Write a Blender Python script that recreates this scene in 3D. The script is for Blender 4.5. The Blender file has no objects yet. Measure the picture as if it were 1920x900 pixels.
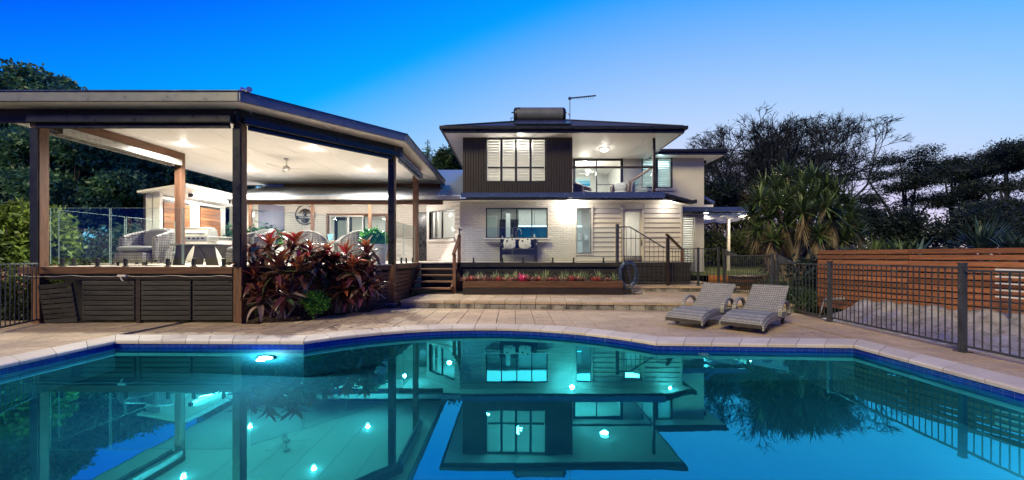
import bpy, math, random
from mathutils import Vector, Matrix, noise
from mathutils.geometry import tessellate_polygon
random.seed(7)
S = bpy.context.scene
PI = math.pi
R = math.radians
# ------------------------------------------------------------------ camera
F, CX, HY, G = 730.0, 963.0, 480.0, 1.38          # focal length in photo pixels, vanishing point, eye height
cd = bpy.data.cameras.new('camera')
cam = bpy.data.objects.new('camera', cd)
S.collection.objects.link(cam)
S.camera = cam
cd.sensor_width = 36.0
cd.lens = F / 1920 * 36.0
cd.shift_x = -(CX - 960) / 1920
cd.shift_y = (HY - 450) / 1920
cd.clip_start = 0.05
cd.clip_end = 3000
cam.location = (0, 0, G)
cam.rotation_euler = (PI / 2, 0, 0)
# ------------------------------------------------------------------ render settings
S.render.engine = 'CYCLES'
S.render.resolution_x, S.render.resolution_y = 1024, 480
S.view_settings.view_transform = 'Standard'
S.view_settings.look = 'None'
S.view_settings.exposure = 0.0
S.view_settings.gamma = 1.0
S.cycles.use_denoising = True
S.cycles.max_bounces = 10
S.cycles.diffuse_bounces = 4
S.cycles.glossy_bounces = 4
S.cycles.transmission_bounces = 6
S.cycles.transparent_max_bounces = 24
S.cycles.sample_clamp_indirect = 6.0
S.cycles.caustics_reflective = False


def lin(r, g, b):
    f = lambda c: (c / 255 / 12.92) if c / 255 <= 0.04045 else ((c / 255 + 0.055) / 1.055) ** 2.4
    return (f(r), f(g), f(b), 1.0)


# ------------------------------------------------------------------ dusk sky: a smooth gradient over the whole dome
W = bpy.data.worlds.new('World')
S.world = W
W.use_nodes = True
nt = W.node_tree
nt.nodes.clear()
N, L = nt.nodes.new, nt.links.new


SKY_AZ = R(20)       # the afterglow lies behind the house, a little to the right


def op(kind, a, b=0.0, c=None):
    n = N('ShaderNodeMath')
    n.operation = kind
    for i, v in enumerate((a, b) if c is None else (a, b, c)):
        if hasattr(v, 'is_output'):
            L(v, n.inputs[i])
        else:
            n.inputs[i].default_value = v
    return n.outputs[0]


tc = N('ShaderNodeTexCoord')
sep = N('ShaderNodeSeparateXYZ')
L(tc.outputs['Generated'], sep.inputs[0])
sx_, sy_, se = sep.outputs
hz = op('MAXIMUM', op('SQRT', op('ADD', op('MULTIPLY', sx_, sx_), op('MULTIPLY', sy_, sy_))), .02)
ca = op('DIVIDE', op('ADD', op('MULTIPLY', sx_, math.sin(SKY_AZ)), op('MULTIPLY', sy_, math.cos(SKY_AZ))), hz)
ca = op('MULTIPLY', ca, op('SMOOTH_MIN', op('MULTIPLY', hz, 1.6), 1.0, .2))    # no seam at the zenith
el = op('MAXIMUM', se, 0.0)
red = op('ADD', op('MULTIPLY', ca, 1.31), op('MULTIPLY_ADD', el, -1.869, -.269))
grn = op('ADD', op('MULTIPLY', ca, .644), op('MULTIPLY_ADD', el, -1.318, .43))
blu = op('ADD', op('MULTIPLY', ca, .45), op('MULTIPLY_ADD', op('MAXIMUM', op('SUBTRACT', el, .5), 0), -1.0, .86))
low = op('MAXIMUM', op('MULTIPLY_ADD', el, -11.0, 1.0), 0)                      # pink rim at the horizon
red = op('SMOOTH_MIN', op('SMOOTH_MAX', red, 0.0, .05), .84, .2)
grn = op('SMOOTH_MIN', op('MAXIMUM', grn, .035), .70, .15)
blu = op('SUBTRACT', op('MINIMUM', op('MAXIMUM', blu, .22), 1.0), op('MULTIPLY', op('MULTIPLY', low, op('MAXIMUM', ca, 0)), .26))
mixn = N('ShaderNodeCombineXYZ')
L(red, mixn.inputs[0])
L(grn, mixn.inputs[1])
L(blu, mixn.inputs[2])
# a physical twilight sky is laid under the gradient
nish = N('ShaderNodeTexSky')
nish.sky_type = 'NISHITA'
nish.sun_disc = False
nish.sun_elevation = R(3)
nish.sun_rotation = SKY_AZ
bg = N('ShaderNodeBackground')
bg.inputs[1].default_value = 1.0
L(mixn.outputs[0], bg.inputs[0])
bg2 = N('ShaderNodeBackground')
bg2.inputs[1].default_value = 0.001
L(nish.outputs[0], bg2.inputs[0])
addw = N('ShaderNodeAddShader')
L(bg.outputs[0], addw.inputs[0])
L(bg2.outputs[0], addw.inputs[1])
ow = N('ShaderNodeOutputWorld')
L(addw.outputs[0], ow.inputs[0])
# added warm fill from behind the camera, flash-like, not the real dusk sun
sd = bpy.data.lights.new('fill_sun', 'SUN')
sd.energy = 3.1
sd.angle = R(20)
sd.color = (1.0, 0.84, 0.42)
so = bpy.data.objects.new('fill_sun', sd)
S.collection.objects.link(so)
so.location = (0, 0, 30)
so.rotation_euler = Vector((0.50, 0.70, -0.60)).to_track_quat('-Z', 'Y').to_euler()

# ------------------------------------------------------------------ helpers
COL = S.collection
WL = {}


def tag(o, label=None, cat=None, group=None, kind=None):
    if label:
        o['label'] = label
    if cat:
        o['category'] = cat
    if group:
        o['group'] = group
    if kind:
        o['kind'] = kind
    return o


def thing(name, label, cat, loc=(0, 0, 0), group=None, rotz=0.0, local=False):
    o = bpy.data.objects.new(name, None)
    o.empty_display_size = 0.1
    COL.objects.link(o)
    o.location = loc
    o.rotation_euler = (0, 0, rotz)
    WL[o] = Vector((0, 0, 0)) if (local or rotz) else Vector(loc)
    return tag(o, label, cat, group)


def link(name, me, parent=None, off=None):
    o = bpy.data.objects.new(name, me)
    COL.objects.link(o)
    if parent is not None:
        o.parent = parent
        WL[o] = WL[parent]
    else:
        WL[o] = Vector((0, 0, 0))
    return o


def piece(name, me, parent, loc, rot=(0, 0, 0), scale=(1, 1, 1)):
    """A part that shares mesh data, placed at a world position."""
    o = link(name, me, parent)
    o.location = Vector(loc) - (WL[parent] if parent is not None else Vector((0, 0, 0)))
    o.rotation_euler = rot
    o.scale = scale
    if parent is not None:
        WL[o] = Vector(loc)
    return o


def clone(root, loc=None, rotz=None, label=None, group=None):
    c = root.copy()
    COL.objects.link(c)
    if loc is not None:
        c.location = loc
    if rotz is not None:
        c.rotation_euler = (0, 0, rotz)
    if label:
        c['label'] = label
    if group:
        c['group'] = group

    def rec(src, dst):
        for ch in list(KIDS.get(src, [])):
            k = ch.copy()
            COL.objects.link(k)
            k.parent = dst
            rec(ch, k)
    KIDS = {}
    for o in list(COL.objects):
        if o.parent is not None:
            KIDS.setdefault(o.parent, []).append(o)
    rec(root, c)
    return c


class MB:
    def __init__(self):
        self.v = []
        self.f = []

    def add(self, vs, fs):
        b = len(self.v)
        self.v.extend(Vector(p) for p in vs)
        self.f.extend(tuple(b + i for i in f) for f in fs)
        return self

    def box(self, x0, x1, y0, y1, z0, z1):
        vs = [(x0, y0, z0), (x1, y0, z0), (x1, y1, z0), (x0, y1, z0), (x0, y0, z1), (x1, y0, z1), (x1, y1, z1), (x0, y1, z1)]
        return self.add(vs, [(0, 3, 2, 1), (4, 5, 6, 7), (0, 1, 5, 4), (1, 2, 6, 5), (2, 3, 7, 6), (3, 0, 4, 7)])

    def cbox(self, c, s, m=None):
        h = [k / 2 for k in s]
        vs = [Vector((sx * h[0], sy * h[1], sz * h[2])) for sz in (-1, 1) for sx, sy in ((-1, -1), (1, -1), (1, 1), (-1, 1))]
        if m is not None:
            vs = [m @ p for p in vs]
        vs = [p + Vector(c) for p in vs]
        return self.add(vs, [(0, 3, 2, 1), (4, 5, 6, 7), (0, 1, 5, 4), (1, 2, 6, 5), (2, 3, 7, 6), (3, 0, 4, 7)])

    def bar(self, p0, p1, w, h, up=(0, 0, 1)):
        """A rectangular bar from p0 to p1; w sideways, h along up."""
        p0, p1 = Vector(p0), Vector(p1)
        d = (p1 - p0).normalized()
        u = Vector(up)
        s = d.cross(u)
        if s.length < 1e-4:
            u = Vector((0, 1, 0))
            s = d.cross(u)
        s.normalize()
        u = s.cross(d).normalized()
        vs = []
        for p in (p0, p1):
            for a, b in ((-1, -1), (1, -1), (1, 1), (-1, 1)):
                vs.append(p + s * (a * w / 2) + u * (b * h / 2))
        return self.add(vs, [(0, 1, 2, 3), (7, 6, 5, 4), (0, 4, 5, 1), (1, 5, 6, 2), (2, 6, 7, 3), (3, 7, 4, 0)])

    def tube(self, pts, r, seg=8, cap=True, closed=False):
        pts = [Vector(p) for p in pts]
        n = len(pts)
        rr = r if isinstance(r, (list, tuple)) else [r] * n
        b = len(self.v)
        ref = None
        for i, p in enumerate(pts):
            if closed:
                d = pts[(i + 1) % n] - pts[i - 1]
            else:
                d = pts[min(i + 1, n - 1)] - pts[max(i - 1, 0)]
            if d.length < 1e-9:
                d = Vector((0, 0, 1))
            d.normalize()
            if ref is None:
                ref = Vector((0, 0, 1)) if abs(d.z) < 0.9 else Vector((1, 0, 0))
            s = d.cross(ref)
            if s.length < 1e-5:
                s = d.cross(Vector((0.3, 1, 0.2)))
            s.normalize()
            u = s.cross(d).normalized()
            ref = u
            for k in range(seg):
                a = 2 * PI * k / seg
                self.v.append(p + (s * math.cos(a) + u * math.sin(a)) * rr[i])
        m = n if closed else n - 1
        for i in range(m):
            j = (i + 1) % n
            for k in range(seg):
                k2 = (k + 1) % seg
                self.f.append((b + i * seg + k, b + i * seg + k2, b + j * seg + k2, b + j * seg + k))
        if cap and not closed:
            self.f.append(tuple(b + k for k in range(seg))[::-1])
            self.f.append(tuple(b + (n - 1) * seg + k for k in range(seg)))
        return self

    def lathe(self, c, prof, seg=20, ax='z'):
        """Profile of (radius, height) turned about an axis through c."""
        b = len(self.v)
        c = Vector(c)
        for r, h in prof:
            for k in range(seg):
                a = 2 * PI * k / seg
                x, y = r * math.cos(a), r * math.sin(a)
                p = {'z': (x, y, h), 'x': (h, x, y), 'y': (x, h, y)}[ax]
                self.v.append(c + Vector(p))
        for i in range(len(prof) - 1):
            for k in range(seg):
                k2 = (k + 1) % seg
                self.f.append((b + i * seg + k, b + i * seg + k2, b + (i + 1) * seg + k2, b + (i + 1) * seg + k))
        if prof[0][0] > 1e-4:
            self.f.append(tuple(b + k for k in range(seg))[::-1])
        if prof[-1][0] > 1e-4:
            self.f.append(tuple(b + (len(prof) - 1) * seg + k for k in range(seg)))
        return self

    def prism(self, poly, z0, z1):
        n = len(poly)
        a = sum(poly[i][0] * poly[(i + 1) % n][1] - poly[(i + 1) % n][0] * poly[i][1] for i in range(n))
        if a < 0:
            poly = poly[::-1]
        b = len(self.v)
        self.v.extend(Vector((p[0], p[1], z0)) for p in poly)
        self.v.extend(Vector((p[0], p[1], z1)) for p in poly)
        self.f.append(tuple(range(b + n - 1, b - 1, -1)))
        self.f.append(tuple(range(b + n, b + 2 * n)))
        for i in range(n):
            j = (i + 1) % n
            self.f.append((b + i, b + j, b + n + j, b + n + i))
        return self

    def xform(self, m):
        self.v = [m @ p for p in self.v]
        return self

    def mesh(self, name, mat, off=None, smooth=False):
        me = bpy.data.meshes.new(name)
        vs = self.v if off is None else [p - off for p in self.v]
        me.from_pydata([tuple(p) for p in vs], [], self.f)
        for m in (mat if isinstance(mat, (list, tuple)) else [mat]):
            me.materials.append(m)
        if smooth:
            me.polygons.foreach_set('use_smooth', [True] * len(me.polygons))
            try:
                me.set_sharp_from_angle(angle=R(40))
            except Exception:
                pass
        me.update()
        return me

    def build(self, name, mat, parent=None, smooth=False, bevel=0.0):
        off = WL[parent] if parent is not None else None
        me = self.mesh(name, mat, off, smooth)
        o = link(name, me, parent)
        if bevel:
            bv = o.modifiers.new('edge', 'BEVEL')
            bv.width = bevel
            bv.segments = 2
            bv.limit_method = 'ANGLE'
        return o


def structure(name, mb, mat, parent=None, **k):
    return tag(mb.build(name, mat, parent, **k), kind='structure')


def bevel_box(sx, sy, sz, bev, name, mat):
    """A centred box whose edges are chamfered, as shared mesh data (44 triangles)."""
    hx, hy, hz = sx / 2, sy / 2, sz / 2
    b = min(bev, hx * .45, hy * .45, hz * .45)
    vs = []
    idx = {}
    for ax in range(3):
        for sxn in (-1, 1):
            for syn in (-1, 1):
                for szn in (-1, 1):
                    p = [sxn * (hx - b), syn * (hy - b), szn * (hz - b)]
                    p[ax] = (sxn * hx, syn * hy, szn * hz)[ax]
                    idx[(ax, sxn, syn, szn)] = len(vs)
                    vs.append(p)
    fs = []
    def q(a):
        c = Vector((0, 0, 0))
        for i in a:
            c += Vector(vs[i])
        n = (Vector(vs[a[1]]) - Vector(vs[a[0]])).cross(Vector(vs[a[2]]) - Vector(vs[a[0]]))
        fs.append(tuple(a) if n.dot(c) > 0 else tuple(a[::-1]))
    for ax in range(3):
        for s in (-1, 1):
            o1, o2 = [k for k in range(3) if k != ax]
            ring = []
            for a, c in ((-1, -1), (1, -1), (1, 1), (-1, 1)):
                sg = [0, 0, 0]
                sg[ax], sg[o1], sg[o2] = s, a, c
                ring.append(idx[(ax, *sg)])
            q(ring)
    for ax in range(3):
        o1, o2 = [k for k in range(3) if k != ax]
        for a in (-1, 1):
            for c in (-1, 1):
                g = []
                for s in (-1, 1):
                    sg = [0, 0, 0]
                    sg[ax], sg[o1], sg[o2] = s, a, c
                    g.append(tuple(sg))
                q([idx[(o1, *g[0])], idx[(o2, *g[0])], idx[(o2, *g[1])], idx[(o1, *g[1])]])
    for sg in [(a, c, e) for a in (-1, 1) for c in (-1, 1) for e in (-1, 1)]:
        q([idx[(0, *sg)], idx[(1, *sg)], idx[(2, *sg)]])
    mb = MB()
    mb.add(vs, fs)
    return mb.mesh(name, mat)


def PX(px, d):
    return (px - CX) * d / F


def PZ(py, d):
    return G - (py - HY) * d / F


def clip(poly, px, py, nx, ny):
    """Keep the part of a convex polygon on the side n points to."""
    out = []
    for i in range(len(poly)):
        a, b = poly[i], poly[(i + 1) % len(poly)]
        da = (a[0] - px) * nx + (a[1] - py) * ny
        db = (b[0] - px) * nx + (b[1] - py) * ny
        if da >= 0:
            out.append(a)
        if (da > 0 > db) or (da < 0 < db):
            t = da / (da - db)
            out.append((a[0] + (b[0] - a[0]) * t, a[1] + (b[1] - a[1]) * t))
    return out


def area2(p):
    return abs(sum(p[i][0] * p[(i + 1) % len(p)][1] - p[(i + 1) % len(p)][0] * p[i][1] for i in range(len(p)))) / 2


ORD = ['first', 'second', 'third', 'fourth', 'fifth', 'sixth', 'seventh', 'eighth', 'ninth', 'tenth', 'eleventh', 'twelfth', 'thirteenth', 'fourteenth', 'fifteenth', 'sixteenth', 'seventeenth', 'eighteenth']


def lamp(name, kind, loc, power, col=(1, .86, .68), radius=.05, target=None, cone=150, blend=.6, parent=None, size=None):
    d = bpy.data.lights.new(name, kind)
    d.energy = power
    d.color = col
    if kind in ('POINT', 'SPOT'):
        d.shadow_soft_size = radius
    if kind == 'SPOT':
        d.spot_size = R(cone)
        d.spot_blend = blend
    if kind == 'AREA':
        d.shape = 'RECTANGLE' if isinstance(size, tuple) else 'DISK'
        if isinstance(size, tuple):
            d.size, d.size_y = size
        else:
            d.size = size or .2
    o = bpy.data.objects.new(name, d)
    COL.objects.link(o)
    o.location = loc
    if target is not None:
        o.rotation_euler = (Vector(target) - Vector(loc)).to_track_quat('-Z', 'Y').to_euler()
    return o


# ------------------------------------------------------------------ materials
MATS = {}


class NT:
    def __init__(self, name):
        self.m = bpy.data.materials.new(name)
        self.m.use_nodes = True
        self.t = self.m.node_tree
        self.t.nodes.clear()
        self.out = self.n('ShaderNodeOutputMaterial')

    def n(self, kind, **kw):
        o = self.t.nodes.new(kind)
        for k, v in kw.items():
            if isinstance(k, str) and hasattr(o, k):
                setattr(o, k, v)
        return o

    def l(self, a, b):
        self.t.links.new(a, b)

    def tex(self, scale, detail=4, vec=None, stretch=None, rough=.6, coord='Object'):
        t = self.n('ShaderNodeTexNoise')
        t.inputs['Scale'].default_value = scale
        t.inputs['Detail'].default_value = detail
        t.inputs['Roughness'].default_value = rough
        if vec is None:
            if coord == 'World':
                vec = self.n('ShaderNodeNewGeometry').outputs['Position']
            else:
                vec = self.n('ShaderNodeTexCoord').outputs[coord]
        if stretch:
            mp = self.n('ShaderNodeMapping')
            mp.inputs['Scale'].default_value = stretch
            self.l(vec, mp.inputs[0])
            vec = mp.outputs[0]
        self.l(vec, t.inputs['Vector'])
        return t.outputs[0]

    def mixc(self, fac, a, b, mode='MIX'):
        x = self.n('ShaderNodeMixRGB')
        x.blend_type = mode
        for i, v in ((0, fac), (1, a), (2, b)):
            if hasattr(v, 'is_output'):
                self.l(v, x.inputs[i])
            elif i == 0:
                x.inputs[0].default_value = v
            else:
                x.inputs[i].default_value = (*v[:3], 1)
        return x.outputs[0]

    def mrange(self, src, a, b, c, d):
        x = self.n('ShaderNodeMapRange')
        self.l(src, x.inputs[0])
        for i, v in enumerate((a, b, c, d)):
            x.inputs[i + 1].default_value = v
        return x.outputs[0]

    def rand(self):
        return self.n('ShaderNodeObjectInfo').outputs['Random']

    def pos(self):
        return self.n('ShaderNodeNewGeometry').outputs['Position']

    def bump(self, h, strength, dist=.01):
        x = self.n('ShaderNodeBump')
        x.inputs['Strength'].default_value = strength
        x.inputs['Distance'].default_value = dist
        self.l(h, x.inputs['Height'])
        return x.outputs[0]

    def bsdf(self, col, rough=.6, metal=0, spec=.5, normal=None, **kw):
        p = self.n('ShaderNodeBsdfPrincipled')
        for nm, v in (('Base Color', col), ('Roughness', rough), ('Metallic', metal), ('Specular IOR Level', spec)):
            if hasattr(v, 'is_output'):
                self.l(v, p.inputs[nm])
            else:
                p.inputs[nm].default_value = (*v[:3], 1) if nm == 'Base Color' else v
        if normal is not None:
            self.l(normal, p.inputs['Normal'])
        for k, v in kw.items():
            p.inputs[k.replace('_', ' ')].default_value = v
        return p

    def done(self, sh):
        self.l(sh if hasattr(sh, 'is_output') else sh.outputs[0], self.out.inputs[0])
        return self.m


def mat(name, col, rough=.6, metal=0, vary=.25, scale=6, bump=.15, bscale=60, rnd=.12, spec=.5, stretch=None, coord='Object', dist=.006):
    """General surface: two scales of tone variation, per-object tone, fine relief."""
    t = NT(name)
    n1 = t.tex(scale, 5, stretch=stretch, coord=coord)
    c = t.mixc(t.mrange(n1, .3, .7, 0, 1), tuple(k * (1 - vary) for k in col), tuple(min(1, k * (1 + vary)) for k in col))
    if rnd:
        r = t.mrange(t.rand(), 0, 1, 1 - rnd, 1 + rnd)
        cb = t.n('ShaderNodeCombineXYZ')
        for i in range(3):
            t.l(r, cb.inputs[i])
        c = t.mixc(1.0, c, cb.outputs[0], 'MULTIPLY')
    nb = t.tex(bscale, 3, stretch=stretch, coord=coord)
    nrm = t.bump(nb, bump, dist) if bump else None
    rg = t.mrange(n1, .3, .7, max(0, rough - .08), min(1, rough + .08))
    return t.done(t.bsdf(c, rg, metal, spec, nrm))


def wood(name, col, axis='X', rough=.55, rnd=.22, contrast=.45, coord='Object'):
    st = {'X': (1.2, 14, 14), 'Y': (14, 1.2, 14), 'Z': (14, 14, 1.2)}[axis]
    t = NT(name)
    n1 = t.tex(1.6, 6, stretch=st, rough=.7, coord=coord)
    n2 = t.tex(.9, 3, coord='World')
    c = t.mixc(t.mrange(n1, .35, .68, 0, 1), tuple(k * (1 - contrast) for k in col), tuple(k * (1 + contrast * .7) for k in col))
    c = t.mixc(t.mrange(n2, .4, .75, 0, .35), c, tuple(k * .45 for k in col))
    r = t.mrange(t.rand(), 0, 1, 1 - rnd, 1 + rnd)
    cb = t.n('ShaderNodeCombineXYZ')
    for i in range(3):
        t.l(r, cb.inputs[i])
    c = t.mixc(1.0, c, cb.outputs[0], 'MULTIPLY')
    return t.done(t.bsdf(c, t.mrange(n1, .3, .7, rough - .1, rough + .12), 0, .4, t.bump(n1, .25, .004)))


def glow(name, col, strength):
    t = NT(name)
    e = t.n('ShaderNodeEmission')
    e.inputs[0].default_value = (*col, 1)
    e.inputs[1].default_value = strength
    return t.done(e)


def glass(name, tint=(1, 1, 1), ior=1.5, refl=1.0, rough=0.0):
    t = NT(name)
    tr = t.n('ShaderNodeBsdfTransparent')
    tr.inputs[0].default_value = (*tint, 1)
    gl = t.n('ShaderNodeBsdfGlossy')
    gl.inputs['Roughness'].default_value = rough
    ge = t.n('ShaderNodeNewGeometry')
    dp = t.n('ShaderNodeVectorMath', operation='DOT_PRODUCT')
    t.l(ge.outputs['Incoming'], dp.inputs[0])
    t.l(ge.outputs['Normal'], dp.inputs[1])
    ab = t.n('ShaderNodeMath', operation='ABSOLUTE')
    t.l(dp.outputs['Value'], ab.inputs[0])
    om = t.n('ShaderNodeMath', operation='SUBTRACT')
    om.inputs[0].default_value = 1
    t.l(ab.outputs[0], om.inputs[1])
    pw = t.n('ShaderNodeMath', operation='POWER')
    t.l(om.outputs[0], pw.inputs[0])
    pw.inputs[1].default_value = 5
    r0 = ((ior - 1) / (ior + 1)) ** 2
    m = t.n('ShaderNodeMath', operation='MULTIPLY_ADD')
    t.l(pw.outputs[0], m.inputs[0])
    m.inputs[1].default_value = (1 - r0) * refl
    m.inputs[2].default_value = r0 * refl
    ms = t.n('ShaderNodeMixShader')
    t.l(m.outputs[0], ms.inputs[0])
    t.l(tr.outputs[0], ms.inputs[1])
    t.l(gl.outputs[0], ms.inputs[2])
    return t.done(ms)


def leafmat(name, ca, cb_, rough=.5, trans=.25, scale=.8, cc=None, lo=.6, hi=1.25):
    """Leaf: tone by leaf (random per island) and by clump, light passing through."""
    t = NT(name)
    isl = t.n('ShaderNodeNewGeometry').outputs['Random Per Island']
    n1 = t.tex(scale, 2, coord='World')
    c = t.mixc(t.mrange(n1, .38, .62, 0, 1), ca, cb_)
    c2 = t.mixc(t.mrange(isl, 0, 1, 0, .8), c, cc or tuple(k * 1.5 for k in cb_))
    r = t.mrange(isl, 0, 1, lo, hi)
    cb = t.n('ShaderNodeCombineXYZ')
    for i in range(3):
        t.l(r, cb.inputs[i])
    c2 = t.mixc(1.0, c2, cb.outputs[0], 'MULTIPLY')
    p = t.bsdf(c2, rough, 0, .4)
    tl = t.n('ShaderNodeBsdfTranslucent')
    t.l(c2, tl.inputs[0])
    ms = t.n('ShaderNodeMixShader')
    ms.inputs[0].default_value = trans
    t.l(p.outputs[0], ms.inputs[1])
    t.l(tl.outputs[0], ms.inputs[2])
    return t.done(ms)


M = {}
M['white_paint'] = mat('white_paint', (.72, .70, .67), .5, vary=.06, bump=.05)
M['ceiling'] = mat('ceiling_panel', (.84, .83, .81), .55, vary=.03, bump=.02, rnd=.03, scale=1)
M['cream'] = mat('cream_board', (.50, .47, .43), .5, vary=.08, bump=.08, rnd=.05, coord='World', scale=2)
M['fascia'] = mat('grey_fascia', (.22, .23, .24), .32, .1, vary=.05, bump=.03, rnd=.03)
M['gutter'] = mat('gutter_metal', (.10, .145, .24), .22, .5, vary=.08, bump=.02, rnd=.05)
M['gutter_pale'] = mat('pale_gutter', (.36, .355, .34), .3, .1, vary=.05, bump=.02)
M['charcoal'] = mat('charcoal_metal', (.025, .027, .032), .32, .3, vary=.1, bump=.02, rnd=.1)
M['fence_metal'] = mat('fence_metal', (.06, .066, .078), .3, .35, vary=.12, bump=.04, rnd=.1)
M['steel'] = mat('stainless', (.62, .61, .60), .34, .9, vary=.06, bump=.02)
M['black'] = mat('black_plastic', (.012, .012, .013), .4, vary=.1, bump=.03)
M['dark_clad'] = mat('dark_cladding', (.032, .026, .024), .45, vary=.25, bump=.12, coord='World', stretch=(20, 20, 1.5), scale=2, bscale=12)
M['roofing'] = mat('roof_steel', (.05, .053, .058), .6, .0, vary=.12, bump=.02, coord='World', scale=1.5)
M['roof_pale'] = mat('pale_roof_steel', (.38, .40, .42), .35, .3, vary=.1, bump=.02, coord='World', scale=1.5)
M['wood_x'] = wood('hardwood_x', (.125, .058, .030), 'X')
M['wood_y'] = wood('hardwood_y', (.15, .068, .033), 'Y')
M['wood_z'] = wood('hardwood_z', (.17, .082, .043), 'Z')
M['beam_dark'] = wood('dark_stained_beam', (.035, .024, .02), 'X', .42)
M['tread'] = wood('tread_board', (.27, .135, .065), 'X')
M['skirt'] = wood('charcoal_slat', (.040, .037, .035), 'X', .5, .25)
M['fence_wood'] = wood('merbau_slat', (.30, .115, .046), 'X', .5, .35, .42)
M['deck'] = wood('deck_board', (.52, .46, .38), 'X', .4)
M['glass'] = glass('clear_glass', (.95, .985, .97), 1.5, .9)
M['fence_glass'] = glass('fence_glass', (.95, .985, .97), 1.5, 1.0)
M['edge_glass'] = mat('glass_edge', (.34, .46, .42), .1, vary=.05, bump=0)
M['frosted'] = mat('frosted_glass', (.62, .70, .64), .35, vary=.04, bump=.02)
M['fence_wood_y'] = wood('merbau_slat_y', (.40, .16, .06), 'Y', .5, .28, .35)
# ================================================================== GROUND, POOL, PAVING
def soil_mat():
    t = NT('garden_soil')
    n1 = t.tex(.35, 5, coord='World')
    n2 = t.tex(9, 6, coord='World')
    c = t.mixc(t.mrange(n1, .42, .6, 0, 1), (.045, .035, .022), (.040, .062, .018))
    c = t.mixc(t.mrange(n2, .35, .7, 0, .7), c, (.02, .018, .010))
    return t.done(t.bsdf(c, .9, 0, .2, t.bump(n2, .8, .03)))


def paver_mat():
    t = NT('sandstone_paver')
    r = t.rand()
    n1 = t.tex(1.1, 5, coord='World')
    n2 = t.tex(16, 6, coord='World', rough=.75)
    n3 = t.tex(120, 3, coord='World')
    c = t.mixc(r, (.435, .325, .215), (.545, .415, .285))
    c = t.mixc(t.mrange(n1, .44, .64, 0, .5), c, (.28, .215, .165))
    c = t.mixc(t.mrange(n2, .50, .74, 0, .8), c, (.17, .13, .105))
    c = t.mixc(t.mrange(n3, .55, .75, 0, .35), c, (.66, .58, .5))
    return t.done(t.bsdf(c, t.mrange(n2, .3, .7, .45, .8), 0, .35, t.bump(n2, .5, .006)))


def coping_mat():
    t = NT('coping_stone')
    n1 = t.tex(2.2, 5, coord='World')
    n3 = t.tex(90, 4, coord='World')
    c = t.mixc(t.rand(), (.56, .49, .42), (.66, .60, .53))
    c = t.mixc(t.mrange(n1, .45, .75, 0, .5), c, (.40, .35, .30))
    c = t.mixc(t.mrange(n3, .5, .75, 0, .5), c, (.3, .27, .24))
    return t.done(t.bsdf(c, .6, 0, .35, t.bump(n3, .4, .003)))


def riser_mat():
    t = NT('riser_stone')
    n1 = t.tex(3.5, 5, coord='World')
    n2 = t.tex(22, 6, coord='World')
    z = t.n('ShaderNodeSeparateXYZ')
    t.l(t.pos(), z.inputs[0])
    c = t.mixc(t.rand(), (.25, .24, .23), (.36, .34, .31))
    c = t.mixc(t.mrange(n1, .45, .62, 0, .85), c, (.06, .06, .06))
    c = t.mixc(t.mrange(n2, .55, .7, 0, .6), c, (.05, .05, .045))
    return t.done(t.bsdf(c, .8, 0, .3, t.bump(n2, .6, .008)))


def tile_mat():
    """Waterline mosaic: royal blue with pale wave lines and grout."""
    t = NT('waterline_tile')
    pos = t.pos()
    sp = t.n('ShaderNodeSeparateXYZ')
    t.l(pos, sp.inputs[0])
    ad = t.n('ShaderNodeMath', operation='ADD')
    t.l(sp.outputs[0], ad.inputs[0])
    t.l(sp.outputs[1], ad.inputs[1])
    cb = t.n('ShaderNodeCombineXYZ')
    t.l(ad.outputs[0], cb.inputs[0])
    t.l(sp.outputs[2], cb.inputs[1])
    w = t.n('ShaderNodeTexWave', wave_type='BANDS', bands_direction='Y')
    w.inputs['Scale'].default_value = 9
    w.inputs['Distortion'].default_value = 0
    # rippling lines: offset height by a sine along the wall
    sn = t.n('ShaderNodeMath', operation='SINE')
    ml = t.n('ShaderNodeMath', operation='MULTIPLY')
    ml.inputs[1].default_value = 62
    t.l(ad.outputs[0], ml.inputs[0])
    t.l(ml.outputs[0], sn.inputs[0])
    m2 = t.n('ShaderNodeMath', operation='MULTIPLY_ADD')
    m2.inputs[1].default_value = .006
    t.l(sn.outputs[0], m2.inputs[0])
    t.l(sp.outputs[2], m2.inputs[2])
    m3 = t.n('ShaderNodeMath', operation='MULTIPLY')
    m3.inputs[1].default_value = 230
    t.l(m2.outputs[0], m3.inputs[0])
    s3 = t.n('ShaderNodeMath', operation='SINE')
    t.l(m3.outputs[0], s3.inputs[0])
    br = t.n('ShaderNodeTexBrick')
    br.offset = 0
    br.inputs['Scale'].default_value = 1
    br.inputs['Brick Width'].default_value = .1
    br.inputs['Row Height'].default_value = .1
    br.inputs['Mortar Size'].default_value = .003
    br.inputs['Color1'].default_value = (0, 0, 0, 1)
    br.inputs['Color2'].default_value = (.15, .15, .15, 1)
    br.inputs['Mortar'].default_value = (1, 1, 1, 1)
    t.l(cb.outputs[0], br.inputs['Vector'])
    nz = t.tex(14, 3, coord='World')
    c = t.mixc(t.mrange(nz, .3, .7, 0, 1), (.004, .018, .22), (.008, .045, .42))
    # waves only in the upper half of the band
    up = t.mrange(sp.outputs[2], -.082, -.076, 0, 1)
    f = t.n('ShaderNodeMath', operation='MULTIPLY')
    t.l(t.mrange(s3.outputs[0], .45, .8, 0, .65), f.inputs[0])
    t.l(up, f.inputs[1])
    c = t.mixc(f.outputs[0], c, (.10, .22, .52))
    c = t.mixc(t.mrange(br.outputs[0], .3, .9, 0, .30), c, (.2, .3, .5))
    return t.done(t.bsdf(c, .12, 0, .6))


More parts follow.
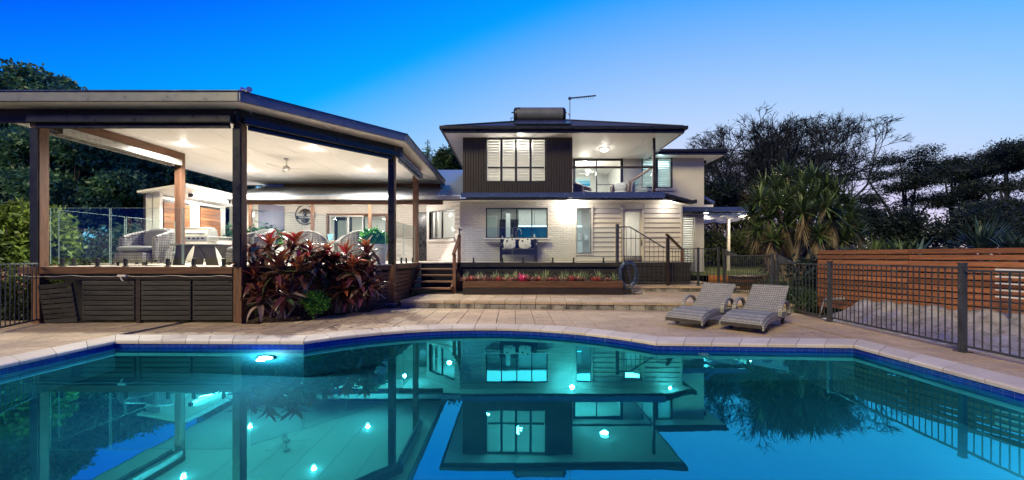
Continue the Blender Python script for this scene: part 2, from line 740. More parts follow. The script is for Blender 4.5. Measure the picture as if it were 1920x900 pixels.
def plaster_mat():
    t = NT('pool_plaster')
    n1 = t.tex(1.5, 4, coord='World')
    n2 = t.tex(30, 4, coord='World')
    c = t.mixc(t.mrange(n1, .35, .65, 0, 1), (.010, .165, .235), (.018, .215, .29))
    c = t.mixc(t.mrange(n2, .4, .7, 0, .25), c, (.02, .17, .20))
    return t.done(t.bsdf(c, .7))


def water_mat():
    t = NT('pool_water')
    n1 = t.tex(1.1, 2, coord='World', stretch=(1, 1.6, 1))
    n2 = t.tex(5, 2, coord='World')
    ad = t.n('ShaderNodeMath', operation='MULTIPLY_ADD')
    t.l(n2, ad.inputs[0])
    ad.inputs[1].default_value = .12
    t.l(n1, ad.inputs[2])
    nr = t.bump(ad.outputs[0], .014, .05)
    rf = t.n('ShaderNodeBsdfRefraction')
    rf.inputs['IOR'].default_value = 1.333
    rf.inputs['Roughness'].default_value = .07
    rf.inputs[0].default_value = (.66, .95, 1.0, 1)
    t.l(nr, rf.inputs['Normal'])
    gl = t.n('ShaderNodeBsdfGlossy')
    gl.inputs['Roughness'].default_value = .012
    gl.inputs[0].default_value = (.05, .77, .98, 1)
    t.l(nr, gl.inputs['Normal'])
    lw = t.n('ShaderNodeFresnel')
    lw.inputs[0].default_value = 1.45
    t.l(nr, lw.inputs['Normal'])
    fac = t.mrange(lw.outputs[0], 0, 1, .36, 1)
    ms = t.n('ShaderNodeMixShader')
    t.l(fac, ms.inputs[0])
    t.l(rf.outputs[0], ms.inputs[1])
    t.l(gl.outputs[0], ms.inputs[2])
    return t.done(ms)


M['soil'] = soil_mat()
M['paver'] = paver_mat()
M['coping'] = coping_mat()
M['riser'] = riser_mat()
M['mortar'] = mat('mortar_bed', (.085, .066, .052), .9, vary=.2, bump=.4, coord='World', scale=12)
M['tile'] = tile_mat()
M['plaster'] = plaster_mat()
M['water'] = water_mat()

# ---- pool outline (walking from the near left corner, clockwise seen from above)
ARC_A, ARC_M, ARC_B = (-3.4, 6.31), (-.72, 7.49), (2.28, 6.22)


def circle3(a, b, c):
    ax, ay = a; bx, by = b; cx, cy = c
    d = 2 * (ax * (by - cy) + bx * (cy - ay) + cx * (ay - by))
    ux = ((ax * ax + ay * ay) * (by - cy) + (bx * bx + by * by) * (cy - ay) + (cx * cx + cy * cy) * (ay - by)) / d
    uy = ((ax * ax + ay * ay) * (cx - bx) + (bx * bx + by * by) * (ax - cx) + (cx * cx + cy * cy) * (bx - ax)) / d
    return ux, uy, math.hypot(ax - ux, ay - uy)


ACX, ACY, ACR = circle3(ARC_A, ARC_M, ARC_B)
a0 = math.atan2(ARC_A[1] - ACY, ARC_A[0] - ACX)
a1 = math.atan2(ARC_B[1] - ACY, ARC_B[0] - ACX)
ARC = [(ACX + ACR * math.cos(a0 + (a1 - a0) * k / 40), ACY + ACR * math.sin(a0 + (a1 - a0) * k / 40)) for k in range(41)]
POOL = [(-6.5, 1.0), (-6.52, 6.37)] + ARC + [(5.29, 6.05), (5.31, 1.0)]
WATER_Z = -.12


def offset_outline(pts, w):
    """Shift a closed outline outwards by w (mitred)."""
    n = len(pts)
    out = []
    for i in range(n):
        p, q, r = Vector(pts[i - 1]), Vector(pts[i]), Vector(pts[(i + 1) % n])
        d1, d2 = (q - p).normalized(), (r - q).normalized()
        n1, n2 = Vector((-d1.y, d1.x)), Vector((-d2.y, d2.x))
        m = (n1 + n2).normalized()
        k = w / max(.35, m.dot(n1))
        out.append((q.x + m.x * k, q.y + m.y * k))
    return out


def sheet(outer, hole, z):
    loops = [[Vector((*p, 0)) for p in outer]]
    flat = list(outer)
    if hole:
        loops.append([Vector((*p, 0)) for p in hole])
        flat += list(hole)
    mb = MB()
    mb.v = [Vector((*p, z)) for p in flat]
    for tri in tessellate_polygon(loops):
        a, b, c = (Vector(flat[i]) for i in tri)
        mb.f.append(tuple(tri) if (b - a).cross(c - a) > 0 else tuple(tri)[::-1])
    return mb


ground = structure('ground', sheet([(-900, -300), (900, -300), (900, 1500), (-900, 1500)], offset_outline(POOL, .15), -.06), M['soil'])

# ---- pool shell, tile band, water
shell = MB()
n = len(POOL)
inner = POOL
depth = -1.75
for i in range(n):
    a, b = inner[i], inner[(i + 1) % n]
    k = len(shell.v)
    shell.v += [Vector((*a, depth)), Vector((*b, depth)), Vector((*b, -.20)), Vector((*a, -.20))]
    shell.f.append((k, k + 1, k + 2, k + 3))
bot = sheet(inner, None, depth)
shell.add(bot.v, bot.f)
pool_shell = structure('pool_shell', shell, M['plaster'])
band = MB()
tin = offset_outline(POOL, -.008)
for i in range(n):
    a, b = tin[i], tin[(i + 1) % n]
    a2, b2 = offset_outline(POOL, .05)[i], offset_outline(POOL, .05)[(i + 1) % n]
    k = len(band.v)
    band.v += [Vector((*a, -.20)), Vector((*b, -.20)), Vector((*b, -.035)), Vector((*a, -.035)), Vector((*a2, -.20)), Vector((*b2, -.20)), Vector((*b2, -.035)), Vector((*a2, -.035))]
    band.f += [(k, k + 1, k + 2, k + 3), (k + 4, k + 5, k + 1, k), (k + 3, k + 2, k + 6, k + 7)]
structure('waterline_tiles', band, M['tile'])
structure('pool_water', sheet(offset_outline(POOL, -.004), None, WATER_Z), M['water'])

# a step bench under water along the curved side and the return inlets
ret = thing('pool_inlet', 'small round pale water inlet set in the far pool wall beside the right straight edge', 'pool inlet', (3.0, 6.14, -.32))
MB().lathe((3.0, 6.15, -.32), [(.0, -.03), (.07, -.03), (.085, -.01), (.085, .02)], 16, 'y').build('cover_plate', M['white_paint'], ret)

# ---- coping
coping = tag(thing('pool_coping', None, None, (0, 0, 0)), kind='structure')
CW, CO = .42, .035
base_c = MB()
o_in, o_out = offset_outline(POOL, .03), offset_outline(POOL, CW - .02)
for i in range(n):
    j = (i + 1) % n
    k = len(base_c.v)
    base_c.v += [Vector((*o_in[i], -.012)), Vector((*o_in[j], -.012)), Vector((*o_out[j], -.012)), Vector((*o_out[i], -.012))]
    base_c.f.append((k + 3, k + 2, k + 1, k))
base_c.build('mortar_bed', M['mortar'], coping)
ci, co = offset_outline(POOL, -CO), offset_outline(POOL, CW)


def coping_run(pi, po):
    """Stones about 0.4 m long between matching inner and outer polylines."""
    L1 = [0]
    for a, b in zip(pi, pi[1:]):
        L1.append(L1[-1] + math.dist(a, b))
    cnt = max(1, round(L1[-1] / .41))

    def at(pl, s):
        for i in range(len(L1) - 1):
            if s <= L1[i + 1] + 1e-6:
                t = (s - L1[i]) / max(1e-6, L1[i + 1] - L1[i])
                return (pl[i][0] + (pl[i + 1][0] - pl[i][0]) * t, pl[i][1] + (pl[i + 1][1] - pl[i][1]) * t)
        return pl[-1]
    for k in range(cnt):
        g = .004 / L1[-1]
        s0, s1 = (k / cnt + g) * L1[-1], ((k + 1) / cnt - g) * L1[-1]
        sm = (s0 + s1) / 2
        a, m_, b = at(pi, s0), at(pi, sm), at(pi, s1)
        a2, m2, b2 = at(po, s0), at(po, sm), at(po, s1)
        zt = .008 + random.uniform(-.0015, .0015)
        # rounded nose towards the water
        mb = MB()
        prof = [(0, -.045), (0, -.012), (.03, zt - .006), (.075, zt), (1, zt), (1, -.045)]
        for (p, q) in ((a, a2), (m_, m2), (b, b2)):
            for u, z in prof:
                if u not in (0, 1):
                    u = u / 1.0
                mb.v.append(Vector((p[0] + (q[0] - p[0]) * u, p[1] + (q[1] - p[1]) * u, z)))
        np_ = len(prof)
        for r_ in range(2):
            for u in range(np_):
                u2 = (u + 1) % np_
                mb.f.append((r_ * np_ + u, r_ * np_ + u2, (r_ + 1) * np_ + u2, (r_ + 1) * np_ + u))
        mb.f.append(tuple(range(np_))[::-1])
        mb.f.append(tuple(range(2 * np_, 3 * np_)))
        mb.build('coping_stone', M['coping'], coping)


coping_run(ci[0:2], co[0:2])
coping_run(ci[1:3], co[1:3])
coping_run(ci[2:43], co[2:43])
coping_run(ci[42:44], co[42:44])
coping_run(ci[43:45], co[43:45])

# ---- lower paving
CO_OUT = offset_outline(POOL, CW + .004)
STEP_A, STEP_B = (-3.02, 10.38), (7.2, 9.62)      # front edge of the raised paving
sdx, sdy = STEP_B[0] - STEP_A[0], STEP_B[1] - STEP_A[1]
sl = math.hypot(sdx, sdy)
SD = (sdx / sl, sdy / sl)
SN = (-SD[1], SD[0])                               # towards the house


def pool_clip(poly):
    """Cut a paver back to the outer edge of the coping; None if it is under it."""
    cx = sum(p[0] for p in poly) / len(poly)
    cy = sum(p[1] for p in poly) / len(poly)
    if cx < CO_OUT[1][0] or cx > CO_OUT[-1][0]:
        if cx < 0:
            return clip(poly, CO_OUT[1][0], 0, -1, 0)
        return clip(poly, CO_OUT[-1][0], 0, 1, 0)
    if -6.95 < cx < ARC_A[0] - .1 or cx > ARC_B[0] + .25:
        a, b = (CO_OUT[1], CO_OUT[2]) if cx < 0 else (CO_OUT[-3], CO_OUT[-2])
    else:
        best = min(range(2, 42), key=lambda i: (CO_OUT[i][0] + CO_OUT[i + 1][0] - 2 * cx) ** 2)
        a, b = CO_OUT[best], CO_OUT[best + 1]
    nx, ny = -(b[1] - a[1]), b[0] - a[0]
    if ny < 0:
        nx, ny = -nx, -ny
    ll = math.hypot(nx, ny)
    return clip(poly, a[0], a[1], nx / ll, ny / ll)


BED = [(-5.62, 7.97), (-5.2, 7.93), (-4.55, 8.2), (-4.2, 8.95), (-3.55, 9.85), (-3.02, 10.38), (-3.2, 10.75), (-4.2, 10.1), (-5.9, 8.3)]


def inside(p, poly):
    c = False
    for i in range(len(poly)):
        a, b = poly[i], poly[i - 1]
        if (a[1] > p[1]) != (b[1] > p[1]) and p[0] < (b[0] - a[0]) * (p[1] - a[1]) / (b[1] - a[1]) + a[0]:
            c = not c
    return c


paving = tag(thing('pool_paving', None, None, (0, 0, 0)), kind='structure')
bed_out = [(-11.4, 3), (-11.4, 8.2), (-3.3, 8.2), (-3.3, 10.7), (7.6, 10.7), (7.6, 1.0)]
sheet([(-11.5, 1.0), (-11.5, 8.3), (-5.6, 8.3), (-3.2, 10.8), (7.3, 10.8), (7.3, 1.0)], offset_outline(POOL, CW - .06), -.02).build('mortar_bed', M['mortar'], paving)
PS, GAP = .4, .006
full = bevel_box(PS - 2 * GAP, PS - 2 * GAP, .04, .004, 'paver', M['paver'])
todo = []
for iy in range(5, 27):
    y0 = 6.72 - 14 * PS + (iy - 0) * PS
    for ix in range(-28, 19):
        off = .2 * (iy % 2) if False else 0
        x0 = ix * PS + off + .04
        poly = [(x0 + GAP, y0 + GAP), (x0 + PS - GAP, y0 + GAP), (x0 + PS - GAP, y0 + PS - GAP), (x0 + GAP, y0 + PS - GAP)]
        cx, cy = x0 + PS / 2, y0 + PS / 2
        px = CX + F * cx / max(cy, .1)
        if px < -60 or px > 1980 or cy > 10.8:
            continue
        if cx < -5.5 and cy > 8.25 or cx < -11 or cx > 6.95:
            continue
        if inside((cx, cy), BED) and inside((cx, cy - .15), BED):
            continue
        if cy > 8.3 and cx < -3.3 - (10.65 - cy) * .93 - .1:
            continue
        if -6.9 < cx < 5.7 and cy < 6.2:
            continue
        q = pool_clip(poly)
        q = clip(q, STEP_A[0], STEP_A[1] - .01, -SN[0], -SN[1]) if q else q
        if not q or len(q) < 3 or area2(q) < .004:
            continue
        todo.append((cy, cx, q, area2(q) > (PS - 2 * GAP) ** 2 * .995))
todo.sort(key=lambda t: t[0] + abs(t[1]) * .02)
rest = MB()
for k, (cy, cx, q, isfull) in enumerate(todo):
    dz = random.uniform(-.0025, .002)
    if k >= 300:
        rest.prism(q, -.04 + dz, dz)
    elif isfull:
        piece('paver', full, paving, (cx, cy, -.02 + dz), (random.uniform(-.004, .004), random.uniform(-.004, .004), 0))
    else:
        MB().prism(q, -.04 + dz, dz).build('paver', M['paver'], paving)
if rest.v:
    tag(rest.build('far_pavers', M['paver'], paving), kind='stuff')

# ---- raised paving: one step up, then a second step at the right
step = tag(thing('raised_paving', None, None, (0, 0, 0)), kind='structure')


def SP(u, v):
    """Point u metres along the front edge from its left end, v metres towards the house."""
    return (STEP_A[0] + SD[0] * u + SN[0] * v, STEP_A[1] + SD[1] * u + SN[1] * v)


TOP1 = .19
core = MB().prism([SP(.03, .05), SP(10.2, .05), SP(10.2, 5), SP(.03, 5)], -.05, TOP1 - .06)
core.build('concrete_core', M['mortar'], step)
nst = 25
for k in range(nst):
    u0, u1 = k * .4 + .006, k * .4 + .394
    for r_ in range(8):
        v0 = r_ * .4 + (.004 if r_ else -.02)
        v1 = r_ * .4 + .396
        c = SP((u0 + u1) / 2, (v0 + v1) / 2)
        px = CX + F * c[0] / c[1]
        if px > 1560 or (r_ > 4 and c[0] < 3.9) or (c[0] > 6.95):
            continue
        dz = random.uniform(-.002, .002)
        MB().prism([SP(u0, v0), SP(u1, v0), SP(u1, v1), SP(u0, v1)], TOP1 - .058, TOP1 + dz).build('paver', M['paver'], step)
    j = random.uniform(-.006, .006)
    MB().prism([SP(u0 + .002, .012 + j), SP(u1 - .002, .012 + j), SP(u1, .06), SP(u0, .06)], -.03, TOP1 - .062).build('riser_stone', M['riser'], step)
for k in range(3):      # stones returning along the left end and out into the bed
    MB().prism([SP(.0, .42 + k * .4), SP(.07, .42 + k * .4), SP(.07, .80 + k * .4), SP(.0, .80 + k * .4)], -.03, TOP1 - .062).build('riser_stone', M['riser'], step)
for k in range(2):
    c = SP(-.32 - k * .40, .12 + k * .06)
    MB().cbox((c[0], c[1], .035), (.37, .2, .13), Matrix.Rotation(-.25 - .2 * k, 3, 'Z')).build('edge_stone', M['riser'], step, bevel=.02)
TOP2 = .36
U2 = 6.85
step2 = tag(thing('upper_paving', None, None, (0, 0, 0)), kind='structure')
MB().box(3.95, 7.4, 13.05, 18.0, .1, TOP2 - .06).build('concrete_core', M['mortar'], step2)
for k in range(9):
    x0 = 3.95 + k * .4
    MB().box(x0 + .005, x0 + .395, 13.01, 13.06, .12, TOP2 - .058).build('riser_stone', M['riser'], step2)
    for r_ in range(6):
        y0 = 13.0 + r_ * .5
        MB().box(x0 + .005, x0 + .395, y0 - (.03 if r_ == 0 else -.005), y0 + .495, TOP2 - .056, TOP2 + random.uniform(-.002, .002)).build('paver', M['paver'], step2)

# ---- mulched bed
def mound(poly, z_edge, z_mid, name, m, res=.09, amp=.03, kind='structure'):
    xs = [p[0] for p in poly]
    ys = [p[1] for p in poly]
    mb = MB()
    idx = {}
    nx, ny = int((max(xs) - min(xs)) / res) + 2, int((max(ys) - min(ys)) / res) + 2
    for i in range(nx):
        for j in range(ny):
            p = (min(xs) + i * res, min(ys) + j * res)
            if inside(p, poly):
                d = min((Vector(p) - Vector(poly[k]).lerp(Vector(poly[k - 1]), max(0, min(1, (Vector(p) - Vector(poly[k])).dot(Vector(poly[k - 1]) - Vector(poly[k])) / max(1e-6, (Vector(poly[k - 1]) - Vector(poly[k])).length_squared))))).length for k in range(len(poly)))
                z = z_edge + (z_mid - z_edge) * min(1, d / .35) + amp * noise.noise(Vector((p[0] * 7, p[1] * 7, 0))) + amp * .6 * noise.noise(Vector((p[0] * 19, p[1] * 19, 3)))
                idx[(i, j)] = len(mb.v)
                mb.v.append(Vector((*p, z)))
    for (i, j), a in idx.items():
        q = [idx.get((i + 1, j)), idx.get((i + 1, j + 1)), idx.get((i, j + 1))]
        if None not in q:
            mb.f.append((a, *q))
    o = mb.build(name, m, None, smooth=True)
    return tag(o, kind=kind)


M['mulch'] = mat('mulch', (.040, .026, .018), .9, vary=.5, scale=30, bump=.9, bscale=80, dist=.02, coord='World')
mound(BED, -.01, .10, 'garden_bed', M['mulch'])
chips = MB()
for _ in range(1400):
    i = random.randrange(5)
    a, b = Vector(BED[i + 1 if i < 4 else 1]), Vector(BED[8 if i < 2 else 7])
    p = Vector((random.uniform(-5.6, -3.05), random.uniform(7.95, 10.6)))
    if not inside(p, BED):
        continue
    s = random.uniform(.012, .035)
    mrot = Matrix.Rotation(random.uniform(0, 6.3), 3, 'Z') @ Matrix.Rotation(random.uniform(-.5, .5), 3, 'X')
    chips.cbox((p.x, p.y, .05 + .05 * random.random()), (s * 2, s * .7, .008), mrot)
M['chip'] = mat('bark_chip', (.10, .06, .038), .85, vary=.6, scale=40, bump=.3, coord='World')
tag(chips.build('mulch_chips', M['chip']), kind='stuff')
# ================================================================== TIMBER DECK
DZ = 1.16
DFY = 13.45                    # front edge of the deck along the house
deck = thing('timber_deck', 'raised timber deck with dark slatted skirts under the pavilion and along the house wall', 'deck', (-6, 10, 0))
P_FL, P_CO, P_M, P_R, P_BL = (-9.80, 8.06), (-5.66, 8.06), (-3.32, 10.65), (-3.38, 13.45), (-9.72, 11.34)
floor_poly = [(-10.1, 8.0), (-5.69, 8.0), (-3.26, 10.62), (-3.26, DFY), (3.62, DFY), (3.62, 14.88), (-2.12, 14.88), (-3.7, 16.45), (-3.7, 17.38), (-12.6, 17.38), (-12.6, 11.6), (-10.1, 11.6)]
# boards run along X, clipped to the outline in strips
def clip_any(poly, y0, y1):
    q = clip(poly, 0, y0, 0, 1)
    return clip(q, 0, y1, 0, -1) if len(q) >= 3 else []


strips = [[(-10.1, 8.0), (-5.69, 8.0), (-3.26, 10.62), (-10.1, 10.62)], [(-10.1, 10.62), (-3.26, 10.62), (-3.26, 11.6), (-10.1, 11.6)],
          [(-12.6, 11.6), (-3.26, 11.6), (-3.26, 14.88), (-12.6, 14.88)], [(-12.6, 14.88), (-2.12, 14.88), (-3.7, 16.45), (-12.6, 16.45)],
          [(-12.6, 16.45), (-3.7, 16.45), (-3.7, 17.38), (-12.6, 17.38)], [(-3.26, DFY), (3.62, DFY), (3.62, 14.88), (-3.26, 14.88)]]
bw = .14
for st in strips:
    y = min(p[1] for p in st)
    y_end = max(p[1] for p in st)
    while y < y_end - .01:
        q = clip_any(st, y + .002, min(y + bw - .002, y_end))
        if len(q) >= 3 and area2(q) > .01:
            MB().prism(q, DZ - .03, DZ).build('deck_board', M['deck'], deck)
        y += bw
# fascia and edge beams at the front
f = MB().box(-10.14, -5.75, 7.955, 7.998, DZ - .145, DZ - .002)
f.build('fascia_board', M['wood_x'], deck, bevel=.004)
MB().box(-10.14, -5.75, 8.04, 8.09, DZ - .27, DZ - .155).build('bearer', M['beam_dark'], deck)
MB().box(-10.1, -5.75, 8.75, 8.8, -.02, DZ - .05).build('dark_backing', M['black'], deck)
dirv = (Vector(P_M) - Vector(P_CO)).normalized()
nv = Vector((dirv.y, -dirv.x))


def CH(u, v=0.0):
    p = Vector(P_CO) + dirv * u + nv * v
    return (p.x, p.y)


CHL = (Vector(P_M) - Vector(P_CO)).length
MB().bar((*CH(.1, .03), DZ - .073), (*CH(CHL - .1, .03), DZ - .073), .04, .145).build('fascia_board', M['wood_x'], deck)
MB().bar((-3.24, P_M[1] + .1, DZ - .073), (-3.24, DFY, DZ - .073), .04, .145).build('fascia_board', M['wood_y'], deck)
MB().box(-2.1, 3.62, DFY - .05, DFY - .005, DZ - .15, DZ - .002).build('fascia_board', M['skirt'], deck)
for k in range(8):
    z = .12 + k * .112
    MB().bar((*CH(.08, .0), z), (*CH(CHL - .08, .0), z), .025, .088).build('skirt_board', M['wood_x'], deck)
    MB().bar((-3.27, P_M[1] + .09, z), (-3.27, 12.35, z), .025, .09).build('skirt_board', M['wood_y'], deck)
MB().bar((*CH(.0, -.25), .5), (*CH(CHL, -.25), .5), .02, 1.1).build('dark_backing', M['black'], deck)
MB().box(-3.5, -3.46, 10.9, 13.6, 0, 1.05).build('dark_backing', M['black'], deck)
for k in range(5):      # skirt behind the planter
    z = .28 + k * .145
    MB().box(-2.05, 3.58, DFY - .02, DFY + .005, z - .064, z + .064).build('skirt_board', M['skirt'], deck)
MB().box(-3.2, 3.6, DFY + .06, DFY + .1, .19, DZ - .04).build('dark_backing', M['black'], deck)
# four skirt panels along the front, the first one loose and leaning
PAN = [(93, 155, True), (158, 256, False), (268, 361, False), (364, 439, False)]
for a, b, loose in PAN:
    x0, x1 = PX(a, 8.05), PX(b, 8.05)
    y, z0, z1 = 8.02, .055, .865
    fm = MB().box(x0, x0 + .035, y, y + .03, z0, z1)
    mm = None
    if loose:
        c = Vector((x1, y, z0))
        mm = Matrix.Translation(c) @ Matrix.Rotation(R(-4.5), 4, 'Y') @ Matrix.Rotation(R(5), 4, 'X') @ Matrix.Translation(-c) @ Matrix.Translation((-.01, -.04, -.02))
    fm2 = MB()
    fm2.v, fm2.f = [v.copy() for v in fm.v], list(fm.f)
    if mm:
        fm2.xform(mm)
    panel = fm2.build('skirt_panel', M['skirt'], deck)
    s2 = MB().box(x1 - .035, x1, y, y + .03, z0, z1)
    if mm:
        s2.xform(mm)
    s2.build('stile', M['skirt'], panel)
    for k in range(8):
        zz = z0 + .01 + k * .103
        s = MB().box(x0 + .005, x1 - .005, y - .016, y - .001, zz, zz + .082)
        if mm:
            s.xform(mm)
        s.build('slat', M['skirt'], panel, bevel=.003)
MB().box(PX(257, 8.05) + .02, PX(267, 8.05), 8.0, 8.07, 0, .9).build('skirt_post', M['beam_dark'], deck)
# sagging cable and its junction box
cb = thing('cable', 'pale sagging cable with a white junction box strung along the front deck edge', 'cable', (-9, 7.95, .95))
pts = []
for k in range(61):
    x = -10.0 + 4.25 * k / 60
    pts.append((x, 7.94, .985 - .028 * abs(math.sin(k / 60 * PI * 4.3)) - .02 * noise.noise(Vector((x * 3, 0, 0)))))
MB().tube(pts, .008, 6).build('wire', M['gutter_pale'], cb)
MB().box(-8.05, -7.88, 7.9, 7.945, .955, 1.0).build('junction_box', M['white_paint'], cb, bevel=.008)
MB().tube([(-8.0, 7.92, .955), (-7.97, 7.92, .90), (-7.95, 7.93, .87)], .012, 6).build('plug', M['white_paint'], cb)

# ---- stairs up to the deck
st = thing('deck_stairs', 'open timber stairs with four treads leading up to the deck beside the planter', 'stairs', (-2.7, 12.9, .19))
for k in range(1, 5):
    y0, z = DFY - .27 * k + .02, DZ - .194 * k
    MB().box(-3.22, -1.97, y0 - .26, y0, z - .05, z).build('tread', M['tread'], st, bevel=.006)
MB().bar((-1.945, 12.25, .30), (-1.945, 13.45, 1.06), .05, .25).build('stringer', M['wood_y'], st)
MB().bar((-3.245, 12.2, .28), (-3.245, 13.38, 1.04), .045, .25).build('stringer', M['wood_y'], st)
MB().box(-1.93, -1.83, 12.30, 12.40, .19, 1.44).build('newel_post', M['wood_z'], st, bevel=.004)
MB().box(-1.93, -1.83, 13.40, 13.50, .3, 2.12).build('newel_post', M['wood_z'], st, bevel=.004)
MB().bar((-1.88, 12.2, 1.44), (-1.88, 13.56, 2.06), .11, .05).build('handrail', M['wood_y'], st, bevel=.008)
MB().tube([(-1.88, 13.45, 2.1), (-1.88, 13.45, 2.34)], .02, 8).build('latch_post', M['charcoal'], st)
MB().box(-1.9, -1.78, 13.43, 13.47, 2.27, 2.30).build('latch', M['charcoal'], st)

# ================================================================== PAVILION
pav = thing('pavilion', 'large open pavilion with flat grey edged roof, white ceiling and dark timber posts', 'pavilion', (-6.5, 11, 0))
SOF, TOP = 4.38, 4.55
ROOF = [(-11.3, 7.58), (-5.33, 7.58), (-2.86, 10.22), (-2.95, 16.45), (-11.3, 16.45)]
x = -11.3
while x < -2.86:
    q = clip(ROOF, x + .006, 0, 1, 0)
    q = clip(q, min(x + .994, -2.8), 0, -1, 0) if len(q) >= 3 else []
    if len(q) >= 3:
        MB().prism(q, SOF, TOP).build('ceiling_panel', M['ceiling'], pav)
    x += 1.0
for i in range(5):
    a, b = Vector(ROOF[i]), Vector(ROOF[(i + 1) % 5])
    d = (b - a).normalized()
    nn = Vector((d.y, -d.x))
    a2, b2 = a + nn * .03 - d * .05, b + nn * .03 + d * .05
    MB().bar((*a2, 4.475), (*b2, 4.475), .055, .20).build('roof_fascia', M['fascia'], pav, bevel=.006)
    a3, b3 = a + nn * .055 - d * .05, b + nn * .055 + d * .05
    MB().bar((*a3, 4.572), (*b3, 4.572), .05, .02).build('fascia_cap', M['gutter'], pav)
PW = .17


def post(p, z0, ang=0.0):
    mb = MB().cbox((p[0], p[1], (z0 + SOF) / 2), (PW, PW, SOF - z0), Matrix.Rotation(ang, 3, 'Z'))
    mb.build('post', M['wood_z'], pav, bevel=.006)
    bk = MB().cbox((p[0] - PW * .03, p[1] - PW / 2 - .014, (DZ + 4.0) / 2), (PW * .9, .024, 4.0 - DZ), None)
    return bk


for p, z0 in ((P_FL, 0), (P_CO, 0), (P_M, .1), (P_R, DZ), (P_BL, DZ)):
    bk = post(p, z0)
    if p[1] < 10.7:
        bk.build('blind_guide', M['charcoal'], pav, bevel=.003)
# perimeter beams, blind cassettes
def run(a, b, e0=0.0, e1=0.0, dark=True, side=1, mt=None):
    a, b = Vector(a), Vector(b)
    d = (b - a).normalized()
    nn = Vector((d.y, -d.x)) * side
    bm_ = M['beam_dark'] if dark else (mt or M['wood_y'])
    a1, b1 = a - d * e0 + nn * .105, b + d * e1 + nn * .105
    MB().bar((*a1, 4.235), (*b1, 4.235), .045, .275).build('beam', bm_, pav)
    a2, b2 = a + d * .02 + nn * .19, b - d * .02 + nn * .19
    MB().bar((*a2, 4.14), (*b2, 4.14), .13, .15).build('blind_cassette', M['charcoal'] if dark else M['gutter'], pav, bevel=.012)
    a3, b3 = a + d * .1 + nn * .15, b - d * .1 + nn * .15
    MB().bar((*a3, 4.005), (*b3, 4.005), .05, .065).build('blind_rail', M['charcoal'] if dark else M['gutter_pale'], pav, bevel=.008)
    MB().bar((*a3, 4.055), (*b3, 4.055), .012, .05).build('rolled_blind', M['black'], pav)


run(P_FL, P_CO, .75, .1)
run(P_CO, P_M, .1, .25)
run(P_M, P_R, .1, .2, dark=False)
run(P_BL, P_FL, .1, -.1, dark=False)
MB().bar((P_FL[0] + .06, 8.2, 4.26), (P_BL[0] + .06, 11.34, 4.26), .06, .22).build('beam', M['wood_y'], pav)
MB().bar((P_FL[0] + .13, 8.3, 4.06), (P_BL[0] + .13, 11.2, 4.06), .13, .16).build('blind_cassette', M['gutter_pale'], pav, bevel=.012)
MB().bar((-9.55, 16.2, 4.285), (-3.05, 16.2, 4.285), .06, .185).build('beam', M['wood_x'], pav)
for px in (480, 632, 690, 808):
    MB().box(PX(px, 16.2) - .025, PX(px, 16.2) + .025, 16.12, 16.18, 4.0, 4.24).build('roof_riser', M['gutter'], pav)
for px, py in ((441, 213), (470, 213), (735, 277), (747, 277)):
    MB().lathe((PX(px, 7.92), 7.925 if px < 600 else 10.4, 4.3), [(.0, -.012), (.014, -.01), (.014, .01)], 8, 'y').build('bolt', M['steel'], pav)
# downlights
M['lamp_face'] = glow('lamp_face', (1, .90, .76), 26)
DL = [(-8.9, 10.5), (-5.1, 13.6), (-9.2, 13.6), (-5.6, 10.9)]
for x, y in DL:
    MB().lathe((x, y, SOF - .001), [(.085, .0), (.085, -.012), (.06, -.016), (.06, -.004)], 20).build('downlight_ring', M['white_paint'], pav)
    MB().lathe((x, y, SOF - .006), [(.0, 0), (.058, 0), (.058, -.004), (0, -.004)], 20).build('downlight', M['lamp_face'], pav)
# ceiling fan
fan = thing('ceiling_fan', 'brushed metal ceiling fan with thin blades hanging from the white pavilion ceiling', 'ceiling fan', (-7.0, 12.0, SOF))
fx, fy = -7.0, 12.0
MB().lathe((fx, fy, SOF), [(.001, 0), (.075, -.002), (.065, -.05), (.02, -.075)], 18).build('canopy', M['steel'], fan, smooth=True)
MB().tube([(fx, fy, SOF - .05), (fx, fy, SOF - .22)], .014, 10).build('rod', M['steel'], fan)
MB().lathe((fx, fy, SOF - .20), [(.02, .0), (.07, -.03), (.11, -.08), (.10, -.13), (.06, -.165), (.03, -.19), (0.001, -.195)], 20).build('motor', M['steel'], fan, smooth=True)
for k, a in enumerate((R(8), R(128), R(248))):
    mb = MB()
    nseg = 10
    for i in range(nseg + 1):
        t = i / nseg
        r = .09 + t * .58
        w = .045 + .035 * math.sin(PI * min(1, t * 1.15)) - .02 * t
        tw = R(16) * (1 - .4 * t)
        for s in (-1, 1):
            for h in (-.003, .003):
                mb.v.append(Vector((r, s * w * math.cos(tw), -.10 + s * w * math.sin(tw) + h)))
    for i in range(nseg):
        o = i * 4
        for a_, b_ in ((0, 2), (2, 3), (3, 1), (1, 0)):
            mb.f.append((o + a_, o + b_, o + 4 + b_, o + 4 + a_))
    mb.f += [(0, 1, 3, 2), (nseg * 4, nseg * 4 + 2, nseg * 4 + 3, nseg * 4 + 1)]
    mb.xform(Matrix.Translation((fx, fy, SOF - .2)) @ Matrix.Rotation(a, 4, 'Z'))
    mb.build('blade', M['steel'], fan)
